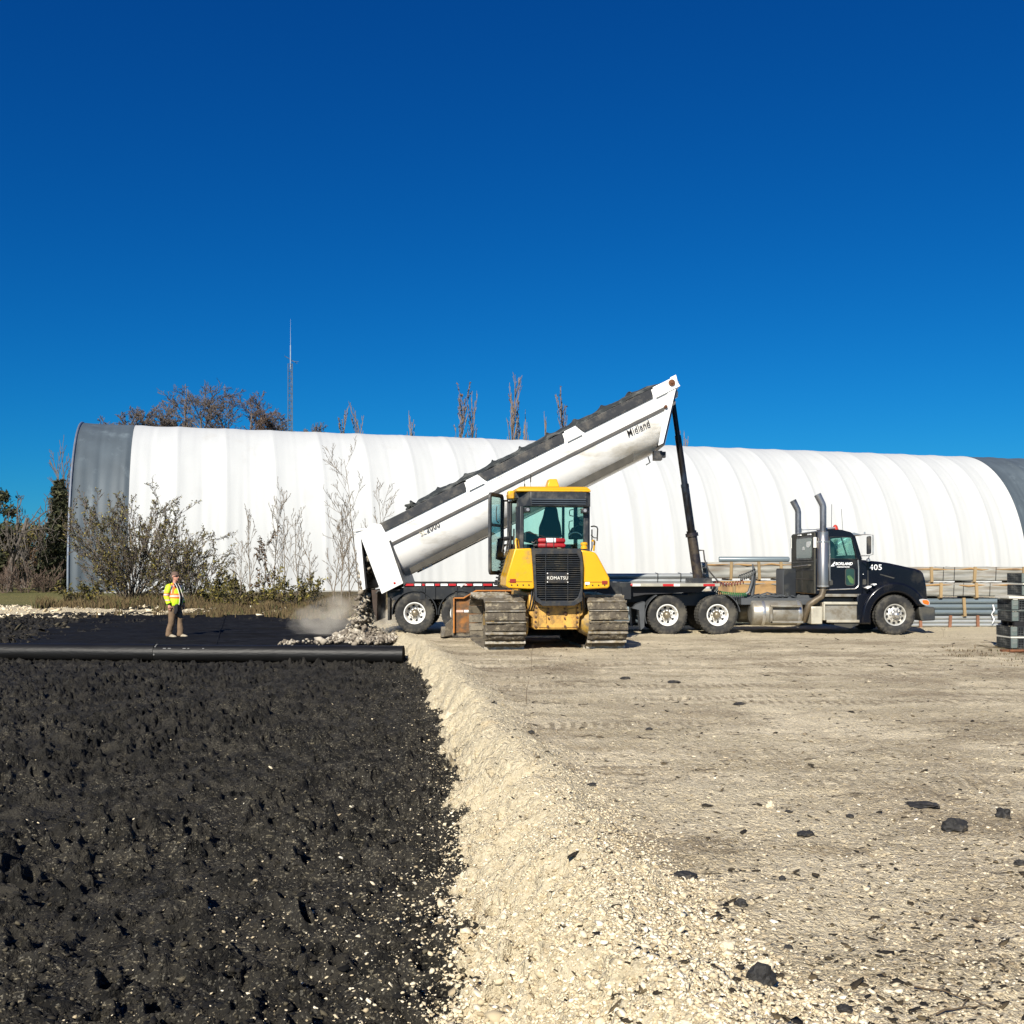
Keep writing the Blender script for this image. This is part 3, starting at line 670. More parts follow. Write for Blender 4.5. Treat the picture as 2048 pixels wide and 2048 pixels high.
# lattice mast
def mast():
    Y = 98; x = far(581, Y); z0 = .2; z1 = zt(728, Y); root = empty('lattice_mast', (x, Y, z0))
    tag(root, 'tall thin lattice radio mast with whip antenna rising behind the hall', 'antenna mast')
    H = z1-z0; mb = MB(); legs = [Vector((.27*cos(a), .27*sin(a), 0)) for a in (R(90), R(210), R(330))]
    for l in legs: mb.tube([l, l*.9+Vector((0, 0, H))], .035, 6)
    n = int(H/.7)
    for i in range(n):
        za, zb = H*i/n, H*(i+1)/n
        for j in range(3):
            a, b = legs[j], legs[(j+1) % 3]
            mb.tube([a+Vector((0, 0, za)), b+Vector((0, 0, zb))], .014, 4); mb.tube([a+Vector((0, 0, zb)), b+Vector((0, 0, zb))], .014, 4)
    mb.build('lattice_frame', M_mast, root)
    mb = MB(); mb.tube([(0, 0, H-.5), (0, 0, H+1.8)], .045, 6); mb.tube([(0, 0, H+1.8), (0, 0, zt(638, Y)-z0)], [.02, .006], 5); mb.build('whip_antenna', M_mastw, root)
    mb = MB(); mb.tube([(-.55, 0, H+.75), (.6, .2, H+.1)], .03, 6); mb.tube([(.1, 0, H+.25), (.75, .1, H+.25)], .02, 6)
    for q in range(4): c = Vector((-.5+.33*q, 0, H+.72-.19*q)); mb.tube([c-Vector((.0, .4, 0)), c+Vector((0, .4, 0))], .012, 4)
    mb.build('side_antenna', M_mast, root)
M_mast = mat('mast_steel', (.16, .19, .2), .5, .5); M_mastw = mat('mast_white', (.30, .36, .42), .5)
mast()

# left group: spruce, gnarled trees, red shrub
def spruce(loc, H, W, seed, label):
    rnd = random.Random(seed); root = empty('spruce_tree', loc); tag(root, label, 'tree')
    mb = MB(); mb.tube([(0, 0, -.1), (0, 0, H*.97)], [.22, .03], 8); mb.build('trunk', M_bark, root)
    pts = []; segs = []
    z = .5
    while z < H*.98:
        rr = W/2*(1-(z/H))**.85*rnd.uniform(.75, 1.1)+.12
        for k in range(9):
            a = rnd.uniform(0, 2*pi); tip = Vector((cos(a)*rr, sin(a)*rr, -.22*rr+rnd.uniform(-.1, .15))); p0 = Vector((0, 0, z))
            segs.append((*p0, *(p0+tip), .03, .01))
            for j in range(int(10+rr*14)):
                q = rnd.random()**.6; c = p0+tip*q+Vector((0, 0, -.10*sin(pi*q)))
                s_ = .17*(1-.5*q)
                pts.append(tuple(c+Vector((rnd.gauss(0, s_), rnd.gauss(0, s_), rnd.gauss(-.08, .07)))))
        z += .28
    cr = mobj('crown', cards_mesh('crown', pts, .13, M_spruce, 1.6), root); mobj('branches', segs_mesh('branches', segs, M_bark, 4), cr)
M_spruce = attr_mat('spruce_needles', [(0, (.010, .014, .008)), (.6, (.035, .04, .018)), (1, (.075, .075, .035))], .8)
Y = 72; spruce((far(127, Y)-.3, Y, .2), zt(962, Y), 3.9, 5, 'dark green spruce standing hard against the left end of the hall')
plant('bare_tree', (far(135, 80), 80, .2), zt(910, 80), 'round', 331, M_bark, M_twigs, 'tall bare tree rising behind the spruce', 'tree', levels=3, width=4.2, r0=.2)
def leafy(name, loc, H, W, seed, m, label, n=5200, cl=26, size=.12, zlow=.15):
    rnd = random.Random(seed); root = empty(name, loc); tag(root, label, 'tree')
    segs = []; pts = []
    mb = MB(); mb.tube([(0, 0, -.1), (rnd.uniform(-.2, .2), 0, H*.3), (rnd.uniform(-.3, .3), .1, H*.7)], [.3, .22, .08], 8); mb.build('trunk', M_bark, root)
    for c in range(cl):
        a = rnd.uniform(0, 2*pi); q = rnd.random(); z = H*(zlow+(.95-zlow)*q); rr = W/2*math.sqrt(max(0, 1-abs(q-.4)**1.6*1.6))*rnd.uniform(.3, 1)
        ce = Vector((cos(a)*rr, sin(a)*rr, z)); segs.append((0, 0, z*.6, *ce, .06, .02)); s_ = rnd.uniform(.35, .75)*W/8
        for j in range(n//cl): pts.append(tuple(ce+Vector((rnd.gauss(0, s_), rnd.gauss(0, s_), rnd.gauss(0, s_*.6)))))
    cr = mobj('crown', cards_mesh('crown', pts, size, m, 1.4), root); mobj('branches', segs_mesh('branches', segs, M_bark, 4), cr)
leafy('leafy_tree', (far(-8, 74), 74, .2), zt(985, 74), 4.6, 3, M_spruce, 'dark evergreen tree cut by the left edge of the picture')
leafy('leafy_tree', (far(48, 84), 84, .2), zt(1052, 84), 4.6, 4, M_leaf_ol, 'olive green rounded tree between the gnarled tree and the spruce', n=4200)
leafy('leafy_tree', (far(14, 90), 90, .2), zt(1065, 90), 4.0, 14, M_spruce, 'low dark tree behind the gnarled bare one', n=4200)
M_deadw = mat('dead_wood', (.10, .085, .07), .95, var=.3)
plant('gnarled_tree', (far(20, 70), 70, .2), zt(1000, 70), 'gnarled', 17, M_bark, M_deadw, 'gnarled bare tree with twisting branches at the far left', 'tree', levels=3, width=4.6, r0=.22, rmin=.02)
plant('gnarled_tree', (far(72, 76), 76, .2), zt(1070, 76), 'gnarled', 23, M_bark, M_redtw, 'low brown gnarled tree left of the spruce', 'tree', levels=3, width=3.6, r0=.12)
for k, (px, lb) in enumerate([(8, 'reddish brown bare shrub at the far left beyond the grass'), (42, 'reddish brown bare shrub, the middle one beyond the grass'), (72, 'reddish brown bare shrub nearest the spruce')]):
    plant('bare_shrub', (far(px, 66), 66+k*.6, .2), zt(1126+k*5, 66), 'shrub', 60+k, M_redtw, M_redtw, lb, 'shrub', 'reddish shrubs beyond the grass', stems=12, splay=60, width=2.5, r0=.02, rmin=.012, levels=2)
# a low far hedge line closing the horizon on the left
def hedge_far():
    pts = []; rnd = random.Random(9)
    for i in range(44000):
        x = rnd.uniform(-190, -36); h = 4.6+1.5*mnoise.noise(Vector((x*.15, 0, 0)))+1.2*mnoise.noise(Vector((x*.6, 3, 0)))
        pts.append((x, 132+rnd.gauss(0, 2), .2+h*rnd.random()**.7))
    tag(mobj('treeline', cards_mesh('treeline', pts, .32, M_leaf_br, 1.3)), 'far brown line of trees beyond the grass on the left', 'treeline', kind='stuff')
hedge_far()
# big bush and saplings before the hall
Yb = 46
plant('willow_bush', (far(262, Yb), Yb, .1), zt(992, Yb)-.1, 'shrub', 71, M_pale_bark, M_twigs, 'big half bare bush with olive leaves in front of the grey end of the hall', 'bush', stems=36, splay=56, levels=3, width=6.2, r0=.03, rmin=.0095, leafm=M_leaf_ol, leafsize=.036, leafp=.62)
plant('willow_bush', (far(372, Yb-1), Yb-1, .1), zt(1066, Yb), 'shrub', 72, M_pale_bark, M_twigs, 'lower spreading bush right of the big one behind the worker', 'bush', stems=20, splay=60, levels=3, width=3.8, r0=.022, rmin=.0085, leafm=M_leaf_ol, leafsize=.034, leafp=.45)
SP = [(548, 955, 70, 43.5, 'tallest bare sapling of the middle clump', 1), (570, 985, 60, 43, 'bare forked sapling just right of the tallest in the middle clump', 1), (500, 1010, 50, 43.5, 'bare sapling at the left of the middle clump', 1), (524, 1060, 40, 42.6, 'small sapling with dark shrivelled leaves in the middle clump', 1),
      (598, 1015, 50, 43, 'thin sapling at the right of the middle clump', 1), (622, 1068, 40, 42.5, 'short leaning sapling, rightmost of the middle clump', 1), (482, 1085, 40, 42, 'lowest thin sapling left of the dark leaved one', 1),
      (722, 876, 110, 41, 'tallest bare young tree with raked upper branches, left of the raised tub', 1), (700, 985, 70, 41.5, 'thin leaning sapling left of the tallest young tree', 1), (682, 1010, 60, 40.5, 'slim sapling at the left of the clump beside the tub', 1), (762, 960, 70, 42, 'twiggy young tree behind the rear end of the tub', 1), (664, 1060, 50, 42, 'lowest fine twigged sapling behind the dust', 1)]
for k, (px, top, wpx, Y, lb, _) in enumerate(SP):
    dk = k in (3,)
    plant('bare_sapling', (far(px, Y), Y, tz(far(px, Y), Y)), zt(top, Y)-tz(far(px, Y), Y), 'sapling', 300+k*7, M_pale_bark, M_pale_bark if k != 3 else M_bark, lb, 'sapling', 'bare saplings before the hall', levels=3, width=wpx/F*Y*1.0, r0=.030, rmin=.0075, leafm=M_leaf_br if dk else None, leafsize=.05, leafp=.5)
for k, (px, Y, h, wd_, lb) in enumerate([(455, 43, 1.5, 2.0, 'green brown low shrub at the left foot of the middle clump'), (520, 42, 1.3, 2.2, 'yellowing undergrowth shrub below the middle clump'), (590, 42, 1.6, 2.0, 'yellow green shrub at the foot of the middle clump, right side'), (420, 44.5, 1.7, 1.8, 'yellow leaved shrub right of the worker'), (180, 45, 1.2, 2.0, 'thorny low shrub at the left foot of the big bush')]):
    plant('low_shrub', (far(px, Y), Y, .05), h, 'shrub', 80+k, M_pale_bark, M_twigs, lb, 'shrub', 'low shrubs before the hall', stems=9, splay=50, levels=2, width=wd_, r0=.012, rmin=.006, leafm=M_leaf_ol, leafsize=.05, leafp=.8)
# dry weeds
M_weed = attr_mat('dry_weeds', [(0, (.03, .025, .012)), (.4, (.075, .052, .025)), (.8, (.14, .10, .05)), (1, (.06, .07, .022))], .9)
def weeds(name, n, fx, label, h0=.08, h1=.42, wdt=.010):
    x, y = fx(n); z = terrain(x, y)[0]; N = len(x)
    h = RNG.uniform(h0, h1, N)*(.6+.8*np.clip(fbm(x*.6, y*.6, 2, 95)+.4, 0, 1)); a = RNG.uniform(0, 2*pi, N); ln = RNG.uniform(.0, .5, N)*h; w2 = wdt*(y/20)
    ca, sa = np.cos(a), np.sin(a); b = RNG.uniform(0, 2*pi, N)
    p0 = np.stack([x-w2, y, z-.03], -1); p1 = np.stack([x+w2, y, z-.03], -1); mid = np.stack([x+ca*ln*.4, y+sa*ln*.4, z+h*.6], -1); tip = np.stack([x+ca*ln, y+sa*ln, z+h], -1)
    V = np.stack([p0, p1, mid+np.array([.6, 0, 0])*w2[:, None], tip, mid-np.array([.6, 0, 0])*w2[:, None]], 1).reshape(-1, 3)
    Fq = np.arange(N*5).reshape(N, 5)
    tag(mobj(name, np_mesh(name, V, Fq, [M_weed], False, {'v': np.repeat(RNG.uniform(0, 1, N), 5)})), label, 'weeds', kind='stuff')
def w1(n):
    y = RNG.uniform(41.5, 50, n); x = RNG.uniform(-19.5, 0, n); k = (fbm(x*.5, y*.5, 3, 91) > -.25); return x[k], y[k]
def w2(n):
    y = RNG.uniform(36.5, 42.5, n); x = RNG.uniform(-15, -5.2, n); k = (fbm(x*.7, y*.7, 3, 92) > -.05+.5*(x < -11.5)); return x[k], y[k]
def w3(n):
    y = RNG.uniform(17.5, 23.3, n); x = RNG.uniform(8.6, 14, n); k = (fbm(x*.7, y*1.2, 3, 93) > .2); return x[k], y[k]
weeds('dry_weeds', 34000, w1, 'tangled brown dry weeds along the foot of the hall')
weeds('bank_weeds', 15000, w2, 'short brown weeds on the bank behind the black fabric', .08, .35)
weeds('yard_weeds', 2600, w3, 'sparse dead grass by the crate stack on the right', .02, .09, .008)
for k, (a, b_, h, lb) in enumerate([(1062, 1330, .45, 'lone dry grass stalk in front of the left dozer track'), (1887, 1262, .25, 'lone thin weed stalk in front of the pipe bundles'), (1052, 1400, .3, 'thin weed stalk on the gravel bank crest')]):
    Y = 1.7*F/(b_-HY+12); x = far(a, Y); mb = MB(); mb.tube([(0, 0, -.02), (.01, 0, h*.6), (.04, 0, h)], [.004, .003, .0015], 4); mb.tube([(.01, 0, h*.6), (-.05, .02, h*.85)], .002, 4)
    tag(mb.build('weed_stalk', M_twig, loc=(x, Y, tz(x, Y))), lb, 'weed', 'lone weed stalks')
# ------------------------------------------------------------ black fabric, rolls, rock pile, dust
M_fab = mat('black_geotextile', (.0038, .0038, .004), .8, var=.6, scale=2.5, spec=.18, bump=.5, bscale=6, stretch=(.4, 1, 1))
M_roll = mat('fabric_roll', (.006, .006, .006), .5, var=.4, scale=5, spec=.3, bump=.25, bscale=30, stretch=(.2, 1, 1))
M_print = mat('white_print', (.14, .14, .135), .7)
def fabric():
    ny, nx = 130, 220; ys = np.linspace(22.9, 37.4, ny)
    V = []; 
    for j, y in enumerate(ys):
        xl = -12.3-.23*(y-24)+.5*float(fbm(np.array([y*.6]), np.array([1.]), 2, 3)[0])
        xr = float(foot_x(np.array([y]))[0])-.15 if y < 31 else -5.6-.5*(y-31)
        xr = min(xr, -2.5)
        for i in range(nx):
            q = i/(nx-1); x = xl+(xr-xl)*q; V.append((x, y, 0))
    V = np.array(V); zz = terrain(V[:, 0], V[:, 1], False)[0]
    x, y = V[:, 0], V[:, 1]
    fold = .045*fbm(x*.35, y*1.6, 4, 15)+.02*np.abs(fbm(x*.8+3, y*2.6, 3, 16))+.02*fbm(x*3, y*6, 2, 18)
    zz = zz+.07+fold+.05*np.exp(-((y-37.2)/.3)**2)
    edge = np.minimum(np.arange(ny*nx) % nx, nx-1-(np.arange(ny*nx) % nx)); zz = zz+.06*np.exp(-edge/3.0)*fbm(x*1.5, y*1.5, 2, 19)
    V[:, 2] = zz
    idx = np.arange(ny*nx).reshape(ny, nx); q = np.stack([idx[:-1, :-1], idx[:-1, 1:], idx[1:, 1:], idx[1:, :-1]], -1).reshape(-1, 4)
    o = mobj('geotextile_sheet', np_mesh('geotextile_sheet', V, q, [M_fab], True)); so_ = o.modifiers.new('solid', 'SOLIDIFY'); so_.thickness = .006
    tag(o, 'wide sheet of black fabric spread over the ground under the worker', 'ground fabric')
    # seam strip lying over the sheet
    pts = []
    for j in range(60):
        yy = 23.2+13.8*j/59; xx = -7.0-.26*(yy-24)
        for dx in (0, .025):
            zq = float(terrain(np.array([xx]), np.array([yy]), False)[0][0])+.1+.045*float(fbm(np.array([xx*.35]), np.array([yy*1.6]), 4, 15)[0])+.02*abs(float(fbm(np.array([xx*.8+3]), np.array([yy*2.6]), 3, 16)[0])); pts.append((xx+dx, yy, zq))
    mobj('overlap_seam', np_mesh('overlap_seam', pts, [(2*j, 2*j+1, 2*j+3, 2*j+2) for j in range(59)], [M_fab], True), o)
fabric()
def roll(x0, y0, x1, y1, r, label, seed):
    root = empty('fabric_roll', ((x0+x1)/2, (y0+y1)/2, -.34)); tag(root, label, 'fabric roll', 'black fabric rolls')
    rnd = random.Random(seed); n = 90; k = 40; V = []
    a = Vector((x1-x0, y1-y0, 0)); L_ = a.length; a.normalize(); s = Vector((-a.y, a.x, 0))
    for i in range(n+1):
        q = i/n; c = Vector((x0, y0, -.34))+a*L_*q-Vector(root.location)
        for j in range(k):
            t = 2*pi*j/k; rr = r*(1+.02*mnoise.noise(Vector((q*L_*.5, t*2, seed)))+.012*mnoise.noise(Vector((q*L_*3, t, seed)))+ (.03*(1-(j/k)) if True else 0))
            V.append(c+s*cos(t)*rr+Vector((0, 0, r+sin(t)*rr*.96)))
    Fq = [(i*k+j, i*k+(j+1) % k, (i+1)*k+(j+1) % k, (i+1)*k+j) for i in range(n) for j in range(k)]
    mobj('roll_body', np_mesh('roll_body', [tuple(v) for v in V], Fq, [M_roll], True), root)
    mb = MB()                                         # wound layers seen at the ends, around a cardboard core
    for e in (0, 1):
        c = Vector((x0, y0, -.34))+a*L_*e-Vector(root.location)+Vector((0, 0, r))
        mb = MB()
        for q_ in range(5):
            ra, rb = r*(1-.17*q_), r*(1-.17*(q_+1)); out = (a if e else -a)
            for j in range(24):
                t0, t1 = 2*pi*j/24, 2*pi*(j+1)/24
                def pt(rad, t, d): return c+s*cos(t)*rad+Vector((0, 0, sin(t)*rad*.96))+out*d
                d0, d1 = -.004-.01*(q_ % 2), -.004-.01*(q_ % 2)
                mb.add([pt(ra, t0, d0), pt(ra, t1, d0), pt(rb, t1, d1), pt(rb, t0, d1)], [(0, 1, 2, 3)])
        mb.build('roll_end', M_fab, root, smooth=0)
    pass
    return root, a, s
rA = roll(-13.6, 23.25, -7.92, 22.78, .198, 'left black fabric roll running out of the picture', 1)
rB = roll(-7.86, 22.62, -2.36, 22.30, .198, 'right black fabric roll ending at the gravel bank, white print at one end', 2)
mb = MB()
a_, s_ = rB[1], rB[2]
for q in (1, 2, 5, 6, 9):                                   # faint white print near the seam
    c = Vector((-7.75+.11*q, 22.61-.0065*q, 0))-rB[0].location
    def on(dx, ang): return c+a_*dx+(-s_)*(.212*cos(ang))+Vector((0, 0, -.34+.198+.207*sin(ang)))
    wq = .07 if q % 3 else .04
    mb.add([on(0, R(34)), on(wq, R(34)), on(wq, R(40)), on(0, R(40))], [(0, 1, 2, 3)])
for q in range(9):
    c = Vector((-7.84, 22.615, 0))-rB[0].location; an = R(-20+q*13)
    def on2(dx, ang): return c+a_*dx+(-s_)*(.214*cos(ang))+Vector((0, 0, -.34+.198+.210*sin(ang)))
    if q in (1, 5, 6, 7, 8): mb.add([on2(0, an), on2(.03, an), on2(.03, an+R(10)), on2(0, an+R(10))], [(0, 1, 2, 3)])
mb.build('white_print', M_print, rB[0], smooth=0)

# dumped rocks: heap, falling stream
def heap():
    N = 1500; cx, cy = -4.1, 27.6
    r = RNG.uniform(0, 1, N)**.6; a = RNG.uniform(0, 2*pi, N); x = cx+.05+np.cos(a)*r*.88; y = cy+np.sin(a)*r*1.2
    base = terrain(x, y, False)[0]+.05; h = np.clip(.62*(1-r)**.9, 0, 1)*RNG.uniform(.55, 1.05, N)
    P1 = np.stack([x, y, base+h*.72], -1)
    # trailing stones to the left
    M_ = 90; x2 = cx-.3-RNG.uniform(0, 1, M_)**1.8*1.5; y2 = 26.3+RNG.normal(0, .35, M_)-.25*(cx-x2); P2 = np.stack([x2, y2, terrain(x2, y2, False)[0]+.1+RNG.uniform(0, .05, M_)], -1)
    M3 = 200; x3 = cx+RNG.uniform(0, 1.15, M3); y3 = 26.2+RNG.uniform(-.6, .6, M3); P3 = np.stack([x3, y3, terrain(x3, y3, False)[0]+.12+RNG.uniform(0, .1, M3)], -1)
    Pp = np.concatenate([P1, P2, P3]); rr = np.clip(RNG.lognormal(math.log(.043), .42, len(Pp)), .015, .11)
    o = stones('rock_heap', Pp, rr, M_rock, 'heap of freshly dumped grey rocks below the raised tub behind the roll', 'rock heap', .8)
    mb = MB(); n = 28; pr = [(.95, .0), (.75, .08), (.6, .18), (.3, .28), (.0001, .34)]
    mb.lathe(pr, (cx, cy, tz(cx, cy)+.02), 'z', n); c = mb.build('heap_core', M_rockc, o)
    N = 750; t = RNG.uniform(0, 1, N); z = 1.10-t*1.05; x = -4.02+.10*(1-t)+RNG.normal(0, .085, N)*(.8+t*.7)-.08*t; y = 28.0+RNG.normal(0, .42, N)-.2*t
    stones('falling_rocks', np.stack([x, y, z], -1), np.clip(RNG.lognormal(math.log(.040), .4, N), .015, .10), M_rock, 'stream of grey rocks pouring from the open rear of the tub', 'falling rocks', .85)
    N = 420; t = RNG.uniform(0, 1, N); z = 2.05-t*.95; x = -4.02+.32*(1-t)*RNG.uniform(-.2, 1, N)+.04*t; y = 28.1+RNG.uniform(-1.0, 1.0, N)
    stones('sliding_rocks', np.stack([x, y, z], -1), np.clip(RNG.lognormal(math.log(.045), .4, N), .02, .10), M_rock, 'rocks sliding out between the tailgate and the tub', 'falling rocks', .85)
M_rockc = mat('rock_fill', (.30, .27, .22), .95, bump=1, bscale=20, var=.4, scale=9)
heap()
def dust(name, c, s, dens, seed, label):
    import bmesh
    bm = bmesh.new(); bmesh.ops.create_icosphere(bm, subdivisions=3, radius=1)
    me = bpy.data.meshes.new(name); bm.to_mesh(me); bm.free(); o = mobj(name, me, loc=c); o.scale = s
    m = bpy.data.materials.new(name); m.use_nodes = True; t = m.node_tree; t.nodes.clear(); N = t.nodes.new
    out = N('ShaderNodeOutputMaterial'); pv = N('ShaderNodeVolumePrincipled'); pv.inputs['Color'].default_value = (.86, .80, .70, 1); pv.inputs['Anisotropy'].default_value = -.35
    tc = N('ShaderNodeTexCoord'); ln = N('ShaderNodeVectorMath'); ln.operation = 'LENGTH'; t.links.new(tc.outputs['Object'], ln.inputs[0])
    mr = N('ShaderNodeMapRange'); mr.inputs[1].default_value = .95; mr.inputs[2].default_value = .0; mr.interpolation_type = 'SMOOTHSTEP'; t.links.new(ln.outputs['Value'], mr.inputs[0])
    nz = N('ShaderNodeTexNoise'); nz.inputs['Scale'].default_value = 1.9; nz.inputs['Detail'].default_value = 7; nz.inputs['Distortion'].default_value = .5
    t.links.new(tc.outputs['Object'], nz.inputs['Vector']); m2 = N('ShaderNodeMapRange'); m2.inputs[1].default_value = .38; m2.inputs[2].default_value = .66; t.links.new(nz.outputs['Fac'], m2.inputs[0])
    mu = N('ShaderNodeMath'); mu.operation = 'MULTIPLY'; t.links.new(mr.outputs[0], mu.inputs[0]); t.links.new(m2.outputs[0], mu.inputs[1])
    mu2 = N('ShaderNodeMath'); mu2.operation = 'MULTIPLY'; mu2.inputs[1].default_value = dens*2.6; sb = N('ShaderNodeMath'); sb.operation = 'MULTIPLY_ADD'; sb.inputs[1].default_value = 1.15; t.links.new(mr.outputs[0], sb.inputs[0]); t.links.new(m2.outputs[0], sb.inputs[2]); sc_ = N('ShaderNodeMath'); sc_.operation = 'SUBTRACT'; sc_.inputs[1].default_value = .92; sc_.use_clamp = True; t.links.new(sb.outputs[0], sc_.inputs[0]); t.links.new(sc_.outputs[0], mu2.inputs[0]); t.links.new(mu2.outputs[0], pv.inputs['Density']); t.links.new(pv.outputs[0], out.inputs['Volume'])
    me.materials.append(m); tag(o, label, 'dust', kind='stuff')
dust('dust_cloud', (-5.0, 28.4, .42), (2.0, 1.6, 1.2), .30, 3, 'pale dust cloud rising left of the falling rocks')
dust('dust_cloud', (-3.35, 27.8, .45), (1.0, 1.2, 1.1), .45, 7, 'thin brown dust between the falling rocks and the rear wheel')

# ------------------------------------------------------------ dump trailer
M_wp = mat('white_paint', (.80, .80, .78), .32, var=.03, scale=1.5, dirt=(.52, .49, .42), damt=.16, dscale=1.3, coat=.2)
M_tub = mat('white_tub_paint', (.78, .775, .75), .35, var=.03, scale=1.5, dirt=(.42, .39, .33), damt=.22, dscale=1.1, stretch=(.35, 1, 1), coat=.15)
M_blk = mat('black_steel', (.016, .017, .02), .45, var=.3, dirt=(.09, .08, .065), damt=.25, dscale=3)
M_rub = mat('rubber', (.016, .016, .016), .8, var=.25, scale=6, dirt=(.075, .068, .053), damt=.34, dscale=3.5, bump=.2, bscale=40)
M_rim = mat('white_rim', (.72, .72, .70), .4, var=.05, dirt=(.4, .37, .3), damt=.2, dscale=6)
M_hub = mat('oily_hub', (.20, .17, .12), .4, .5, var=.3)
M_chrome = mat('polished_steel', (.55, .54, .52), .3, .8, var=.1, dirt=(.28, .25, .2), damt=.2, dscale=5)
M_dullal = mat('dusty_aluminium', (.36, .345, .30), .45, .55, var=.15, dirt=(.24, .21, .16), damt=.4, dscale=3)
M_tarp = mat('grey_tarp', (.026, .030, .028), .75, var=.3, scale=6, bump=.6, bscale=5, dirt=(.12, .12, .105), damt=.25, dscale=3)
M_red = mat('red_reflector', (.42, .012, .016), .35); M_tapew = mat('white_tape', (.85, .85, .83), .4)
M_stripe = mat('grey_rubber_stripe', (.075, .068, .062), .6, var=.3)
M_rust = mat('rust', (.13, .05, .02), .85, var=.4, scale=9)
M_frail = mat('shaded_rail', (.055, .05, .04), .8, var=.3)  # rail colour darkened to hold the shade below the tub
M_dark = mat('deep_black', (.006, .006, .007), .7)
M_txt = mat('dark_lettering', (.015, .012, .012), .5); M_txtf = mat('faded_lettering', (.50, .46, .36), .6); M_txtw = mat('white_lettering', (.88, .88, .88), .5)

def tyre(parent, c, r, wd, side, rimmat, kind='deep', hub=True, tread=True):
    """axle along y; side -1: the outer face looks to the camera"""
    root = empty('wheel', c, 0, parent)
    mb = MB(); ri = r*.53; h = wd/2
    pr = [(ri, -h*.62), (ri+.02, -h*.86), (r*.72, -h*.98), (r*.9, -h), (r*.965, -h*.93), (r*.995, -h*.78)]
    pr += [(r, -h*.5), (r-.012, -h*.48), (r-.012, -h*.42), (r, -h*.40), (r, -h*.06), (r-.012, -h*.04), (r-.012, h*.04), (r, h*.06)]
    pr += [(a, -b) for a, b in pr[:8][::-1]]
    mb.lathe(pr, (0, 0, 0), 'y', 56, cap=False)
    if tread:
        for k in range(40):
            a = 2*pi*k/40
            T = Matrix.Rotation(a, 4, 'Y')
            for sy in (-1, 1): mb.box(-.018, .018, sy*h*.62-h*.26, sy*h*.62+h*.26, r-.02, r+.008, T)
    mb.build('tyre', M_rub, root, smooth=50)
    s = side; mb = MB()
    if kind == 'deep':   # outer dual: disc dished deep inside
        pr = [(ri+.015, s*h*.80), (ri+.012, s*h*.90), (ri-.012, s*h*.88), (ri-.03, s*h*.6), (ri-.045, s*h*.1), (ri-.05, s*h*-.35), (ri*.62, s*h*-.55), (ri*.50, s*h*-.38), (.10, s*h*-.38)]
    else:                # steering wheel: face stands proud
        pr = [(ri+.015, s*h*.80), (ri+.012, s*h*.90), (ri-.015, s*h*.86), (ri-.03, s*h*.55), (ri-.05, s*h*.35), (ri*.80, s*h*.55), (ri*.62, s*h*.80), (ri*.45, s*h*.86), (.09, s*h*.86)]
    mb.lathe(pr, (0, 0, 0), 'y', 44, cap=False); mb.build('rim', rimmat, root, smooth=40)
    mb = MB()
    nh = 10 if kind != 'deep' else 8; rh = ri*.74 if kind != 'deep' else ri*.74
    for k in range(nh):
        a = 2*pi*k/nh+.2; y = s*h*.64 if kind != 'deep' else s*h*-.44
        T = Matrix.Translation((rh*cos(a), y, rh*sin(a)))@Matrix.Rotation(-a, 4, 'Y')
        mb.lathe([(.0001, 0), (.036, 0), (.036, s*.012), (.0001, s*.012)], (0, 0, 0), 'y', 12, T)
    mb.split('hand_hole', M_dark, root)
    mb = MB(); y = s*h*.86 if kind != 'deep' else s*h*-.38
    for k in range(10):
        a = 2*pi*k/10; T = Matrix.Translation((ri*.5*cos(a), y, ri*.5*sin(a))); mb.lathe([(.017, 0), (.017, s*.035), (.010, s*.045), (.0001, s*.045)], (0, 0, 0), 'y', 6, T)
    mb.lathe([(.105, y), (.10, y+s*.07), (.075, y+s*.10), (.06, y+s*.135), (.035, y+s*.15), (.0001, y+s*.15)], (0, 0, 0), 'y', 24)
    mb.build('hub', M_hub if kind == 'deep' else M_chrome, root)
    return root

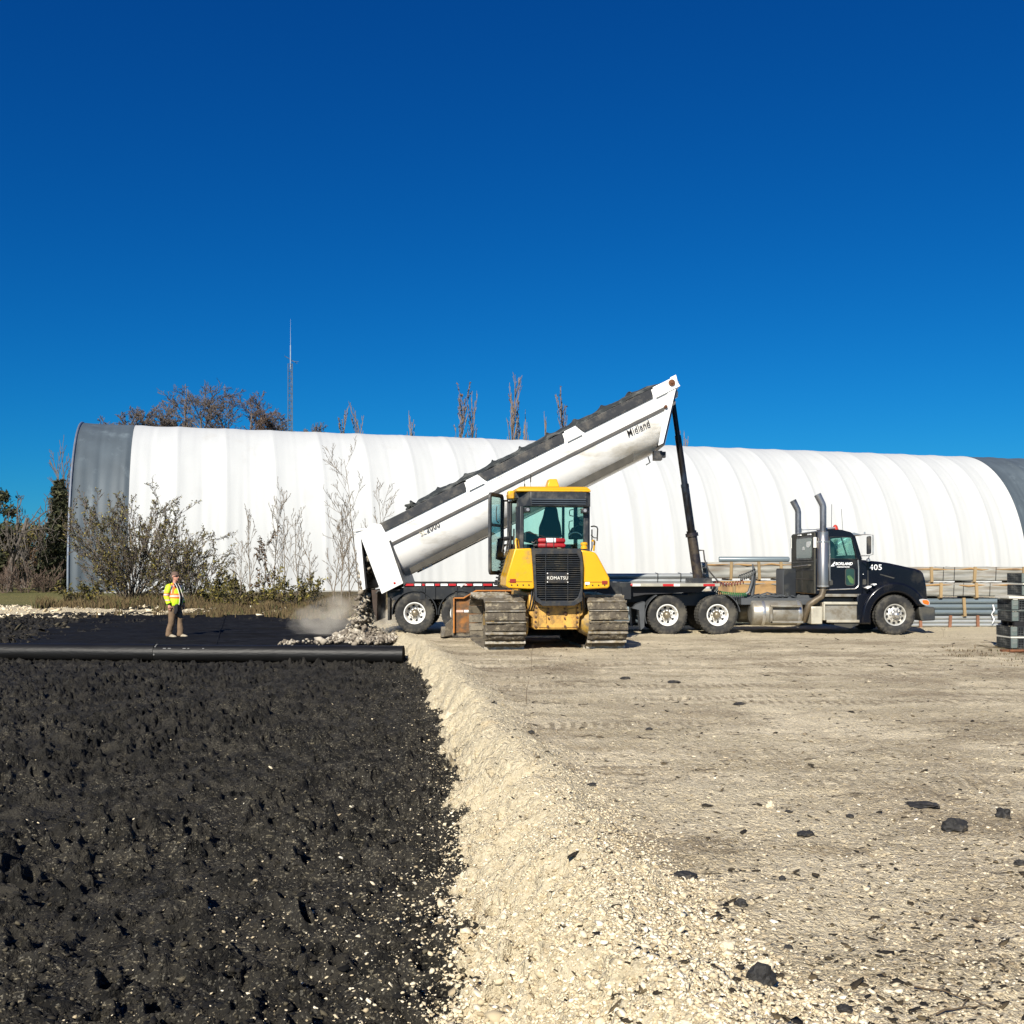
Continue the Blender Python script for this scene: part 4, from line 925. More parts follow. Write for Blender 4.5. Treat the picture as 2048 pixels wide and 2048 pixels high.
def trailer():
    O = Vector((-3.6, 26.9, 0)); root = empty('dump_trailer', O)
    tag(root, 'white half round dump trailer with its long tub raised, tipping rocks into the pit', 'dump trailer')
    th = math.atan2(297, 597); U = Vector((cos(th), 0, sin(th))); Vv = Vector((-sin(th), 0, cos(th)))
    o0 = P(750, 1054, 26.92); YC = 28.13; L_ = 8.76; HW = 1.21
    T = Matrix.Translation(Vector((o0.x, YC, o0.z)))@Matrix(((U.x, 0, Vv.x, 0), (0, 1, 0, 0), (U.z, 0, Vv.z, 0), (0, 0, 0, 1)))   # local (u, y, v)
    def W(u, y, v): return T @ Vector((u, y, v))
    B = lambda mb, *a, **k: mb.build(*a, off=O, **k)
    sec = [(HW, 0), (HW, -.30), (HW, -.58)]
    belly = [(HW-.02, -.64)]+[(.42+(HW-.44)*cos(R(a)), -.66-.82*sin(R(a))) for a in range(6, 91, 7)]+[(0, -1.48)]
    half = sec+belly; prof = half+[(-y, v) for y, v in half[::-1][1:]]
    # tub
    mb = MB(); n = len(prof); us = [0.02, .5, 1.5, 2.5, 3.5, 4.5, 5.5, 6.5, 7.4, 8.2, L_]; V = []
    for i, u in enumerate(us):
        for y, v in prof:
            sh = (.80*(v))*max(0, (u-6.0)/(L_-6.0))**1.0
            V.append(W(u+sh, y, v))
    Fq = [(i*n+j, (i+1)*n+j, (i+1)*n+j+1, i*n+j+1) for i in range(len(us)-1) for j in range(n-1)]
    mb.add(V, Fq+[tuple(range(n)), tuple(range((len(us)-1)*n, len(us)*n))])
    tub = B(mb, 'tub', M_tub, root, smooth=30)
    # inner load surface seen at the rear and liner
    mb = MB(); mb.add([W(.03+8.6*q, y, -.12+.05*sin(q*9+y)) for q in (0, .25, .5, .75, 1) for y in (-1.15, -.4, .4, 1.15)], [(i*4+j, i*4+j+1, (i+1)*4+j+1, (i+1)*4+j) for i in range(4) for j in range(3)])
    B(mb, 'load', M_rockc, tub)
    for s in (-1, 1):
        mb = MB(); mb.prism([(.05, -.56), (8.55, -.56), (8.50, -.63), (.05, -.63)], s*(HW-.01), s*(HW+.022), 'y', T); B(mb, 'side_stripe', M_stripe, tub)
        mb = MB(); mb.prism([(.30, -1.36), (7.0, -1.22), (6.9, -1.46), (.30, -1.50)], min(s*.80, s*.93), max(s*.80, s*.93), 'y', T); B(mb, 'shaded_floor_rail', M_frail, tub)  # deep dark rail, painted to include the shade under the belly
        # dark top rail in three runs
        for (a, b) in ((.02, 2.62), (3.05, 5.50), (5.92, 8.10)):
            mb = MB(); mb.prism([(a, .02), (b, .02), (b-.02, -.12), (b-.06, -.22), (a+.12, -.22), (a+.05, -.10)], s*(HW-.06), s*(HW+.05), 'y', T); B(mb, 'tarp_rail', M_blk, tub, bevel=.008)
        for (a, b) in ((2.64, 3.03), (5.52, 5.90), (8.12, 8.78)):
            mb = MB(); mb.prism([(a+.04, .03), (b, .03), (b+.05, -.26), (a, -.26)], s*(HW-.02), s*(HW+.055), 'y', T); B(mb, 'rail_bracket', M_wp, tub, bevel=.01)
        mb = MB(); mb.box(.0, 8.76, min(s*(HW-.03), s*(HW+.012)), max(s*(HW-.03), s*(HW+.012)), -.29, -.255, T); B(mb, 'rail_lip', M_wp, tub)
    # tarp with bows
    mb = MB(); nb = 170; m_ = 14; V = []
    for i in range(nb+1):
        u = 1.1+(8.55-1.1)*i/nb; f = ((u-1.1)/.82) % 1.0
        for j in range(m_+1):
            q = j/m_; y = -HW-.02+2*(HW+.02)*q
            arch = (1-abs(2*q-1)**4)
            h = .02+arch*(.17+.05*math.exp(-(min(f, 1-f)/.05)**2)+.05*(1-sin(pi*f)))
            end = min(1, (u-1.1)/.25+.2)*min(1, (8.55-u)/.5+.1)
            h = .01+(h+.035*mnoise.noise(Vector((u*2.2, q*4, 1)))+.02*mnoise.noise(Vector((u*6, q*6, 1))))*end
            V.append(W(u, y, h))
    Fq = [(i*(m_+1)+j, (i+1)*(m_+1)+j, (i+1)*(m_+1)+j+1, i*(m_+1)+j+1) for i in range(nb) for j in range(m_)]
    mb.add(V, Fq); tp = B(mb, 'tarp', M_tarp, tub, smooth=70)
    for k in range(10):
        u = 1.1+.82*k
        if u > 7.9: break
        mb = MB(); mb.tube([W(u, -HW-.01+2*(HW+.01)*q/12, .02+(1-abs(2*q/12-1)**4)*.262) for q in range(13)], .016, 6); B(mb, 'tarp_bow', M_tarp, tub)
    mb = MB()
    for k in range(12): mb.tube([W(.95+.02*k, -HW+.05, .05+.10*abs(sin(k*1.7))), W(1.0+.015*k, 0, .10+.10*abs(sin(k*2.3))), W(.95+.02*k, HW-.05, .05+.08*abs(sin(k)))], .035, 7)
    B(mb, 'gathered_tarp', M_tarp, tub)
    # rear frame: two side plates and a header
    pl = [(-.44, .02), (.02, .10), (.18, -.02), (.20, -.5), (.02, -1.66), (-.62, -1.66)]
    for s in (-1, 1):
        mb = MB(); mb.prism(pl, s*(HW-.02), s*(HW+.06), 'y', T); B(mb, 'rear_frame', M_wp, tub, bevel=.012)
    mb = MB(); mb.prism([(-.44, .02), (.02, .10), (.1, -.08), (-.35, -.1)], -HW, HW, 'y', T); B(mb, 'rear_header', M_wp, tub)
    mb = MB(); mb.prism([(.17, -.5), (.22, -.5), (.07, -1.70), (.0, -1.72)], -HW-.065, HW+.065, 'y', T); B(mb, 'rear_edge', M_blk, tub)
    mb = MB(); mb.box(-.42, -.1, -HW, HW, -1.66, -1.56, T); B(mb, 'sill', M_rust, tub)
    for s in (-1, 1):
        p = P(789, 1166, 26.85); mb = MB(); mb.lathe([(.034, 0), (.030, -.02*(1)), (.0001, -.026)], (p.x, YC+s*(HW+.06), p.z) if s < 0 else (p.x, YC+HW+.085, p.z), 'y', 14); B(mb, 'marker_lamp', M_red, tub)
    # tailgate, hanging from its top hinge
    hx = P(716, 1066, 26.92); bx = P(729, 1180, 26.92)
    g = MB(); g.prism([(hx.x-.06, hx.z+.02), (hx.x+.06, hx.z+.05), (bx.x+.03, bx.z+.02), (bx.x-.05, bx.z-.01)], YC-HW-.01, YC+HW+.01, 'y'); tg = B(g, 'tailgate', M_wp, root, bevel=.012)
    for k in range(4):
        y = YC-1.0+k*.66; g = MB(); g.prism([(hx.x-.11, hx.z-.1), (hx.x-.06, hx.z-.08), (bx.x-.05, bx.z+.1), (bx.x-.10, bx.z+.08)], y-.04, y+.04, 'y'); B(g, 'gate_rib', M_wp, tg)
    g = MB(); g.prism([(hx.x+.05, hx.z-.12), (hx.x+.085, hx.z-.10), (bx.x+.07, bx.z+.06), (bx.x+.035, bx.z+.02)], YC-HW+.03, YC+HW-.03, 'y'); B(g, 'gate_shade_sheet', M_dark, tg)  # black sheet painted as the shade on the gate's inner side
    g = MB()
    for s in (-1, 1): g.tube([(hx.x-.1, YC+s*(HW+.03), hx.z+.05), (hx.x+.12, YC+s*(HW+.03), hx.z+.09), (hx.x+.45, YC+s*(HW+.03), hx.z+.08)], .035, 8)
    g.split('hinge', M_wp, tg, off=O)
    g = MB(); q1, q2 = P(741, 1180, 27), P(753, 1180, 27); q3, q4 = P(750, 1243, 27), P(744, 1215, 27)
    g.prism([(q1.x, q1.z), (q2.x, q2.z), (q3.x+.02, q3.z), (q4.x, q4.z)], YC-.95, YC+.95, 'y'); B(g, 'rubber_flap', M_rust2, root)
    g = MB(); g.tube([P(752, 1188, 27), P(756, 1182, 27), P(800, 1180, 27)], .03, 6); 
    g.prism([(P(772, 1172, 27).x, P(772, 1178, 27).z), (P(806, 1172, 27).x, P(806, 1178, 27).z), (P(806, 1172, 27).x, P(806, 1197, 27).z), (P(782, 1172, 27).x, P(782, 1202, 27).z), (P(774, 0, 27).x, P(774, 1195, 27).z)], YC-1.0, YC+1.0, 'y')
    B(g, 'rear_bumper', M_blk, root, bevel=.01)
    for s in (-1, 1):
        g = MB(); g.box(P(777, 0, 27).x, P(781, 0, 27).x, YC+s*1.05-.25, YC+s*1.05+.25, P(0, 1240, 27).z, P(0, 1195, 27).z); B(g, 'mud_flap', M_rub, root)
    # front end of the tub
    f = MB(); 
    for s in (-1, 1): f.prism([(8.70, .06), (8.86, .06), (8.82, -.12), (7.76, -1.40), (7.62, -1.40)], s*(HW-.05), s*(HW+.03), 'y', T)
    f.split('front_flange', M_wp, tub, off=O)
    f = MB(); f.prism([(8.80, -.10), (8.88, -.12), (7.80, -1.46), (7.72, -1.40)], -HW+.08, HW-.08, 'y', T); B(f, 'front_wall', mat('bluegrey_paint', (.12, .14, .19), .4), tub)
    for s in (-1, 1):
        for (px, py, r) in ((1343, 766, .085), (1331, 814, .045)):
            p = P(px, py, 26.9); f = MB(); f.lathe([(r, 0), (r, -.05), (r*.45, -.055), (r*.4, -.08), (.0001, -.08)], (p.x, YC+s*(HW+.04)+(.0 if s < 0 else .08), p.z), 'y', 22); B(f, 'roller', M_rust, tub)
        p = P(1350, 783, 26.9); q = P(1336, 790, 26.9); f = MB()
        f.prism([(q.x-.1, q.z-.12), (q.x, q.z-.18), (p.x+.13, p.z-.09), (p.x+.14, p.z+.06), (p.x+.05, p.z+.13), (q.x-.12, q.z+.08)], YC+s*(HW-.3), YC+s*(HW-.3)+.05, 'y'); B(f, 'lift_ear', M_wp, tub, bevel=.02)
        f = MB(); f.lathe([(.05, 0), (.05, -.03), (.0001, -.03)], (p.x+.03, YC+s*(HW-.3), p.z), 'y', 16); B(f, 'pin', M_rust, tub)
    f = MB(); p = P(1312, 912, 27.4); f.box(p.x-.08, p.x+.14, 27.2, 27.5, p.z-.12, p.z+.12); f.box(p.x+.12, p.x+.24, 27.25, 27.45, p.z-.05, p.z+.1)
    f.tube([P(1296, 913, 27.2), P(1300, 925, 27.2), P(1292, 930, 27.2)], .018, 6); B(f, 'underbody_fittings', M_blk, tub)
    f = MB(); f.tube([P(848, 1134, 27.3), P(845, 1140, 27.3), P(864, 1131, 27.3), P(861, 1125, 27.3)], .016, 6); f.box(P(848, 0, 27.3).x, P(860, 0, 27.3).x, 27.28, 27.32, P(0, 1131, 27.3).z, P(0, 1122, 27.3).z); B(f, 'step_bracket', M_wp, tub)
    # lettering on the side
    def LT(u, v): 
        return T @ Matrix.Translation((u, -HW-.012, v)) @ Matrix.Rotation(R(90), 4, 'X')
    for (s_, px, py, sz, m, sh, xs) in (('Midland', 1276, 857, .225, M_txt, .15, .88), ('2000', 865, 1055, .20, M_txt, .12, .95), ('SL', 845, 1065, .19, M_txtf, .12, .9)):
        p = P(px, py, 26.92); d = p-Vector((o0.x, 26.92, o0.z)); text_o = text_obj('lettering', s_, sz, m, tub, Matrix.Translation(-O) @ LT(d.dot(U), d.dot(Vv)), bold=.0018, shear=sh, xs=xs, sp=1.06)
    # chassis
    x0, x1 = P(807, 0, 26.95).x, P(1262, 0, 26.95).x; zt_, zb_ = 1.37, .93
    c = MB()
    for s in (-1, 1):
        ya, yb = sorted((YC+s*1.20, YC+s*1.14)); c.box(x0, x1, ya, yb, zb_, zt_)
    c.box(x0, x1, YC-1.14, YC+1.14, zt_-.16, zt_-.06); c.box(x0+.1, x1+1.2, YC-.5, YC-.35, zb_-.1, zt_-.2); c.box(x0+.1, x1+1.2, YC+.35, YC+.5, zb_-.1, zt_-.2)
    ch = B(c, 'chassis', M_blk2, root, bevel=.006)
    ribs = [843, 848, 868.5, 912.5, 945.5, 966, 1240, 1200, 1150, 1060, 1010]
    c = MB()
    for px in ribs:
        x = P(px, 0, 26.9).x; c.box(x-.03, x+.03, YC-1.235, YC-1.2, zb_, zt_-.10)
    c.split('chassis_rib', M_blk2, ch, off=O)
    xs = [809, 828, 843, 850, 868.5, 880, 896, 913, 927, 945.5, 965, 985, 1003, 1023, 1041, 1060]
    for k in range(len(xs)-1):
        c = MB(); c.box(P(xs[k], 0, 26.9).x+.02, P(xs[k+1], 0, 26.9).x-.01, YC-1.246, YC-1.238, zt_-.085, zt_-.03); B(c, 'reflective_tape', M_red if k % 2 == 0 else M_tapew, ch)
    # a white round sticker shaped like a globe
    c = MB(); gx, gz = P(928, 1173, 26.9).x, P(0, 1172, 26.9).z
    for ring in range(2): c.tube([(gx+.085*cos(a)*(1-.3*ring), YC-1.25, gz+.055*sin(a)*(1-.5*ring)) for a in [R(20+15*i) for i in range(14)]], .008, 4)
    B(c, 'sticker', M_tapew, ch)
    # gooseneck and landing legs
    c = MB(); xa, xb = P(1262, 0, 26.95).x, P(1440, 0, 26.95).x
    c.box(xa, xb, YC-1.20, YC+1.20, 1.265, 1.345); gn = B(c, 'gooseneck_deck', M_deck, root, bevel=.01)
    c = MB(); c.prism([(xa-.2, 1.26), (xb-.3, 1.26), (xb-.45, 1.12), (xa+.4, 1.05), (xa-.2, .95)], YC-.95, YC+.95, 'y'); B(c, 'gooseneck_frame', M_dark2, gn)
    for (pa, pb, m) in ((1264, 1281, M_tapew), (1326, 1348, M_red), (1348, 1360, M_tapew), (1407, 1430, M_red)):
        c = MB(); c.box(P(pa, 0, 26.9).x, P(pb, 0, 26.9).x, YC-1.212, YC-1.204, 1.275, 1.335); B(c, 'reflective_tape', m, gn)
    c = MB(); p = P(1263.5, 1168.5, 26.9); c.lathe([(.035, 0), (.03, -.02), (.0001, -.03)], (p.x, YC-1.2, 1.31), 'y', 12); B(c, 'marker_lamp', M_red, gn)
    for s in (-1, 1):
        c = MB(); x = P(1246, 0, 26.9).x; c.box(x-.06, x+.06, YC+s*.95-.06, YC+s*.95+.06, .62, 1.38); c.box(x-.12, x+.12, YC+s*.95-.1, YC+s*.95+.1, .56, .62); B(c, 'landing_leg', M_blk3, root, bevel=.008)
    c = MB(); c.tube([P(1255, 1185, 27.5), P(1375, 1179, 27.5)], .07, 10); c.tube([P(1290, 1192, 27.8), P(1375, 1190, 27.8)], .06, 10); B(c, 'air_tank', M_bluest, root)
    # wheels and fenders
    for px in (829, 922):
        x = P(px, 0, 26.9).x
        for s in (-1, 1):
            tyre(root, (x-O.x, YC-O.y+s*1.09, .565), .52, .27, s, M_rim)
            tyre(root, (x-O.x, YC-O.y+s*.76, .565), .52, .27, s, M_rim, tread=False)
            fm_ = MB(); pts = [(x+.60*cos(a), .565+.60*sin(a)) for a in [R(-4+188*i/24) for i in range(25)]]; pin = [(x+.575*cos(a), .565+.575*sin(a)) for a in [R(-4+188*i/24) for i in range(25)]]
            y0, y1 = sorted((YC+s*.60, YC+s*1.235))
            for i in range(24): fm_.prism([pts[i], pts[i+1], pin[i+1], pin[i]], y0, y1, 'y')
            B(fm_, 'fender', M_blk2, root)
        c = MB(); c.tube([(x, YC-1.0, .565), (x, YC+1.0, .565)], .09, 12); c.box(x-.5, x+.5, YC-.52, YC-.4, .62, .76); c.box(x-.5, x+.5, YC+.4, YC+.52, .62, .76); B(c, 'axle', M_dullal, root)
    # telescopic cylinder
    a = P(1345, 797, YC); b = P(1397, 1163, YC); d = b-a
    cuts = [(0, .215, .068), (.215, .48, .088), (.48, .735, .108), (.735, 1.0, .138)]
    cy = None
    for k, (t0, t1, r) in enumerate(cuts):
        c = MB(); c.tube([a+d*t0, a+d*t1], r, 20); c.tube([a+d*(t1-.012), a+d*(t1+.006)] if k < 3 else [a+d*t0, a+d*(t0+.02)], r*1.28, 20)
        o_ = B(c, 'cylinder_stage', M_hydr if k < 3 else M_hydo, root if k == 0 else cy)
        if k == 0: cy = o_
    c = MB(); p = a+d*.83; c.tube([p+Vector((.12, -.1, 0)), p+Vector((.24, -.1, .0)), p+Vector((.27, -.1, -.25)), p+Vector((.38, -.1, -.55)), p+Vector((.62, -.1, -.83)), p+Vector((.9, 0, -.98))], .022, 7); B(c, 'hydraulic_hose', M_stripe, cy)
    c = MB(); c.box(b.x-.3, b.x+.3, YC-.35, YC+.35, 1.34, 1.48); B(c, 'cylinder_cradle', M_blk, root)
M_rust2 = mat('muddy_rubber', (.045, .03, .022), .85, var=.4, scale=3); M_deck = mat('deck_steel', (.30, .29, .24), .6, var=.2, dirt=(.4, .38, .3), damt=.3)
M_blk2 = mat('bluish_black_paint', (.011, .013, .016), .5, var=.25, spec=.35, dirt=(.05, .05, .044), damt=.2); M_dark2 = mat('near_black_steel', (.012, .012, .015), .6); M_blk3 = mat('grey_steel', (.06, .065, .07), .5)  # the gooseneck frame takes a plain near-black steel
M_bluest = mat('blue_grey_tank', (.06, .09, .16), .35, .2); M_hydr = mat('dark_chrome', (.045, .055, .075), .28, .55, dirt=(.02, .015, .012), damt=.5, dscale=3, stretch=(1, 1, .5)); M_hydo = mat('oily_cylinder', (.028, .024, .03), .35, .4, dirt=(.09, .07, .05), damt=.4, dscale=4)
trailer()
# ------------------------------------------------------------ tractor unit
M_nav = mat('dark_navy_paint', (.004, .005, .009), .25, var=.2, scale=2, coat=.12, spec=.3, dirt=(.03, .028, .025), damt=.10, dscale=1.4)
M_navd = mat('dusty_dark_panel', (.018, .021, .022), .5, var=.2, scale=3, dirt=(.05, .048, .04), damt=.5, dscale=2.5)
M_glassd = glass_mat('cab_glass', (.80, .95, .91)); M_glassk = mat('dark_sleeper_glass', (.10, .135, .12), .25, var=.1, spec=.6)
M_brass = mat('heat_stained_pipe', (.22, .18, .13), .4, .7, var=.3, scale=6)
M_muf = mat('muffler_steel', (.40, .37, .34), .30, .85, var=.15, scale=3, dirt=(.25, .2, .16), damt=.3, stretch=(1, 1, .3))
M_orange = mat('amber_lamp', (.75, .13, .01), .25, coat=.5); M_lampw = mat('clear_lamp', (.38, .38, .37), .15, coat=.5)
M_seat = mat('dark_seat', (.012, .016, .016), .8); M_green = mat('green_cloth', (.10, .30, .06), .8)
M_redplastic = mat('red_beacon', (.45, .05, .03), .3)
def c4(cx, cy, Y=26.95): p = P(1560+cx/3.959, 960+cy/3.959, Y); return (p.x, p.z)
def poly4(pts, Y=26.95): return [c4(a, b, Y) for a, b in pts]
def rounded(pts, r, seg=4):
    out = []; n = len(pts)
    for i in range(n):
        p = Vector(pts[i]); a = Vector(pts[i-1])-p; b = Vector(pts[(i+1) % n])-p
        q = min(r, a.length*.45, b.length*.45); A_ = p+a.normalized()*q; B_ = p+b.normalized()*q
        for k in range(seg+1):
            t = k/seg; out.append(tuple(A_.lerp(p, t).lerp(p.lerp(B_, t), t)))
    return out
def tractor():
    O = Vector((7.5, 27.0, 0)); root = empty('semi_truck', O)
    tag(root, 'black bonneted tractor truck numbered 405 with twin chrome stacks, coupled to the white trailer', 'truck')
    B = lambda mb, *a, **k: mb.build(*a, off=O, **k)
    YC = 28.15; YN, YF = 27.03, 29.27
    # cab shell: sides with a window hole made from framed pieces
    def side(y0, y1):
        mb = MB()
        # lower door body
        mb.prism(poly4([(290, 625), (650, 632), (665, 700), (660, 905), (290, 905)]), y0, y1)
        mb.prism(poly4([(290, 405), (400, 390), (500, 394), (570, 412), (600, 440), (596, 456), (400, 452), (290, 452)]), y0, y1)
        mb.prism(poly4([(290, 450), (398, 450), (402, 627), (290, 627)]), y0, y1)
        mb.prism(poly4([(574, 452), (600, 440), (656, 632), (612, 627)]), y0, y1)
        return mb
    cabb = B(side(YN, YN+.06), 'cab', M_nav, root, bevel=.01)
    B(side(YF-.06, YF), 'cab_side', M_nav, cabb, bevel=.01)
    mb = MB()   # roof, back, floor, cowl, as closed shapes
    (xa, za), (xb, zb) = c4(290, 400), c4(600, 440); xr = c4(400, 0)[0]
    mb.prism(poly4([(290, 405), (400, 388), (500, 392), (570, 411), (602, 440), (595, 447), (560, 424), (500, 404), (400, 400), (290, 417)]), YN+.06, YF-.06)
    mb.prism(poly4([(290, 410), (300, 410), (300, 900), (290, 900)]), YN+.06, YF-.06)
    mb.prism(poly4([(290, 890), (660, 890), (660, 905), (290, 905)]), YN+.06, YF-.06)
    mb.prism(poly4([(640, 625), (662, 632), (665, 900), (645, 900)]), YN+.06, YF-.06)
    B(mb, 'cab_shell', M_nav, cabb)
    # rear wall of the cab, seen obliquely, with its window
    XW = 7.985; ryz = lambda px, py: (lambda Y: (Y, CAMZ-(py-HY)/F*Y))(XW*F/(px-HX))
    def r4(pts): return [ryz(1560+a/3.959, 960+b/3.959) for a, b in pts]
    zt9, zb9 = c4(290, 410)[1], c4(290, 900)[1]
    mb = MB(); mb.prism([(YN+.01, zb9), (YF-.01, zb9), (YF-.01, zt9-.03), (YF-.10, zt9), (YN+.10, zt9), (YN+.01, zt9-.03)], XW-.005, XW+.05, 'x'); slp = B(mb, 'rear_wall', M_rearw, root, bevel=.01)
    mb = MB(); wy = [r4([(255, 500)])[0][0], r4([(137, 500)])[0][0]]; mb.prism(rounded([(wy[0], 2.02), (wy[1], 2.02), (wy[1], 2.56), (wy[0], 2.56)], .08), XW-.025, XW-.006, 'x'); B(mb, 'rear_window', M_glassk, slp)
    mb = MB(); wf = rounded([(wy[0]-.05, 1.97), (wy[1]+.05, 1.97), (wy[1]+.05, 2.61), (wy[0]-.05, 2.61)], .1); mb.prism(wf, XW-.015, XW-.004, 'x'); B(mb, 'window_seal', M_blk, slp)
    mb = MB(); mb.prism(rounded(r4([(217, 490), (250, 484), (250, 520), (235, 536), (217, 530)]), .05), XW-.032, XW-.026, 'x'); mb.prism(rounded(r4([(186, 530), (198, 528), (202, 554), (184, 556)]), .03), XW-.032, XW-.026, 'x'); mb.split('window_sticker', M_stick, slp, off=O)
    mb = MB()
    for q_ in (((150, 434), (172, 432), (172, 441), (150, 443)), ((228, 427), (250, 425), (250, 435), (228, 437))): mb.prism(r4(q_), XW-.04, XW-.006, 'x')
    mb.split('marker_lamp', M_tapew, slp, off=O)
    mb = MB(); mb.box(XW-.03, XW+.05, YN-.012, YN+.01, c4(0, 535)[1], c4(0, 452)[1]); mb.box(XW-.03, XW, YF-.06, YF-.01, 2.32, 2.62); mb.split('corner_reflector', M_stick, slp, off=O)
    mb = MB(); mb.tube([(XW, YF-.35, 1.78), (XW-.06, YF-.40, 1.79), (XW-.06, YN+.35, 1.83), (XW, YN+.30, 1.83)], .016, 6); B(mb, 'grab_handle', M_dullal, slp)
    mb = MB()
    for z in (1.92, 1.45, 1.7): mb.box(XW-.012, XW-.004, YN+.06, YF-.06, z-.012, z+.012)
    mb.box(XW-.012, XW-.004, YC-.02, YC+.02, 1.1, 1.9); B(mb, 'panel_seam', M_blk, slp)
    # glass
    mb = MB()
    for y in (YN+.03, YF-.03):
        mb.prism(poly4([(400, 452), (574, 452), (613, 628), (402, 628)]), y-.003, y+.003)
    mb.split('door_window', M_glassd, cabb, off=O)
    mb = MB(); (x0, z0), (x1, z1) = c4(598, 446), c4(652, 628); mb.prism([(x0, z0), (x0+.012, z0), (x1+.012, z1), (x1, z1)], YN+.08, YF-.08); B(mb, 'windscreen', M_glassd, cabb)
    mb = MB(); mb.prism([(x0-.01, z0+.02), (x0+.03, z0), (x1+.03, z1), (x1-.02, z1)], YN+.02, YN+.09); mb.prism([(x0-.01, z0+.02), (x0+.03, z0), (x1+.03, z1), (x1-.02, z1)], YF-.09, YF-.02); mb.prism([(x0, z0), (x0+.02, z0), (x1+.02, z1), (x1, z1)], YC-.03, YC+.03); mb.split('windscreen_pillar', M_nav, cabb, off=O)
    mb = MB(); mb.prism(poly4([(470, 433), (560, 428), (600, 415), (662, 433), (655, 440), (600, 436), (560, 440)]), YN+.02, YF-.02); B(mb, 'sun_visor', M_chrome, cabb)
    # door outline trim
    mb = MB(); tr = [(625, 632), (630, 700), (630, 830), (620, 850), (600, 862), (400, 868), (300, 870)]
    mb.tube([Vector((c4(a, b)[0], YN-.008, c4(a, b)[1])) for a, b in tr], .016, 6); B(mb, 'door_trim', M_chrome, cabb)
    mb = MB(); mb.tube([Vector((c4(a, b)[0], YN-.004, c4(a, b)[1])) for a, b in [(401, 450), (574, 452), (600, 540), (614, 627), (402, 622), (401, 450)]], .010, 5); mb.tube([Vector((c4(a, b)[0], YN-.004, c4(a, b)[1])) for a, b in [(397, 450), (396, 860)]], .008, 5); B(mb, 'door_seal', M_blk, cabb)
    mb = MB(); mb.prism(rounded(poly4([(524, 702), (596, 700), (598, 832), (526, 836)]), .06), YN-.012, YN+.01); pk = B(mb, 'lower_window', M_peep, cabb)
    (a, b), (c_, d_) = c4(522, 838), c4(600, 698)
    mb = MB(); mb.rrect_frame(a, c_, b, d_, YN-.018, YN-.002, .02, .07); B(mb, 'lower_window_frame', M_navd, pk)
    mb = MB(); mb.prism(rounded(poly4([(535, 760), (560, 752), (592, 790), (590, 826), (560, 812)]), .04), YN-.016, YN-.011); B(mb, 'painted_reflection', M_green2, pk)  # green patch painted onto the pane as a reflection
    mb = MB(); mb.prism(rounded(poly4([(398, 790), (412, 788), (424, 800), (424, 832), (398, 836)]), .02), YN-.02, YN); B(mb, 'door_handle', M_navd, cabb)
    # interior
    mb = MB(); x, z = c4(430, 700); mb.prism(rounded(poly4([(400, 700), (405, 500), (440, 470), (475, 500), (480, 640), (560, 650), (560, 720)]), .05), YN+.35, YN+.85); mb.prism(rounded(poly4([(400, 700), (405, 500), (440, 470), (475, 500), (480, 640), (560, 650), (560, 720)]), .05), YF-.85, YF-.35); mb.split('seat', M_seat, cabb, off=O, bevel=.03)
    mb = MB(); mb.prism(rounded(poly4([(560, 640), (600, 590), (640, 610), (650, 700), (560, 720)]), .04), YN+.1, YF-.1); B(mb, 'dashboard', M_seat, cabb)
    mb = MB(); cx, cz = c4(545, 600); mb.lathe([(.20, -.012), (.215, 0), (.20, .012), (.185, 0), (.20, -.012)], (0, 0, 0), 'z', 24, Matrix.Translation((cx, YF-.6, cz)) @ Matrix.Rotation(R(55), 4, 'Y')); B(mb, 'steering_wheel', M_greydk, cabb)
    # logo on the door
    def TX(s_, a, b, h, m, sh=0, xs=1, y=YN-.006, bold=.002): x, z = c4(a, b); return text_obj('lettering', s_, h, m, cabb, Matrix.Translation(Vector((x, y, z))-O) @ Matrix.Rotation(R(90), 4, 'X'), bold=bold, shear=sh, xs=xs)
    TX('BORLAND', 512, 664, .105, M_txtw, .25, .92); TX('CONSTRUCTION INC', 508, 689, .040, M_txtw, 0, .85, bold=.001)
    mb = MB(); mb.prism(poly4([(408, 684), (440, 646), (446, 656), (432, 668), (440, 682)]), YN-.007, YN-.001); B(mb, 'logo', M_txtw, cabb)
    # cowl and hood
    hood = [(650, 628), (730, 636), (820, 645), (900, 657), (980, 674), (1050, 690), (1110, 702), (1150, 716), (1172, 738), (1188, 790), (1200, 860), (1208, 1000), (1120, 1010)]
    wc = (910, 1085)
    arch = [(wc[0]+215*cos(R(a)), wc[1]-215*sin(R(a))) for a in range(18, 158, 10)]
    mb = MB(); YHn, YHf = YN+.20, YF-.20
    mb.prism(poly4(hood+[(1100, 1000), (1080, 940), (1000, 880), (880, 860), (780, 890), (730, 925), (650, 925)]), YHn, YHf); hd = B(mb, 'hood', M_nav, root, bevel=.07)
    hd.modifiers['bevel'].segments = 4
    # flared fender
    outer = [(wc[0]+262*cos(R(a))*1.0, wc[1]-275*sin(R(a))) for a in range(20, 178, 8)]
    inner = [(wc[0]+192*cos(R(a)), wc[1]-195*sin(R(a))) for a in range(178, 18, -8)]
    for (y0, y1, ny) in ((YN-.12, YHn+.25, 1), (YHf-.25, YF+.12, -1)):
        mb = MB(); mb.prism(poly4(outer[:1]+outer+[(640, 1140), (725, 1140)]+inner), y0, y1); B(mb, 'fender', M_nav, root, bevel=.05)
    mb = MB(); mb.prism(poly4([(612, 905), (665, 900), (740, 905), (700, 960), (690, 1140), (612, 1140)]), YN-.05, YN+.25); B(mb, 'cab_skirt', M_nav, root, bevel=.03)
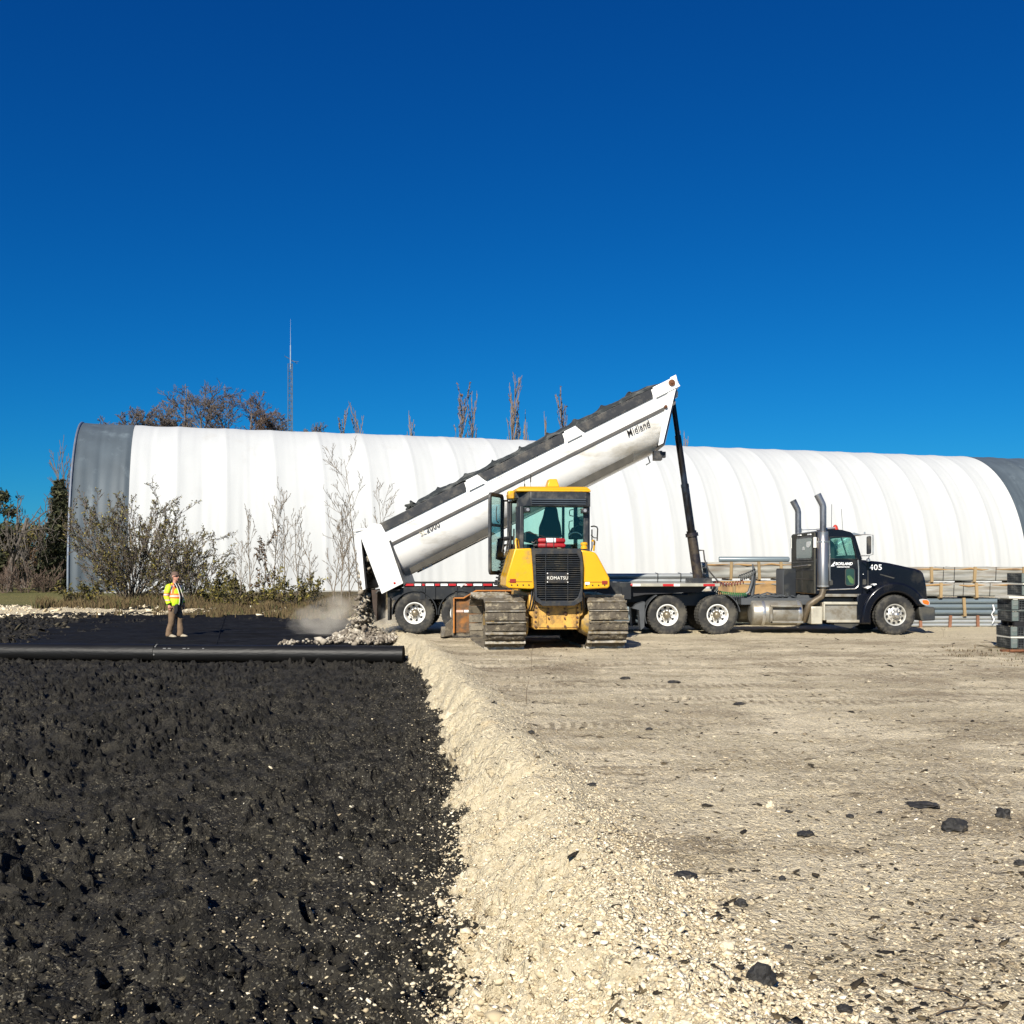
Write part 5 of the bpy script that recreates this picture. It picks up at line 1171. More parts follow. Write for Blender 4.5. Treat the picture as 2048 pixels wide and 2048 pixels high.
    mb = MB(); mb.prism(poly4([(1150, 716), (1172, 738), (1188, 790), (1200, 860), (1208, 1000), (1196, 1000), (1180, 850), (1160, 760)]), YHn+.1, YHf-.1); B(mb, 'grille', M_chrome, hd)
    mb = MB(); mb.prism(rounded(poly4([(1100, 1005), (1215, 1005), (1230, 1015), (1231, 1112), (1120, 1117), (1105, 1060)]), .04), YN-.08, YF+.08); B(mb, 'bumper', M_bump, root, bevel=.05)
    for s, yy in ((-1, YN-.13), (1, YF+.09)):
        mb = MB(); mb.prism(rounded(poly4([(1093, 948), (1118, 940), (1165, 945), (1182, 962), (1183, 992), (1150, 996), (1115, 980)]), .05), yy, yy+.05); h_ = B(mb, 'headlight', M_lampw, root, bevel=.012)
        mb = MB(); mb.prism(rounded(poly4([(1118, 950), (1160, 950), (1175, 965), (1172, 990), (1130, 980)]), .04), yy-.012, yy+.01); B(mb, 'turn_signal', M_orange, h_, bevel=.01)
    mb = MB(); mb.prism(poly4([(690, 855), (725, 838), (730, 846), (695, 863)]), YN-.04, YHn+.01); mb.prism(poly4([(745, 828), (768, 820), (772, 828), (748, 836)]), YN-.03, YHn+.01); mb.split('painted_reflection_strip', M_tapew, hd, off=O)  # white strips painted on as reflections in the hood
    mb = MB(); mb.prism(rounded(poly4([(652, 790), (710, 785), (712, 828), (655, 832)]), .03), YHn-.012, YHn); mb.prism(poly4([(722, 640), (728, 640), (728, 900), (722, 900)]), YHn-.008, YHn+.005); B(mb, 'cowl_vent', M_navd, hd)
    mb = MB(); mb.prism(poly4([(655, 735), (672, 728), (682, 736), (668, 742)]), YHn-.006, YHn); mb.prism(poly4([(654, 743), (690, 743), (690, 750), (654, 750)]), YHn-.006, YHn); B(mb, 'badge', M_txtw, hd)
    x, z = c4(777, 693); text_obj('lettering', '405', .205, M_txtw, hd, Matrix.Translation(Vector((x+.03, YHn-.02, z))-O) @ Matrix.Rotation(R(90), 4, 'X'), bold=.0015, xs=1.05, sp=1.08)
    mb = MB(); mb.prism(poly4([(820, 742), (940, 775), (930, 782), (822, 752)]), YHn-.01, YHn+.002); B(mb, 'hood_crease', M_navd, hd)
    # white flat windscreen corner detail and mirror
    mb = MB(); mb.prism(rounded(poly4([(668, 448), (702, 444), (702, 585), (668, 590)]), .04), YN-.30, YN-.22); mi = B(mb, 'mirror', M_blk, root, bevel=.02)
    mb = MB(); pp = lambda a, b, y: Vector((c4(a, b)[0], y, c4(a, b)[1]))
    mb.tube([pp(600, 436, YN), pp(660, 433, YN-.25), pp(716, 438, YN-.27), pp(716, 590, YN-.27), pp(680, 600, YN-.25), pp(645, 600, YN)], .014, 6)
    mb.tube([pp(668, 412, YN-.1), pp(668, 436, YN-.1)], .02, 6); mb.lathe([(.0001, -.05), (.05, -.04), (.05, .02), (.0001, .05)], pp(697, 632, YN-.1), 'z', 12); mb.tube([pp(697, 632, YN-.1), pp(694, 600, YN-.2)], .01, 5); B(mb, 'mirror_bracket', M_chrome, mi)
    # the same mirror on the far side
    mb = MB(); mb.prism(rounded(poly4([(668, 448), (702, 444), (702, 585), (668, 590)]), .04), YF+.22, YF+.30); B(mb, 'mirror', M_blk, root, bevel=.02)
    # roof fittings
    mb = MB(); mb.tube([pp(273, 402, YC), pp(273, 370, YC), pp(278, 381, YC), pp(545, 372, YC)], .012, 5); mb.tube([pp(370, 384, YC-.3), pp(520, 369, YC-.3)], .03, 8); mb.tube([pp(450, 395, YC-.3), pp(450, 376, YC-.3)], .012, 5); B(mb, 'air_horn', M_chrome, root)
    mb = MB(); p = pp(533, 385, YC-.2); mb.lathe([(.09, -.03), (.09, .02), (.075, .04), (.06, .10), (.03, .14), (.0001, .15)], p, 'z', 16); B(mb, 'beacon', M_redplastic, root)
    mb = MB(); mb.tube([pp(522, 170, YC), pp(520, 392, YC)], .007, 4); mb.tube([pp(640, 200, YC+.4), pp(655, 400, YC+.4)], .006, 4); B(mb, 'aerial', M_greydk, root)
    # exhausts
    for (yy, far_) in ((27.0, False), (29.35, True)):
        k = yy/26.95; X = lambda a: (1560+a/3.959-HX)/F*27.0
        xm = X(341); zz = lambda b: CAMZ-(960+b/3.959-HY)/F*27.0
        mb = MB(); mb.tube([(xm, yy, zz(410)), (xm, yy, zz(215)), (xm-.02, yy, zz(190)), (xm-.09, yy, zz(150)), (xm-.15, yy, zz(115))], [.085, .085, .086, .09, .095], 20, cap=False)
        mb.tube([(xm-.150, yy, zz(115)), (xm-.09, yy, zz(150))], [.088, .082], 20, cap=False)
        st = B(mb, 'exhaust_pipe', M_stack, root, smooth=60)
        mb = MB(); mb.tube([(xm, yy, zz(405)), (xm, yy, zz(412)), (xm, yy, zz(486)), (xm, yy, zz(490)), (xm, yy, zz(840)), (xm, yy, zz(850))], [.11, .145, .145, .152, .152, .12], 24); B(mb, 'muffler', M_muf, st)
        mb = MB(); mb.tube([(xm, yy, zz(850)), (xm, yy, zz(880)), (xm-.04, yy, zz(920)), (xm-.2, yy+.05, zz(955)), (xm-.33, yy+.1, zz(985)), (xm-.42, yy+.15, zz(1060)), (xm-.45, yy+.3, zz(1120))], .085, 16); B(mb, 'exhaust_elbow', M_brass, st)
        mb = MB(); 
        for b_ in (490, 840): mb.lathe([(.158, -.02), (.158, .02)], (xm, yy, zz(b_)), 'z', 24)
        mb.split('clamp', M_chrome, st, off=O)
    # grab rails beside muffler
    mb = MB(); mb.tube([pp(392, 480, YN-.03), pp(394, 545, YN-.03)], .025, 6); mb.tube([pp(398, 545, YN-.03), pp(400, 800, YN-.03)], .012, 6); B(mb, 'grab_rail', M_chrome, root)
    # frame, boxes, tank, steps
    c3 = lambda a, b: P(1240+a/4.83, 960+b/4.83, 26.95)
    mb = MB()
    for s in (-1, 1): mb.box(3.4, 10.0, YC+s*.42-.045, YC+s*.42+.045, .74, 1.02)
    mb.box(6.1, 9.3, YC-.9, YC+.9, .78, .95); mb.box(3.6, 3.75, YC-.42, YC+.42, .7, 1.0); fr_ = B(mb, 'frame_rails', M_blk3, root)
    xa, xb = c3(1285, 0).x, c3(1780, 0).x; zt2, zb2 = c3(0, 1165).z, c3(0, 1412).z; zc, rr = (zt2+zb2)/2, (zt2-zb2)/2
    for s in (-1, 1):
        yc = YC+s*.83
        mb = MB(); mb.lathe([(.0001, xa+.005), (rr*.6, xa), (rr*.93, xa+.015), (rr, xa+.05), (rr, xb-.05), (rr*.93, xb-.015), (.0001, xb)], (0, yc, zc), 'x', 36); tk = B(mb, 'fuel_tank', M_dullal, root, smooth=50)
        mb = MB()
        for px in (1400, 1745): mb.lathe([(rr+.006, c3(px, 0).x-.04), (rr+.012, c3(px, 0).x), (rr+.006, c3(px, 0).x+.04)], (0, yc, zc), 'x', 36)
        mb.split('tank_strap', M_chrome, tk, off=O)
        y0, y1 = sorted((yc+s*(rr-.02), yc+s*(rr+.10)))
        mb = MB(); mb.box(c3(1450, 0).x, c3(1745, 0).x, y0, y1, c3(0, 1228).z, c3(0, 1208).z); mb.box(c3(1445, 0).x, c3(1765, 0).x, y0, y1, c3(0, 1382).z, c3(0, 1362).z); mb.box(c3(1446, 0).x, c3(1470, 0).x, y0, y1, c3(0, 1382).z, c3(0, 1228).z); B(mb, 'tank_step', M_dullal, tk, bevel=.008)
        mb = MB(); mb.lathe([(.055, 0), (.055, .04), (.0001, .045)], (c3(1545, 0).x, yc-s*.05, zt2-.01), 'z', 12); B(mb, 'filler_cap', M_chrome, tk)
        ya, yb = sorted((YC+s*.62, YC+s*1.16))
        mb = MB(); (x0, z0), (x1, z1) = c4(338, 1112), c4(614, 968); mb.box(x0, x1, ya, yb, z0, z1); bx_ = B(mb, 'battery_box', M_dullal, root, bevel=.015)
        mb = MB(); ys_ = sorted((YC+s*1.15, YC+s*1.22)); 
        for (a, b, c_, d_) in ((345, 965, 612, 985), (370, 1108, 628, 1128), (345, 985, 356, 1110)): (p0, q0), (p1, q1) = c4(a, d_), c4(c_, b); mb.box(p0, p1, ys_[0], ys_[1], q0, q1)
        B(mb, 'step_plate', M_stepal, bx_, bevel=.006)
        mb = MB(); (x0, z0), (x1, z1) = c4(252, 1142), c4(340, 1002); mb.box(x0, x1, ya, yb-.02*s if s > 0 else yb, z0, z1); B(mb, 'tool_box', M_stepal, root, bevel=.02)
        mb = MB(); (x0, z0), (x1, z1) = c4(350, 925), c4(650, 903); mb.box(x0, x1, ya, sorted((YC+s*1.1, YC+s*1.17))[1], z0, z1); B(mb, 'sill_step', M_dullal, root, bevel=.006)
        mb = MB(); (x0, z0), (x1, z1) = c4(430, 1160), c4(470, 1130); mb.prism(poly4([(430, 1128), (640, 1128), (620, 1150), (560, 1175), (435, 1150)]), ya, ya+.3); B(mb, 'under_skirt', M_navd, root)
    # black equipment box and clutter behind the cab
    mb = MB(); mb.box(7.28, 7.60, 27.4, 28.2, .97, 1.74); B(mb, 'equipment_box', M_blk2, root, bevel=.012)
    mb = MB(); mb.box(7.262, 7.278, 27.43, 28.17, 1.0, 1.71); B(mb, 'box_door', M_blk3, root)
    mb = MB(); mb.prism([(c3(a, b).x, c3(a, b).z) for a, b in ((690, 1108), (960, 1108), (1150, 1140), (1560, 1135), (1560, 1165), (1290, 1165), (1120, 1150), (760, 1125))], YC-.5, YC+.5); B(mb, 'deck_plate', M_blk3, root)
    # fifth wheel
    mb = MB(); mb.prism([(c3(a, b).x, c3(a, b).z) for a, b in ((690, 1106), (740, 1098), (980, 1085), (1010, 1108))], YC-.45, YC+.45); mb.box(c3(780, 0).x, c3(930, 0).x, YC-.4, YC+.4, 1.0, 1.1); B(mb, 'fifth_wheel', M_blk3, root)
    # hose stand and coils
    mb = MB(); yh = 27.7
    mb.tube([Vector((c3(1340, 1125).x, yh, c3(0, 1125).z)), Vector((c3(1355, 980).x, yh, c3(0, 980).z)), Vector((c3(1362, 880).x, yh, c3(0, 880).z)), Vector((c3(1345, 812).x, yh, c3(0, 812).z))], [.06, .06, .045, .02], 8)
    mb.tube([Vector((c3(1250, 1120).x, yh-.1, c3(0, 1120).z)), Vector((c3(1300, 1090).x, yh-.1, c3(0, 1090).z)), Vector((c3(1330, 1000).x, yh-.1, c3(0, 1000).z)), Vector((c3(1345, 890).x, yh-.1, c3(0, 890).z))], .045, 8); stn = B(mb, 'hose_stand', M_blk3, root)
    def coil(name, a, b, r, turns, m, sag, th_=.012):
        pts = []; n = turns*12
        for i in range(n+1):
            q = i/n; p = a.lerp(b, q)+Vector((0, 0, -sag*4*q*(1-q))); an = 2*pi*turns*q; pts.append(p+Vector((0, r*cos(an), r*sin(an))))
        k = MB(); k.tube(pts, th_, 5); B(k, name, m, stn)
    coil('air_hose', Vector((c3(960, 1000).x, yh-.2, c3(0, 1000).z)), Vector((c3(1260, 985).x, yh, c3(0, 985).z)), .055, 10, M_hose, .05)
    coil('air_hose', Vector((c3(1215, 925).x, yh, c3(0, 950).z)), Vector((c3(1370, 890).x, yh-.1, c3(0, 880).z)), .085, 9, M_greydk, .02, .013)
    coil('power_cable', Vector((c3(960, 1085).x, yh-.3, c3(0, 1085).z)), Vector((c3(1270, 1112).x, yh-.2, c3(0, 1112).z)), .05, 16, M_greenc, .03)
    mb = MB(); rnd = random.Random(4)
    for k in range(26):
        a = c3(1300+rnd.uniform(0, 460), 1120+rnd.uniform(0, 35)); b = c3(1300+rnd.uniform(0, 460), 1120+rnd.uniform(0, 40))
        if (a-b).length > .9: continue
        mb.tube([Vector((a.x, 27.4+rnd.random()*.5, a.z)), Vector(((a.x+b.x)/2, 27.4, max(a.z, b.z)+rnd.uniform(0, .09))), Vector((b.x, 27.4+rnd.random()*.5, b.z))], rnd.uniform(.012, .03), 5)
    B(mb, 'chassis_hoses', M_blk3, root)
    # drive wheels, fenders, front wheels
    for px in (1335.2, 1435.6):
        x = P(px, 0, 26.9).x-O.x
        for s in (-1, 1):
            tyre(root, (x, YC-O.y+s*1.11, .515), .515, .27, s, M_rim); tyre(root, (x, YC-O.y+s*.77, .515), .515, .27, s, M_rim)
        mb = MB(); X_ = x+O.x; mb.tube([(X_, YC-1.0, .515), (X_, YC+1.0, .515)], .1, 12); mb.lathe([(.0001, -.28), (.2, -.2), (.26, 0), (.2, .2), (.0001, .28)], (X_, YC, .53), 'y', 16); B(mb, 'axle', M_blk3, root)
        for s in (-1, 1):
            mb = MB(); ps = [(X_+.60*cos(R(a)), .515+.60*sin(R(a))) for a in (range(8, 64, 6) if px > 1400 else range(118, 205, 6))]; pi_ = [(X_+.585*cos(R(a)), .515+.585*sin(R(a))) for a in (range(8, 64, 6) if px > 1400 else range(118, 205, 6))]
            y0, y1 = sorted((YC+s*.62, YC+s*1.24))
            for i in range(len(ps)-1): mb.prism([ps[i], ps[i+1], pi_[i+1], pi_[i]], y0, y1)
            B(mb, 'quarter_fender', M_blk3, root)
    mb = MB(); mb.prism([(c3(a, b).x, c3(a, b).z) for a, b in ((120, 1240), (150, 1205), (240, 1175), (235, 1420), (200, 1450), (185, 1255))], YC-1.2, YC-.7); mb.prism([(c3(a, b).x, c3(a, b).z) for a, b in ((120, 1240), (150, 1205), (240, 1175), (235, 1420), (200, 1450), (185, 1255))], YC+.7, YC+1.2); mb.split('mud_flap', M_blk3, root, off=O)
    for s in (-1, 1): tyre(root, (P(1789.9, 0, 26.95).x-O.x, YC-O.y+s*1.08, .52), .52, .30, s, M_alw, kind='front')
    mb = MB(); X_ = P(1789.9, 0, 26.95).x; mb.tube([(X_, YC-1, .5), (X_, YC+1, .5)], .07, 10); mb.box(X_-.9, X_+.7, YC-.6, YC+.6, .62, 1.3); B(mb, 'front_axle_and_engine', M_blk, root)
M_rearw = mat('dusty_rear_wall', (.030, .035, .034), .8, var=.2, scale=3, spec=.15, dirt=(.065, .062, .05), damt=.5, dscale=2.5)
M_stack = mat('dull_stack_steel', (.30, .31, .33), .38, .75, var=.2, scale=4, dirt=(.10, .10, .11), damt=.3)
M_alw = mat('aluminium_wheel', (.55, .54, .50), .38, .45, var=.1, dirt=(.35, .33, .28), damt=.2, dscale=5)
M_stick = mat('dull_white_sticker', (.62, .62, .58), .5)
M_peep = mat('green_tinted_pane', (.02, .05, .045), .15, var=.3); M_green2 = mat('painted_green_reflection', (.06, .13, .045), .5, var=.4, scale=12)  # the second green is a reflection painted on the lower pane
M_greydk = mat('dark_grey', (.05, .055, .055), .5); M_bump = mat('grey_black_bumper', (.03, .033, .036), .4, dirt=(.08, .075, .06), damt=.3)
M_stepal = mat('bright_aluminium', (.52, .49, .40), .42, .35, var=.1, dirt=(.35, .31, .24), damt=.3); M_hose = mat('red_brown_hose', (.16, .035, .03), .5); M_greenc = mat('green_cable', (.02, .16, .05), .5)
tractor()
# ------------------------------------------------------------ bulldozer (seen from behind, nose turned a little to the left)
M_yel = mat('machine_yellow', (.70, .365, .008), .36, var=.06, scale=2, dirt=(.36, .24, .07), damt=.15, dscale=2.2, coat=.15)
M_yeld = mat('dirty_yellow', (.50, .30, .035), .6, var=.2, scale=4, dirt=(.16, .12, .07), damt=.5, dscale=4, bump=.2)
M_cab = mat('cab_dark_grey', (.018, .021, .026), .5, var=.2, dirt=(.09, .085, .075), damt=.3, dscale=3)
M_grl = mat('grille_black', (.010, .011, .014), .5, var=.3, dirt=(.045, .038, .028), damt=.35, dscale=4)
M_shoe = mat('track_steel', (.05, .045, .04), .6, .2, var=.4, scale=8, dirt=(.17, .145, .105), damt=.5, dscale=6, bump=.5)
M_mud = mat('dried_mud', (.31, .265, .18), .95, var=.3, scale=9, dirt=(.09, .075, .055), damt=.6, dscale=7, bump=1.0, bscale=35)
M_lip = mat('worn_grouser', (.42, .39, .33), .45, .4, var=.3, scale=10, dirt=(.28, .23, .15), damt=.4, dscale=9)
M_blade = mat('worn_orange_blade', (.26, .105, .022), .6, var=.3, scale=5, dirt=(.09, .055, .03), damt=.45, dscale=3, bump=.2)
M_bladel = mat('orange_edge', (.46, .17, .03), .5, var=.2, dirt=(.2, .1, .04), damt=.3)
M_gl2 = glass_mat('cab_tinted_glass', (.80, .94, .91), .05); M_redb = mat('red_cloth', (.30, .010, .014), .55, var=.3, scale=6, bump=.4, bscale=12)
def dozer():
    OX, OY, PH = .97, 21.55, R(8.0); c, s = cos(PH), sin(PH)
    root = empty('bulldozer', (OX, OY, 0), PH); tag(root, 'yellow crawler bulldozer seen from behind with muddy tracks and open cab door', 'bulldozer')
    def D(px, py, y):
        k = (px-HX)/F; x = (k*(OY+y*c)-OX+y*s)/(c-k*s); Yw = OY+x*s+y*c
        return (x, CAMZ-(py-HY)/F*Yw)
    def q(a, b, y): return D(940+a/5.083, 940+b/5.083, y)     # measured on a crop of the machine
    def pl(pts, y): return [q(a, b, y) for a, b in pts]
    # tracks
    def track(xc, seed):
        y1, y2, zc, r = .60, 3.05, .575, .535
        path = []; n = 240
        # oval with raised ends, flat bottom
        def pt(t):
            L1 = y2-y1; arc = pi*r; tot = 2*L1+2*arc; d = t*tot
            if d < L1: return (y1+d, zc-r+.0, 0, -1)
            d -= L1
            if d < arc: a = -pi/2+d/r; return (y2+r*cos(a), zc+r*sin(a), cos(a), sin(a))
            d -= arc
            if d < L1: return (y2-d, zc+r-.035*sin(pi*d/L1), 0, 1)
            d -= L1; a = pi/2+d/r; return (y1+r*cos(a), zc+r*sin(a), cos(a), sin(a))
        ns = 37; HWt = .43; mb = MB(); mm = MB(); lp = MB(); lk = MB(); rnd = random.Random(seed)
        for k in range(ns):
            yy, zz, ny, nz = pt((k+.5)/ns); nrm = Vector((0, ny, nz)); tan = Vector((0, -nz, ny)); ctr = Vector((xc, yy, zz))
            dx = rnd.uniform(-.012, .012); ctr.x += dx
            T = Matrix(((1, 0, 0, ctr.x), (0, tan.y, nrm.y, ctr.y), (0, tan.z, nrm.z, ctr.z), (0, 0, 0, 1)))   # local: x width, y along, z out
            mb.box(-HWt, HWt, -.098, .098, -.03, .0, T)
            lp.prism([(-.098, 0), (-.078, .0), (-.082, .062), (-.096, .062)], -HWt, HWt, 'x', T)
            for sx in (-.09, .09): lk.box(sx-.03, sx+.03, -.11, .11, -.12, -.03, T)
            if nz > -.85:
                # caked mud between the grousers
                nx_, ny_ = 34, 6; V = []
                for j in range(ny_+1):
                    for i in range(nx_+1):
                        x = -HWt+.005+(2*HWt-.01)*i/nx_; y = -.078+.176*j/ny_
                        e = min(1, min(i, nx_-i)/2.0)*min(1, .35+min(j, ny_-j)/1.2)
                        h = .036+.042*mnoise.noise(Vector((x*5, y*12+k*3.1, seed)))+.026*mnoise.noise(Vector((x*15, y*26+k*7.7, seed)))
                        gap = mnoise.noise(Vector((x*2.4, k*1.9, seed*2.0)))
                        h = h*e*(1 if gap > -.28 else .12); V.append(T @ Vector((x, y, max(h, .002))))
                mm.add(V, [(j*(nx_+1)+i, j*(nx_+1)+i+1, (j+1)*(nx_+1)+i+1, (j+1)*(nx_+1)+i) for j in range(ny_) for i in range(nx_)])
        tr = mb.build('track', M_shoe, root, bevel=.006); mm.build('caked_mud', M_mud, tr, smooth=60); lp.build('grousers', M_lip, tr); lk.build('track_chain', M_shoe, tr)
        for (yy, rr, nm) in ((y1, .40, 'sprocket'), (y2, .42, 'idler')):
            mb = MB(); mb.lathe([(rr*.3, -.09), (rr*.5, -.06), (rr*.8, -.05), (rr, -.05), (rr, .05), (rr*.8, .05), (rr*.5, .06), (rr*.3, .09)], (xc, yy, zc), 'x', 28)
            if nm == 'sprocket':
                for a in range(14): t = 2*pi*a/14; mb.box(-.03, .03, rr-.02, rr+.05, -.03, .03, Matrix.Translation((xc, yy, zc)) @ Matrix.Rotation(t, 4, 'X'))
            mb.build(nm, M_yeld, tr)
        mb = MB()
        mb.prism([(y1+.1, .38), (y2-.1, .36), (y2, .56), (y2-.2, .74), (y1+.3, .74), (y1, .6)], xc-.16, xc+.16, 'x'); tf = mb.build('track_frame', M_yeld, tr, bevel=.02)
        for i in range(7):
            mb = MB(); yy = y1+.35+i*(y2-y1-.7)/6; mb.lathe([(.05, -.15), (.13, -.13), (.13, -.05), (.10, -.04), (.10, .04), (.13, .05), (.13, .13), (.05, .15)], (xc, yy, .24), 'x', 18); mb.build('roller', M_shoe, tr)
        mb = MB(); mb.lathe([(.06, -.12), (.09, -.1), (.09, .1), (.06, .12)], (xc, 1.8, .93), 'x', 16); mb.build('carrier_roller', M_shoe, tr)
        # side guard steps
        mb = MB(); mb.box(xc-.19, xc-.165, y1+.5, y2-.5, .22, .42); mb.build('rock_guard', M_shoe, tr)
    track(-1.105, 3); track(1.105, 8)
    # final drives and inner covers
    for sx in (-1, 1):
        mb = MB(); mb.lathe([(.0001, -.28), (.22, -.24), (.32, -.05), (.36, .1), (.30, .22), (.0001, .24)], (sx*.80, .62, .58), 'x', 24); mb.build('final_drive', M_yeld, root)
    # lower hull
    hull = pl([(598, 1242), (640, 1245), (680, 1300), (760, 1370), (1020, 1370), (1090, 1320), (1130, 1240), (1165, 1245), (1168, 1330), (1150, 1475), (1112, 1495), (1108, 1605), (1092, 1622), (660, 1622), (640, 1600), (636, 1500), (605, 1465)], .28)
    mb = MB(); mb.prism(hull, .28, 3.0, 'y'); hl = mb.build('rear_hull', M_yel2, root, bevel=.02)
    mb = MB()
    for pts in ([(655, 1345), (690, 1390), (690, 1600), (660, 1600)], [(1085, 1390), (1125, 1345), (1105, 1600), (1085, 1600)], [(695, 1400), (775, 1415), (775, 1560), (800, 1600), (700, 1600)], [(995, 1415), (1075, 1400), (1080, 1600), (965, 1600), (990, 1560)]): mb.prism(pl(pts, .26), .255, .285, 'y')
    mb.prism(pl([(820, 1520), (940, 1520), (965, 1560), (965, 1605), (800, 1605), (800, 1560)], .26), .262, .285, 'y'); mb.build('hull_plate', M_yel2, hl, bevel=.006)
    for (a, b, r) in [(797, 1410, .022), (964, 1410, .022), (795, 1455, .035), (970, 1455, .035), (798, 1506, .02), (962, 1506, .02), (790, 1590, .028), (966, 1590, .028)]+[(668+3*sin(i), 1350+i*48, .024) for i in range(6)]+[(1090+3*sin(i), 1355+i*48, .024) for i in range(6)]:
        x, z = q(a, b, .25); mb = MB(); mb.lathe([(r, 0), (r, -.02), (r*.5, -.025), (.0001, -.025)], (x, .258, z), 'y', 8); mb.build('bolt', M_rusty, hl)
    # rear grille block
    gp = pl([(628, 800), (1128, 800), (1142, 1330), (1060, 1375), (740, 1378), (668, 1330)], .02)
    mb = MB(); mb.prism(gp, .08, .5, 'y'); gb = mb.build('grille_housing', M_grl, root, bevel=.01)
    mb = MB()
    fo = pl([(628, 798), (1128, 798), (1145, 1200), (1142, 1330), (1060, 1378), (740, 1380), (665, 1330), (655, 1200)], .02); fi = pl([(650, 858), (1085, 850), (1120, 900), (1128, 1200), (1098, 1300), (1050, 1335), (730, 1335), (678, 1290), (668, 1200)], .02)
    n = 8; fo8 = pl([(628, 798), (1128, 798), (1150, 960), (1145, 1200), (1142, 1330), (1060, 1380), (740, 1382), (665, 1330)], 0); fi8 = pl([(665, 858), (1088, 852), (1120, 905), (1130, 1200), (1100, 1295), (1052, 1332), (735, 1334), (682, 1290)], 0)
    vs = [Vector((x, y, z)) for y in (.0, .09) for (x, z) in fo8+fi8]
    fs = []
    for i in range(8):
        j = (i+1) % 8; fs += [(i, j, 8+j, 8+i), (16+i, 24+i, 24+j, 16+j), (i, 16+i, 16+j, j), (8+i, 8+j, 24+j, 24+i)]
    mb.add(vs, fs); mb.build('grille_frame', M_grl2, gb, bevel=.006)
    mb = MB()
    for i in range(21):
        b = 872+i*22; 
        a0, a1 = (660, 1122) if b < 1290 else (700, 1090)
        (x0, z0), (x1, z1) = q(a0, b, .03), q(a1, b, .03); mb.prism([(.03, z0+.018), (.075, z0-.006), (.075, z0-.018), (.03, z0+.004)], x0, x1, 'x')
    mb.build('grille_slats', M_grl2, gb, smooth=0)
    mb = MB()
    for a in (770, 995): (x0, z0), (x1, z1) = q(a-3, 1334, .01), q(a+3, 856, .01); mb.box(x0, x1, .012, .03, z0, z1)
    mb.build('grille_bars', M_grl2, gb)
    mb = MB(); (x0, z0), (x1, z1) = q(778, 1150, 0), q(1000, 1038, 0); mb.box(x0, x1, -.012, .03, z0, z1); pt_ = mb.build('name_plate', M_grl, gb, bevel=.005)
    for (a, b) in ((787, 1050), (993, 1054), (787, 1138), (993, 1140)): x, z = q(a, b, -.01); mb = MB(); mb.lathe([(.012, 0), (.012, -.008), (.0001, -.008)], (x, -.012, z), 'y', 8); mb.build('screw', M_tapew, pt_)
    x, z = q(890, 1099, -.015); text_obj('lettering', 'KOMATSU', .098, M_txtw2, pt_, Matrix.Translation((x, -.016, z)) @ Matrix.Rotation(R(90), 4, 'X'), bold=0, xs=.92, sp=1.12)
    mb = MB(); x, z = q(885, 945, .1)      # fan behind the grille
    for k in range(9):
        T = Matrix.Translation((x, .077, z)) @ Matrix.Rotation(2*pi*k/9, 4, 'Y'); mb.box(.05, .33, -.004, .0, -.03, .055, T)
    mb.lathe([(.07, .0), (.07, -.01), (.0001, -.01)], (x, .077, z), 'y', 14); mb.build('fan', M_fan, gb)
    # side tanks
    for pts, sy in (([(455, 800), (622, 795), (640, 900), (655, 1195), (640, 1212), (395, 1200), (365, 1180), (372, 1090)], -1), ([(1128, 810), (1272, 835), (1300, 870), (1420, 1095), (1424, 1185), (1400, 1203), (1150, 1215), (1145, 1190)], 1)):
        mb = MB(); p0 = pl(pts, .10); mb.prism(p0, .10, 1.05, 'y'); tk = mb.build('tank', M_yel, root, bevel=.035); tk.modifiers['bevel'].segments = 3
        (x0, z0), (x1, z1) = (q(405, 1146, .09), q(466, 1107, .09)) if sy < 0 else (q(1342, 1162, .09), q(1398, 1126, .09))
        mb = MB(); mb.box(x0, x1, .085, .105, z0, z1); mb.build('reflector', M_redrf, tk, bevel=.004)
        mb = MB(); p1 = [(x*.995, z) for x, z in p0]; mb.prism(p1, 1.08, 1.85, 'y', poly1=[(x*.97, z-.03) for x, z in p0]); sp_ = mb.build('side_panel', M_yeld, root, bevel=.02)
        mb = MB()                                      # shut lines, bolts and a scuffed lower lip
        xs_ = [x for x, z in p0]; zs_ = [z for x, z in p0]; xm_, xM = min(xs_), max(xs_); zl_ = min(zs_)
        mb.box(xm_+.05, xM-.05, .092, .102, zl_+.155, zl_+.163); mb.build('shut_line', M_grl, tk)
        for q_ in range(4):
            mb = MB(); mb.lathe([(.016, 0), (.016, -.012), (.0001, -.014)], (xm_+.12+(xM-xm_-.24)*q_/3, .1, zl_+.09), 'y', 8); mb.build('bolt', M_grl, tk)
        if sy < 0:
            mb = MB(); (xo1, zo1), (xo2, zo2) = p0[0], p0[-1]
            for k in range(9):
                z = 1.38+k*.075; f = (z-zo2)/(zo1-zo2); x = xo2+(xo1-xo2)*f; mb.box(x-.018, x+.01, 1.2, 1.75, z-.02, z+.02)
            mb.build('side_louvre', M_grl, sp_)
    (x0, z0), (x1, z1) = q(1170, 1165, .09), q(1216, 1140, .09); mb = MB(); mb.box(x0, x1, .088, .1, z0, z1); mb.build('decal', M_tapew, root)
    # yellow cap, rails
    x, z = q(1160, 800, .35); mb = MB(); mb.lathe([(.075, 0), (.075, .04), (.062, .045), (.062, .085), (.078, .09), (.078, .13), (.05, .145), (.0001, .145)], (x, .35, z-.005), 'z', 20); mb.build('filler_cap', M_yel, root)
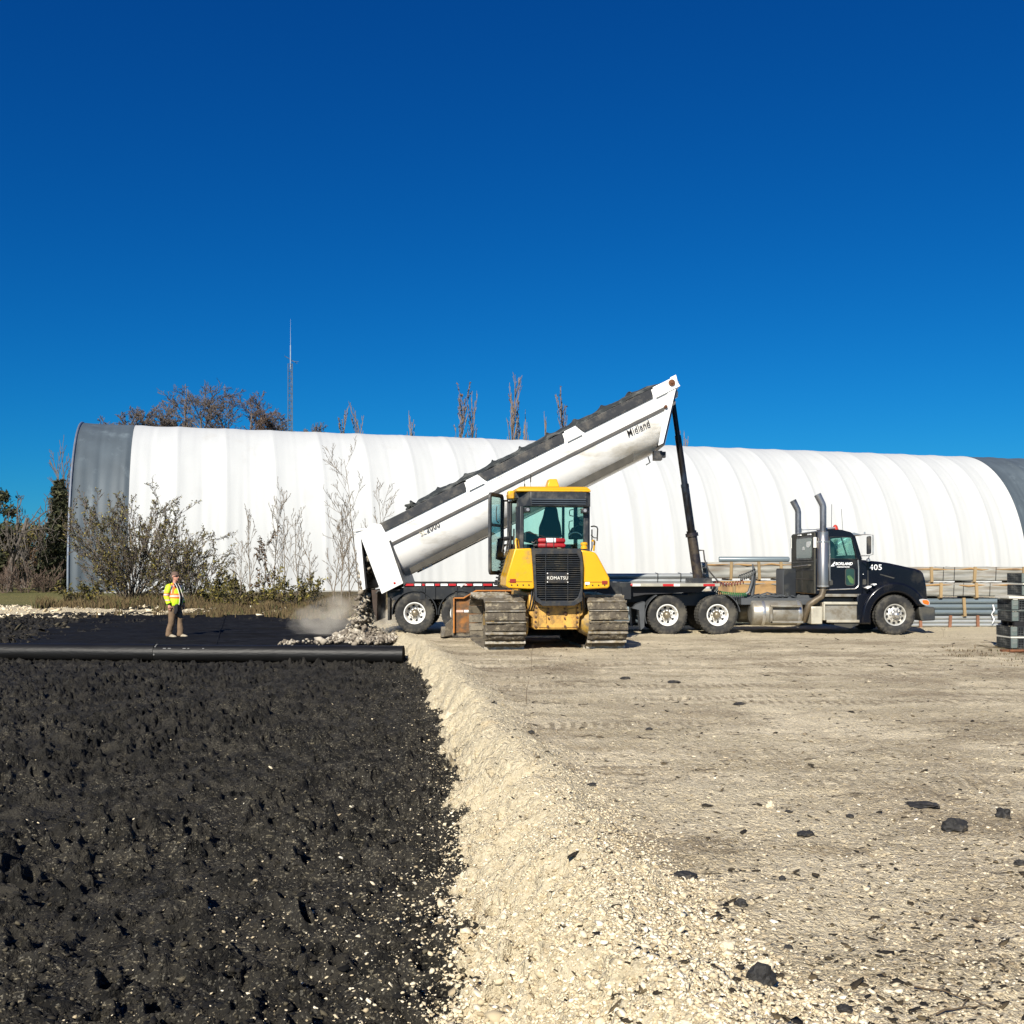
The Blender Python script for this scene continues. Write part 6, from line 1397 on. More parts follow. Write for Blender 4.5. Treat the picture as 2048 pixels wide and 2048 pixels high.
    for pts in ([(470, 805), (466, 720), (478, 700), (498, 705), (510, 790)], [(1245, 720), (1262, 715), (1276, 730), (1272, 820)]):
        mb = MB(); P_ = [Vector((q(a, b, .3)[0], .3+.05*i, q(a, b, .3)[1])) for i, (a, b) in enumerate(pts)]; mb.tube(P_, .021, 8); mb.build('hand_rail', M_yel, root)
    # deck behind the cab
    (x0, z0), (x1, z1) = q(560, 812, .3), q(1215, 770, .3); mb = MB(); mb.box(x0, x1, .3, .95, z0-.25, z0+.03); mb.build('rear_deck', M_cab, root, bevel=.02)
    # cab
    yr, yf = .85, 2.35
    XL, XR = q(470, 600, yr)[0], q(1225, 600, yr)[0]; ZB, ZT = q(0, 800, yr)[1], q(0, 372, yr)[1]; ZR = q(0, 215, yr)[1]
    cab = empty('cab', (0, 0, 0), 0, root)
    mb = MB(); XG0, XG1 = q(545, 0, yr)[0], q(1158, 0, yr)[0]
    mb.prism([(XL, yr+.14), (XL+.09, yr), (XG0, yr), (XG0+.02, yr+.07), (XL+.10, yr+.17)], ZB-.2, ZT+.02, 'z'); mb.prism([(XR, yr+.05), (XR-.05, yr), (XG1, yr), (XG1-.01, yr+.07), (XR-.02, yr+.12)], ZB-.2, ZT+.02, 'z')
    # middle and front posts
    for (xa, xb) in ((XL, XL+.08), (XR-.08, XR)):
        mb.box(xa, xb, yf-.10, yf, ZB-.3, ZR); mb.box(xa, xb, yr+.15, yf-.05, ZB-.35, ZB+.02); mb.box(xa, xb, yr+.1, yf-.05, ZR-.14, ZR)
    mb.box(XL, XR, yf-.08, yf, ZB-.3, ZB+.14); mb.box(XL, XR, yf-.08, yf, ZR-.16, ZR)
    mb.box(XL+.3, XL+.36, yf-.07, yf-.01, ZB, ZR-.1); mb.box(XR-.36, XR-.30, yf-.07, yf-.01, ZB, ZR-.1)
    mb.build('cab_frame', M_cab, cab, bevel=.012)
    mb = MB(); mb.box(XL+.02, XR-.02, yr+.05, yf-.02, ZB-.32, ZB-.22); mb.build('cab_floor', M_cab, cab)
    mb = MB(); mb.box(XG0, XG1, yr+.03, yr+.036, ZB, ZT+.02); mb.build('rear_window', M_gl2, cab)
    mb = MB(); mb.box(XL+.08, XR-.08, yf-.045, yf-.04, ZB+.14, ZR-.15); mb.box(XR-.045, XR-.04, yr+.12, yf-.1, ZB, ZR-.14); mb.build('cab_window', M_gl2, cab)
    # louvre box above the rear window
    mb = MB(); a = q(615, 0, yr-.1)[0]; a0 = q(485, 0, yr+.12)[0]; b = q(1178, 0, yr-.1)[0]; b1 = q(1222, 0, yr)[0]; zt3 = q(0, 213, yr-.1)[1]; zb3 = q(0, 362, yr-.1)[1]
    mb.prism([(a, yr-.13), (b, yr-.13), (b1, yr-.02), (b1, yr+.3), (a0, yr+.3), (a0, yr+.12)], zb3, zt3, 'z'); lb = mb.build('air_box', M_cab, cab, bevel=.012)
    mb = MB()
    for i, bb in enumerate((290, 312, 334)): z = q(0, bb, yr-.15)[1]; mb.prism([(yr-.165, z-.012), (yr-.125, z+.018), (yr-.125, z-.02)], a+.02, b-.01, 'x')
    mb.build('air_box_louvre', M_cabl, lb)
    # roof
    mb = MB(); zr0 = zt3; zr1 = q(0, 160, yr)[1]; xa, xb = q(465, 0, yr)[0], q(1215, 0, yr)[0]
    v0 = [(xa, yr-.10), (xb, yr-.14), (xb, yf+.1), (xa, yf+.1)]; v1 = [(xa+.10, yr+.02), (xb-.06, yr-.04), (xb-.08, yf-.02), (xa+.1, yf-.02)]
    mb.prism(v0, zr0, zr0+.05, 'z'); mb.prism(v0, zr0+.05, zr1, 'z', poly1=v1); rf = mb.build('roof', M_yel, cab, bevel=.02)
    (x0, z0), (x1, z1) = q(770, 165, yr+.5), q(895, 98, yr+.5); mb = MB(); mb.prism([(x0, yr+.3), (x1, yr+.3), (x1, yr+.65), (x0, yr+.65)], z0-.03, z1, 'z', poly1=[(x0+.05, yr+.35), (x1-.05, yr+.35), (x1-.05, yr+.6), (x0+.05, yr+.6)]); mb.build('roof_vent', M_yel, rf, bevel=.02)
    (x0, z0), (x1, z1) = q(380, 298, 1.3), q(442, 215, 1.3); mb = MB(); mb.box(x0, x1, 1.15, 1.45, z0, z1); mb.box(x0, XL+.1, 1.2, 1.4, z0-.0, z0+.05); mb.build('side_lamp_housing', M_yel, rf, bevel=.025)
    mb = MB(); x, z = q(410, 308, 1.3); mb.lathe([(.04, 0), (.045, -.04), (.0001, -.05)], (x, 1.3, z+.02), 'z', 14); mb.build('lamp', M_tapew, rf)
    for (a, z0_, z1_) in ((556, 270, 80), (617, 180, 68)):
        x, za = q(a, z0_, yr+.1); _, zb = q(a, z1_, yr+.1); mb = MB(); mb.tube([(x, yr+.1, za), (x, yr+.1, zb)], .006, 5); mb.tube([(x, yr+.1, za+.12), (x, yr+.1, za+.28)], .016, 6); mb.build('aerial', M_grl, rf)
    for (a, b) in ((580, 405), (1160, 415)):
        x, z = q(a, b, yr-.08); mb = MB(); mb.box(x-.065, x+.065, yr-.14, yr-.0, z-.055, z+.055); wl = mb.build('work_lamp', M_cab, cab, bevel=.015)
        mb = MB(); mb.lathe([(.038, 0), (.034, -.012), (.0001, -.014)], (x+.01, yr-.141, z), 'y', 14); mb.build('lens', M_lens, wl)
    # seat, console, lever
    mb = MB(); ys_ = 1.55; sp = rounded(pl([(705, 690), (708, 580), (735, 510), (750, 470), (765, 400), (775, 375), (880, 375), (890, 400), (905, 500), (925, 560), (938, 690)], ys_), .05); mb.prism(sp, ys_, ys_+.14, 'y'); mb.box(q(705, 0, ys_)[0], q(938, 0, ys_)[0], ys_, ys_+.55, ZB-.1, ZB+.12); mb.build('seat', M_seat, cab, bevel=.03)
    mb = MB(); mb.prism(pl([(1040, 700), (1040, 640), (1075, 580), (1150, 550), (1160, 700)], 1.7), 1.7, 2.2, 'y'); mb.prism(pl([(545, 720), (550, 640), (600, 620), (700, 680), (705, 760)], 1.7), 1.6, 2.0, 'y'); mb.prism(pl([(1050, 480), (1150, 470), (1155, 600), (1055, 600)], 2.2), 2.15, 2.2, 'y'); mb.build('console', M_seat, cab, bevel=.03)
    mb = MB(); x, z = q(1070, 660, 1.6); mb.tube([Vector((x+.16*cos(t), 1.6, z-.06+.12*sin(t))) for t in [R(20+14*i) for i in range(11)]], .013, 6); mb.build('arm_rail', M_tapew, cab)
    mb = MB(); mb.tube([Vector((q(575, 628, yr-.01)[0], yr-.01, q(575, 628, yr)[1])), Vector((q(760, 680, yr-.01)[0], yr-.01, q(760, 680, yr)[1]))], .008, 5); mb.box(q(645, 760, yr)[0], q(655, 0, yr)[0], yr-.02, yr, ZB, ZB+.05); mb.build('wiper', M_grl, cab)
    mb = MB()
    for (a, b0, b1) in ((1010, 400, 470), (1005, 515, 630)): mb.tube([Vector((q(a+40, b0, 2.2)[0], 2.2, q(a, b0, 2.2)[1])), Vector((q(a+5, b0+8, 2.2)[0], 2.2, q(a, b0+8, 2.2)[1])), Vector((q(a, (b0+b1)/2, 2.2)[0], 2.2, q(a, (b0+b1)/2, 2.2)[1])), Vector((q(a+5, b1-8, 2.2)[0], 2.2, q(a, b1-8, 2.2)[1])), Vector((q(a+40, b1, 2.2)[0], 2.2, q(a, b1, 2.2)[1]))], .012, 6)
    mb.build('inner_handle', M_grl, cab)
    mb = MB(); mb.tube([Vector((q(a, b, 1.2)[0], 1.2, q(a, b, 1.2)[1])) for a, b in ((1230, 575), (1262, 570), (1290, 580), (1298, 600), (1293, 720))], .016, 7); mb.tube([Vector((q(a, b, 1.2)[0], 1.2, q(a, b, 1.2)[1])) for a, b in ((1230, 660), (1262, 690), (1295, 690))], .012, 6); mb.build('grab_handle', M_grl, cab)
    # open door, swung out on the left side
    p0 = Vector((q(196, 0, .95)[0], .95, 0)); p1 = Vector((q(335, 0, 1.75)[0], 1.75, 0)); dd = (p1-p0); Wd = dd.length; dd.normalize(); nn = Vector((-dd.y, dd.x, 0))
    zb4, zt4 = q(0, 1065, 1.3)[1], q(0, 232, 1.3)[1]
    T = Matrix(((dd.x, nn.x, 0, p0.x), (dd.y, nn.y, 0, p0.y), (0, 0, 1, 0), (0, 0, 0, 1)))
    mb = MB(); mb.rrect_frame(0, Wd, zb4, zt4, -.03, .03, .085, .12, T); dr = mb.build('door', M_cab, cab, bevel=.01)
    mb = MB(); mb.box(.06, Wd-.06, -.004, .004, zb4+.06, zt4-.06, T); mb.build('door_glass', M_gl2, dr)
    mb = MB(); zm = q(0, 560, 1.3)[1]; mb.box(.04, Wd-.04, -.02, .02, zm-.03, zm+.03, T); mb.prism([(Wd*.45, zb4+.35), (Wd-.05, zb4+.30), (Wd-.05, zb4+.85), (Wd*.6, zb4+.8)], -.03, .0, 'y', T); mb.build('door_rail', M_cab, dr)
    mb = MB(); mb.tube([T @ Vector((a, -.07, z)) for a, z in ((.3, zt4-.3), (.25, zt4-.42), (.28, zt4-.62), (.4, zt4-.66))], .012, 6); mb.build('door_handle', M_grl, dr)
    mb = MB()
    for b in (300, 700, 760): z = q(0, b, 1.4)[1]; mb.tube([p1+Vector((0, 0, z)), Vector((XL+.03, 1.9, z+.02))], .025, 6)
    mb.tube([Vector((q(340, 0, 1.75)[0], 1.75, q(0, 300, 1.75)[1])), Vector((q(325, 0, 1.75)[0], 1.75, q(0, 800, 1.75)[1]))], .03, 7); mb.tube([Vector((q(415, 0, 1.9)[0], 1.9, q(0, 330, 1.9)[1])), Vector((q(410, 0, 1.9)[0], 1.9, q(0, 800, 1.9)[1]))], .035, 7)
    mb.tube([Vector((q(330, 700, 1.7)[0], 1.7, q(0, 700, 1.7)[1])), Vector((q(430, 690, 1.5)[0], 1.5, q(0, 690, 1.5)[1]))], .05, 7); mb.tube([Vector((q(350, 830, 1.6)[0], 1.6, q(0, 830, 1.6)[1])), Vector((q(340, 790, 1.6)[0], 1.6, q(0, 790, 1.6)[1])), Vector((q(370, 760, 1.6)[0], 1.6, q(0, 760, 1.6)[1]))], .012, 5)
    mb.build('door_hinge', M_grl, dr)
    # hoses and cables hanging beside the cab and between tank and hull
    for k_, (x0_, x1_, y_) in enumerate(((-.93, -.80, 1.0), (-.98, -.84, 1.25), (-.9, -.82, .9), (.86, .95, 1.0))):
        mb = MB(); mb.tube([(x0_, y_, 2.35), (x0_-.05, y_-.05, 2.1), ((x0_+x1_)/2, y_-.08, 1.95+.05*k_), (x1_, y_, 2.2), (x1_+.02, y_+.1, 2.6)], .016, 6); mb.build('hose', M_grl, root)
    for x_ in (-.52, -.47, .50, .55):
        mb = MB(); mb.tube([(x_, .22, 1.3), (x_*1.05, .15, 1.1), (x_*1.1, .2, .9), (x_*1.15, .35, .8)], .018, 6); mb.build('hose', M_grl, root)
    # engine hood in front
    mb = MB(); mb.prism([(-.45, 1.0), (.45, 1.0), (.45, 1.98), (.36, 2.06), (-.36, 2.06), (-.45, 1.98)], 2.35, 3.7, 'y'); mb.build('engine_hood', M_yel, root, bevel=.03)
    # blade and arms
    yb = 4.02
    def w(a, b): return D(880+a/10.733, 1150+b/10.733, yb)
    prof = [w(275, 1265), w(270, 480), w(505, 480), w(770, 322)]
    (xl, zlo), (_, z1), (x2, z2), (x3, z3) = prof; cx = -.04; xr = -xl+2*cx
    outline = [(xl, .12), (xl, z1), (x2, z1), (x3, z3), (2*cx-x3, z3), (2*cx-x2, z1), (xr, z1), (xr, .12)]
    mb = MB(); mb.prism(outline, yb, yb+.05, 'y'); bl = mb.build('blade', M_blade, root, bevel=.01)
    mb = MB()
    mb.box(xl, xr, yb-.0, yb+.12, .06, .16); mb.build('cutting_edge', M_shoe, bl)
    for sx in (-1, 1):
        x = xl if sx < 0 else xr; mb = MB(); mb.prism([(yb-.05, .08), (yb+.06, .08), (yb+.28, .3), (yb+.22, z1+.02), (yb-.05, z1+.02)], x-.02*1, x+.02, 'x'); mb.prism([(yb+.05, .05), (yb+.35, .0), (yb+.35, .12), (yb+.1, .3)], min(x, x-sx*-.28), max(x, x-sx*-.28), 'x'); mb.build('end_bit', M_shoe, bl)
        mb = MB(); mb.prism([(x*1.0, .10), (x+sx*.22, .06), (x+sx*.16, .35), (x, .5)], yb-.02, yb+.30, 'y'); mb.build('soil_on_blade', M_mud, bl)
    mb = MB()
    tb = [(x3, z3), (2*cx-x3, z3)]
    mb.prism([(xl, z1-.03), (x2, z1-.03), (x3, z3-.03), (2*cx-x3, z3-.03), (2*cx-x2, z1-.03), (xr, z1-.03), (xr, z1), (2*cx-x2, z1), (2*cx-x3, z3), (x3, z3), (x2, z1), (xl, z1)], yb-.10, yb+.02, 'y'); mb.box(xl, xl+.035, yb-.10, yb, .15, z1); mb.box(xr-.035, xr, yb-.10, yb, .15, z1)
    for k in range(8): x = x3+(2*cx-2*x3)*k/7; mb.box(x-.012, x+.012, yb-.09, yb, z3-.17, z3-.02)
    mb.box(xl, xr, yb-.16, yb, z1-.45, z1-.37) if False else None
    mb.build('blade_flange', M_bladel, bl, bevel=.004)
    mb = MB(); (a0, b0), (a1, b1) = w(350, 800), w(500, 750); mb.box(a0, a1, yb-.012, yb-.002, b0, b1); mb.build('red_tape', M_tapepk, bl)
    mb = MB(); (a0, b0), (a1, b1) = w(515, 800), w(640, 750); mb.box(a0, a1, yb-.012, yb-.002, b0, b1); mb.build('white_tape', M_tapew, bl)
    mb = MB()
    for sx in (-1, 1): mb.tube([(sx*.45, 2.4, .55), (sx*.62, 3.5, .45), (sx*.5, yb, .4)], .11, 8); mb.tube([(sx*.4, 3.4, 1.25), (sx*.5, yb, .75)], .06, 8)
    mb.box(-1.3, 1.3, 3.75, 3.9, .32, .5); mb.build('push_frame', M_blade, root)
    # guard plate and step on the left track side
    # extinguisher-like red bundle resting on the rear deck
    xa, za = q(692, 790, .62); xb, zb_ = q(966, 790, .62); z0 = q(0, 795, .62)[1]+.02
    return root, D, q
M_yel2 = mat('ochre_hull', (.60, .34, .07), .5, var=.12, scale=3, dirt=(.25, .15, .05), damt=.35, dscale=5)
M_rusty = mat('rusty_bolt', (.10, .05, .025), .7); M_grl2 = mat('slate_grille', (.018, .021, .026), .5, var=.2, dirt=(.055, .048, .036), damt=.3, dscale=5); M_fan = mat('dusty_fan', (.16, .13, .07), .7)
M_txtw2 = mat('cream_lettering', (.80, .78, .70), .5); M_redrf = mat('dull_red_reflector', (.26, .03, .018), .35); M_cabl = mat('louvre_edge', (.05, .062, .078), .5); M_lens = mat('lamp_lens', (.25, .26, .28), .2); M_tapepk = mat('faded_pink_tape', (.65, .42, .34), .6)
DZ, DD, DQ = dozer()
def bundle():
    y = .60; x0, _ = DQ(692, 0, y); x1, _ = DQ(966, 0, y); zt_ = DQ(0, 690, y)[1]; zb_ = DQ(0, 790, y)[1]
    Tm = Matrix.Translation((DZ.location))@Matrix.Rotation(R(8), 4, 'Z'); c = Tm @ Vector(((x0+x1)/2, y, zb_))
    root = empty('extinguisher_bag', c, R(8)); tag(root, 'red cloth bag with white label strapped on the deck behind the dozer cab', 'bag')
    L_ = (x1-x0)/2; r = (zt_-zb_)/4
    mb = MB(); pr = lambda z, w: mb.tube([(-L_*w, 0, z), (-L_*w+.03, 0, z), (L_*w-.03, 0, z), (L_*w, 0, z)], [r*.7, r*1.05, r*1.05, r*.7], 16)
    pr(r*3, 1); pr(r, 1.0); mb.build('bag_body', M_redb, root, smooth=50)
    mb = MB(); mb.tube([(-L_*.42, 0, r*3), (.28*L_, 0, r*3)], r*1.09, 16); mb.build('white_label', M_tapew, root)
    mb = MB()
    for x in (-L_*.45, L_*.12): mb.tube([(x, -r*1.12, 0), (x, -r*1.2, r*2), (x, -r*1.1, r*3.6), (x, 0, r*4.15), (x, r, r*3.5)], .009, 5)
    mb.tube([(-L_, 0, r*2.6), (-L_-.05, 0, r*2.9), (-L_-.10, -.02, r*2.0), (-L_-.14, 0, r*2.4)], .016, 6); mb.tube([(-L_-.02, 0, r*1.2), (-L_-.1, 0, r*.9)], .03, 8); mb.split('strap', M_grl, root)
bundle()
# ------------------------------------------------------------ pipe bundles
M_pipe = mat('grey_pipe', (.38, .40, .40), .35, .35, var=.15, scale=4, dirt=(.22, .22, .2), damt=.3, stretch=(.2, 1, 1))
M_pipeb = mat('blue_grey_pipe', (.17, .21, .23), .35, .3, var=.2, scale=3, stretch=(.2, 1, 1))
M_film = mat('plastic_film', (.27, .265, .235), .3, var=.45, scale=3, spec=.7, bump=.8, bscale=3, stretch=(.3, 1, 2.5), dirt=(.20, .16, .12), damt=.25)
M_wood = mat('timber', (.28, .195, .095), .8, var=.25, scale=5, stretch=(1, 1, .2)); M_wood2 = mat('dark_timber', (.20, .09, .05), .8, var=.3); M_kraft = mat('kraft_board', (.36, .22, .09), .8, var=.2, scale=2, dirt=(.2, .12, .06), damt=.3)
M_strap = mat('strap', (.03, .03, .03), .5)
def bundle_pipes(x0, x1, y0, depth, z0, h, r, m, label, wrap=False, posts=(), seed=1, straps=(), postm=None, kraft=False, group='pipe bundles stacked behind the truck'):
    root = empty('pipe_bundle', ((x0+x1)/2, y0, z0)); O = root.location; tag(root, label, 'pipe bundle', group); rnd = random.Random(seed)
    n = max(1, int(h/(2*r))); nd = max(2, int(depth/(2*r))); r_ = h/(2*n)
    mb = MB()
    for i in range(n):
        for j in range(nd):
            if 0 < j < nd-1 and 0 < i < n-1: continue
            z = z0+r_+i*2*r_; y = y0+r_+j*2*r_; e = rnd.uniform(-.06, .06)
            mb.tube([(x0+e, y, z), (x0+e+.001, y, z), (x1+e, y, z)], r_*.985, 12)
    mb.build('pipes', m, root, off=O)
    if wrap:
        V = []; nx, nz = 90, 12; 
        for i in range(nx+1):
            x = x0+(x1-x0)*i/nx
            for k in range(nz*2+1):
                if k <= nz: q = k/nz; yy, z = y0-.02, z0+.03+(h*.97)*q; d = Vector((0, -1, 0))
                else: q = (k-nz)/nz; yy, z = y0-.02+depth*q, z0+h+.01; d = Vector((0, 0, 1))
                w_ = .02*mnoise.noise(Vector((x*1.1, k*.55, seed)))+.013*mnoise.noise(Vector((x*4, k*.9, seed+3)))+.012*abs(sin(q*pi*n))*(k <= nz)
                V.append(Vector((x, yy, z))+d*w_-O)
        m_ = nz*2+1; Fq = [(i*m_+j, (i+1)*m_+j, (i+1)*m_+j+1, i*m_+j+1) for i in range(nx) for j in range(m_-1)]
        mobj('wrap', np_mesh('wrap', [tuple(v) for v in V], Fq, [M_film if not kraft else M_kraft], True), root)
        mb = MB(); mb.tube([(x0+(x1-x0)*t/14, y0-.03+.01*sin(t*2.1), z0+h*.86+.05*mnoise.noise(Vector((t*.7, seed, 0)))) for t in range(15)], [.022+.012*sin(t*1.7) for t in range(15)], 6); mb.build('loose_film_edge', M_kraft if not kraft else M_film, root, off=O)
    for px in posts:
        mb = MB(); x = (px-HX)/F*y0; mb.box(x-.04, x+.04, y0-.085, y0-.035, z0-.03, z0+h+.02, Matrix.Translation((x, 0, z0)) @ Matrix.Rotation(R(rnd.uniform(-4, 4)), 4, 'Y') @ Matrix.Translation((-x, 0, -z0))); mb.box(x-.04, x+.04, y0-.05, y0+depth, z0-.055, z0-.008); mb.build('timber_post', postm or M_wood, root, off=O)
    for px in straps:
        mb = MB(); x = (px-HX)/F*y0; mb.tube([(x, y0-.04, z0), (x+.01, y0-.04, z0+h*.5), (x+.02, y0-.035, z0+h), (x+.02, y0+depth*.5, z0+h+.02)], .012, 5); mb.split('strap', M_strap, root, off=O)
    return root
Yp = 30.3
def zz(py, Y=Yp): return CAMZ-(py-HY)/F*Y
def xx(px, Y=Yp): return (px-HX)/F*Y
layers = [(1254, 1232), (1229, 1196), (1193, 1165), (1161, 1133)]
bundle_pipes(xx(1790), xx(1999), Yp, 1.2, zz(1254), .33, .055, M_pipe, 'bottom bundle of bare grey pipes on dark bearers right of the truck', posts=(1898, 1954, 1840), postm=M_wood2, seed=1)
bundle_pipes(xx(1780), xx(2012), Yp, 1.2, zz(1230), .49, .062, M_pipeb, 'second bundle up of bluish bare pipes right of the truck', posts=(1928,), seed=2)
bundle_pipes(xx(1770), xx(2060), Yp, 1.2, zz(1193), .39, .085, M_pipe, 'third bundle up, film wrapped pipes with pale timber post right of the truck', wrap=True, posts=(1880, 1952), straps=(1906, 1925, 1978), seed=3)
bundle_pipes(xx(1760), xx(2075), Yp, 1.2, zz(1162), .40, .085, M_pipe, 'topmost film wrapped pipe bundle right of the truck', wrap=True, posts=(1862, 1947, 2045), straps=(1885, 1907, 1990), seed=4)
# white twisted rag hanging at the right of the bundles
mb = MB(); mb.tube([(xx(1982), Yp-.12, zz(1209)), (xx(1984), Yp-.14, zz(1220)), (xx(1980), Yp-.1, zz(1228)), (xx(1984), Yp-.13, zz(1238)), (xx(1981), Yp-.12, zz(1247))], [.018, .026, .012, .024, .01], 7)
tag(mb.build('plastic_rag', M_tapew), 'white plastic rag hanging down the pipe bundles beside the crate stack', 'rag')
# left piles, seen over the trailer and behind the hoses
Yq = 31.0
bundle_pipes(xx(1216, Yq), xx(1408, Yq), Yq, 1.0, .72, .36, .09, M_pipe, 'lower bare pipe bundle behind the gooseneck of the trailer', seed=6)
bundle_pipes(xx(1216, Yq), xx(1408, Yq), Yq, 1.0, 1.14, zz(1147, Yq)-1.14, .072, M_pipe, 'upper bundle of bare grey pipes behind the gooseneck of the trailer', straps=(1314, 1360, 1385), seed=7)
bundle_pipes(xx(1216, Yq), xx(1408, Yq), Yq, 1.0, .06, .6, .10, M_pipeb, 'bottom bluish pipe bundle behind the gooseneck of the trailer', seed=8)
bundle_pipes(xx(1412, Yq), xx(1640, Yq), Yq, 1.1, zz(1157, Yq), zz(1125, Yq)-zz(1157, Yq), .08, M_pipe, 'film wrapped pipe bundle topped by loose pipes behind the hoses', wrap=True, posts=(1461, 1518, 1562), seed=9)
bundle_pipes(xx(1436, Yq), xx(1640, Yq), Yq, 1.1, zz(1196, Yq), .50, .1, M_pipe, 'brown board wrapped bundle under the film wrapped one behind the hoses', wrap=True, kraft=True, posts=(1468,), seed=10)
bundle_pipes(xx(1440, Yq), xx(1640, Yq), Yq, 1.1, .08, .72, .1, M_pipeb, 'bottom pipe bundle low behind the drive wheels', seed=11)
for k, (a, b, y, dz_, lb) in enumerate([(1440, 1581, Yq+.15, .16, 'front loose blue grey pipe lying on top of the wrapped bundle'), (1446, 1575, Yq+.42, .15, 'rear loose blue grey pipe lying on top of the wrapped bundle')]):
    z = zz(1125, Yq)+dz_*.6; mb = MB(); x0, x1 = xx(a, Yq), xx(b, Yq); mb.tube([(x0, y, z), (x0+.02, y, z), (x1-.03, y, z), (x1, y, z)], [.075, .085, .085, .06], 14); o = mb.build('loose_pipe', M_pipeb, off=((x0+x1)/2, y, z-.08), loc=((x0+x1)/2, y, z-.08)); tag(o, lb, 'pipe', 'loose pipes on the wrapped bundle')
    for q_ in (.15, .6):
        mb = MB(); x = x0+(x1-x0)*q_; mb.box(x-.25, x+.25, y-.1, y+.1, zz(1125, Yq)+.012, z-.08); t_ = mb.build('spacer_board', M_wood, o, off=o.location)

# ------------------------------------------------------------ crates at the right edge
M_crate = mat('dark_grey_plastic', (.030, .034, .036), .55, var=.3, dirt=(.12, .12, .11), damt=.2, dscale=4); M_crate2 = mat('grey_green_plastic', (.11, .14, .13), .5, var=.2, dirt=(.2, .2, .18), damt=.3, dscale=5)
M_board = mat('pale_board', (.62, .60, .52), .7, var=.1)
def crate(x, y, z, w_, h, d, label):
    root = empty('plastic_crate', (x, y, z)); tag(root, label, 'crate', 'plastic crates at the right edge')
    t = .018; mb = MB(); mb.box(0, w_, 0, d, 0, t)
    def grid(T, W_, m=True):
        n = max(2, int(W_/.055))
        for i in range(n+1): u = W_*i/n; mb.box(u-.005, u+.005, -.006, .006, 0, h, T)
        for k in range(5): v = h*k/4; mb.box(0, W_, -.005, .005, max(0, v-.007), min(h, v+.007), T)
        for f in (0, .48, 1): u = W_*f; mb.box(max(0, u-.012), min(W_, u+.012), -.014, .004, 0, h, T)
        mb.box(0, W_, -.018, .006, h-.022, h, T); mb.box(0, W_, -.018, .006, 0, .02, T)
    gw = w_*.62; pw = w_*.34
    grid(Matrix.Translation((pw+.01, 0, 0)), gw); grid(Matrix.Translation((0, d, 0)), w_); grid(Matrix.Rotation(R(90), 4, 'Z'), d); grid(Matrix.Translation((w_, 0, 0)) @ Matrix.Rotation(R(90), 4, 'Z'), d)
    mb.build('lattice_walls', M_crate, root)
    mb = MB(); mb.box(.01, pw, -.012, .006, .01, h-.005); mb.box(.03, pw-.02, -.02, -.01, h*.45, h*.55); mb.build('label_panel', M_crate2, root, bevel=.004)
    mb = MB(); mb.box(.02, w_-.02, .02, d-.02, t, h*.86); mb.build('contents', M_dark, root)
Yc = 22.0
tiers = [(1297, 1276.5, 1994, 'bottom tier'), (1272.5, 1253, 1994, 'second tier from the ground'), (1243, 1223, 1997, 'third tier from the ground'), (1220, 1200, 1997, 'fourth tier from the ground'), (1191, 1170, 2018, 'fifth tier from the ground, set back to the right'), (1166, 1146.5, 2018, 'top tier, set back to the right')]
for k, (pb, pt, pxl, nm) in enumerate(tiers):
    z0 = zz(pb, Yc); z1 = zz(pt, Yc); x0 = xx(pxl+27, Yc)
    cols = ('leftmost', 'next right, cut by the picture edge')
    for j in range(2): crate(x0+j*.445, Yc+.01*k, max(z0, .01), .43, z1-z0, .62, 'dark lattice crate, %s, %s' % ('inner one' if j == 0 else 'edge one', nm))
for k, (pb, pt, pxl, m, lb) in enumerate([(1276.3, 1273, 1994, M_board, 'pale board between the two lowest crate tiers'), (1252.5, 1243.5, 2002, M_dark, 'dark pallet under the third crate tier'), (1222.6, 1220.4, 1997, M_crate2, 'thin grey board between third and fourth crate tier'), (1199.6, 1191.5, 1990, M_board, 'white board between fourth and fifth crate tier'), (1169.5, 1166.5, 2018, M_board, 'pale board under the top crate tier')]):
    z0, z1 = zz(pb, Yc), zz(pt, Yc); x0 = xx(pxl+27, Yc); mb = MB(); 
    if m is M_dark:
        for dy in (0, .25, .5): mb.box(x0, x0+.95, Yc+dy, Yc+dy+.09, z0+.01, z1-.02)
        mb.box(x0, x0+.95, Yc, Yc+.6, z1-.02, z1-.002); mb.box(x0, x0+.95, Yc, Yc+.6, z0+.001, z0+.01)
    elif z1-z0 > .05: mb.box(x0, x0+1.0, Yc-.02, Yc+.62, z0+.03, z1-.012); mb.box(x0+.1, x0+.2, Yc, Yc+.6, z0+.002, z0+.03); mb.box(x0+.7, x0+.8, Yc, Yc+.6, z0+.002, z0+.03)
    else: mb.box(x0, x0+.95, Yc-.02, Yc+.62, z0+.002, z1-.002)
    o = mb.build('stacking_board', m, off=(x0, Yc, z0), loc=(x0, Yc, z0)); tag(o, lb, 'board' if m is not M_dark else 'pallet', 'boards between the crates')
mb = MB(); x0, y0 = xx(2005, 21.2), 21.2; mb.box(0, .9, 0, .12, 0, .05); mb.tube([(.1, -.1, .03), (1.0, -.15, .05)], .03, 6); o = mb.build('rusty_scrap', M_rust, loc=(x0, y0, 0)); tag(o, 'rusty scrap bar lying in front of the crate stack', 'scrap metal')

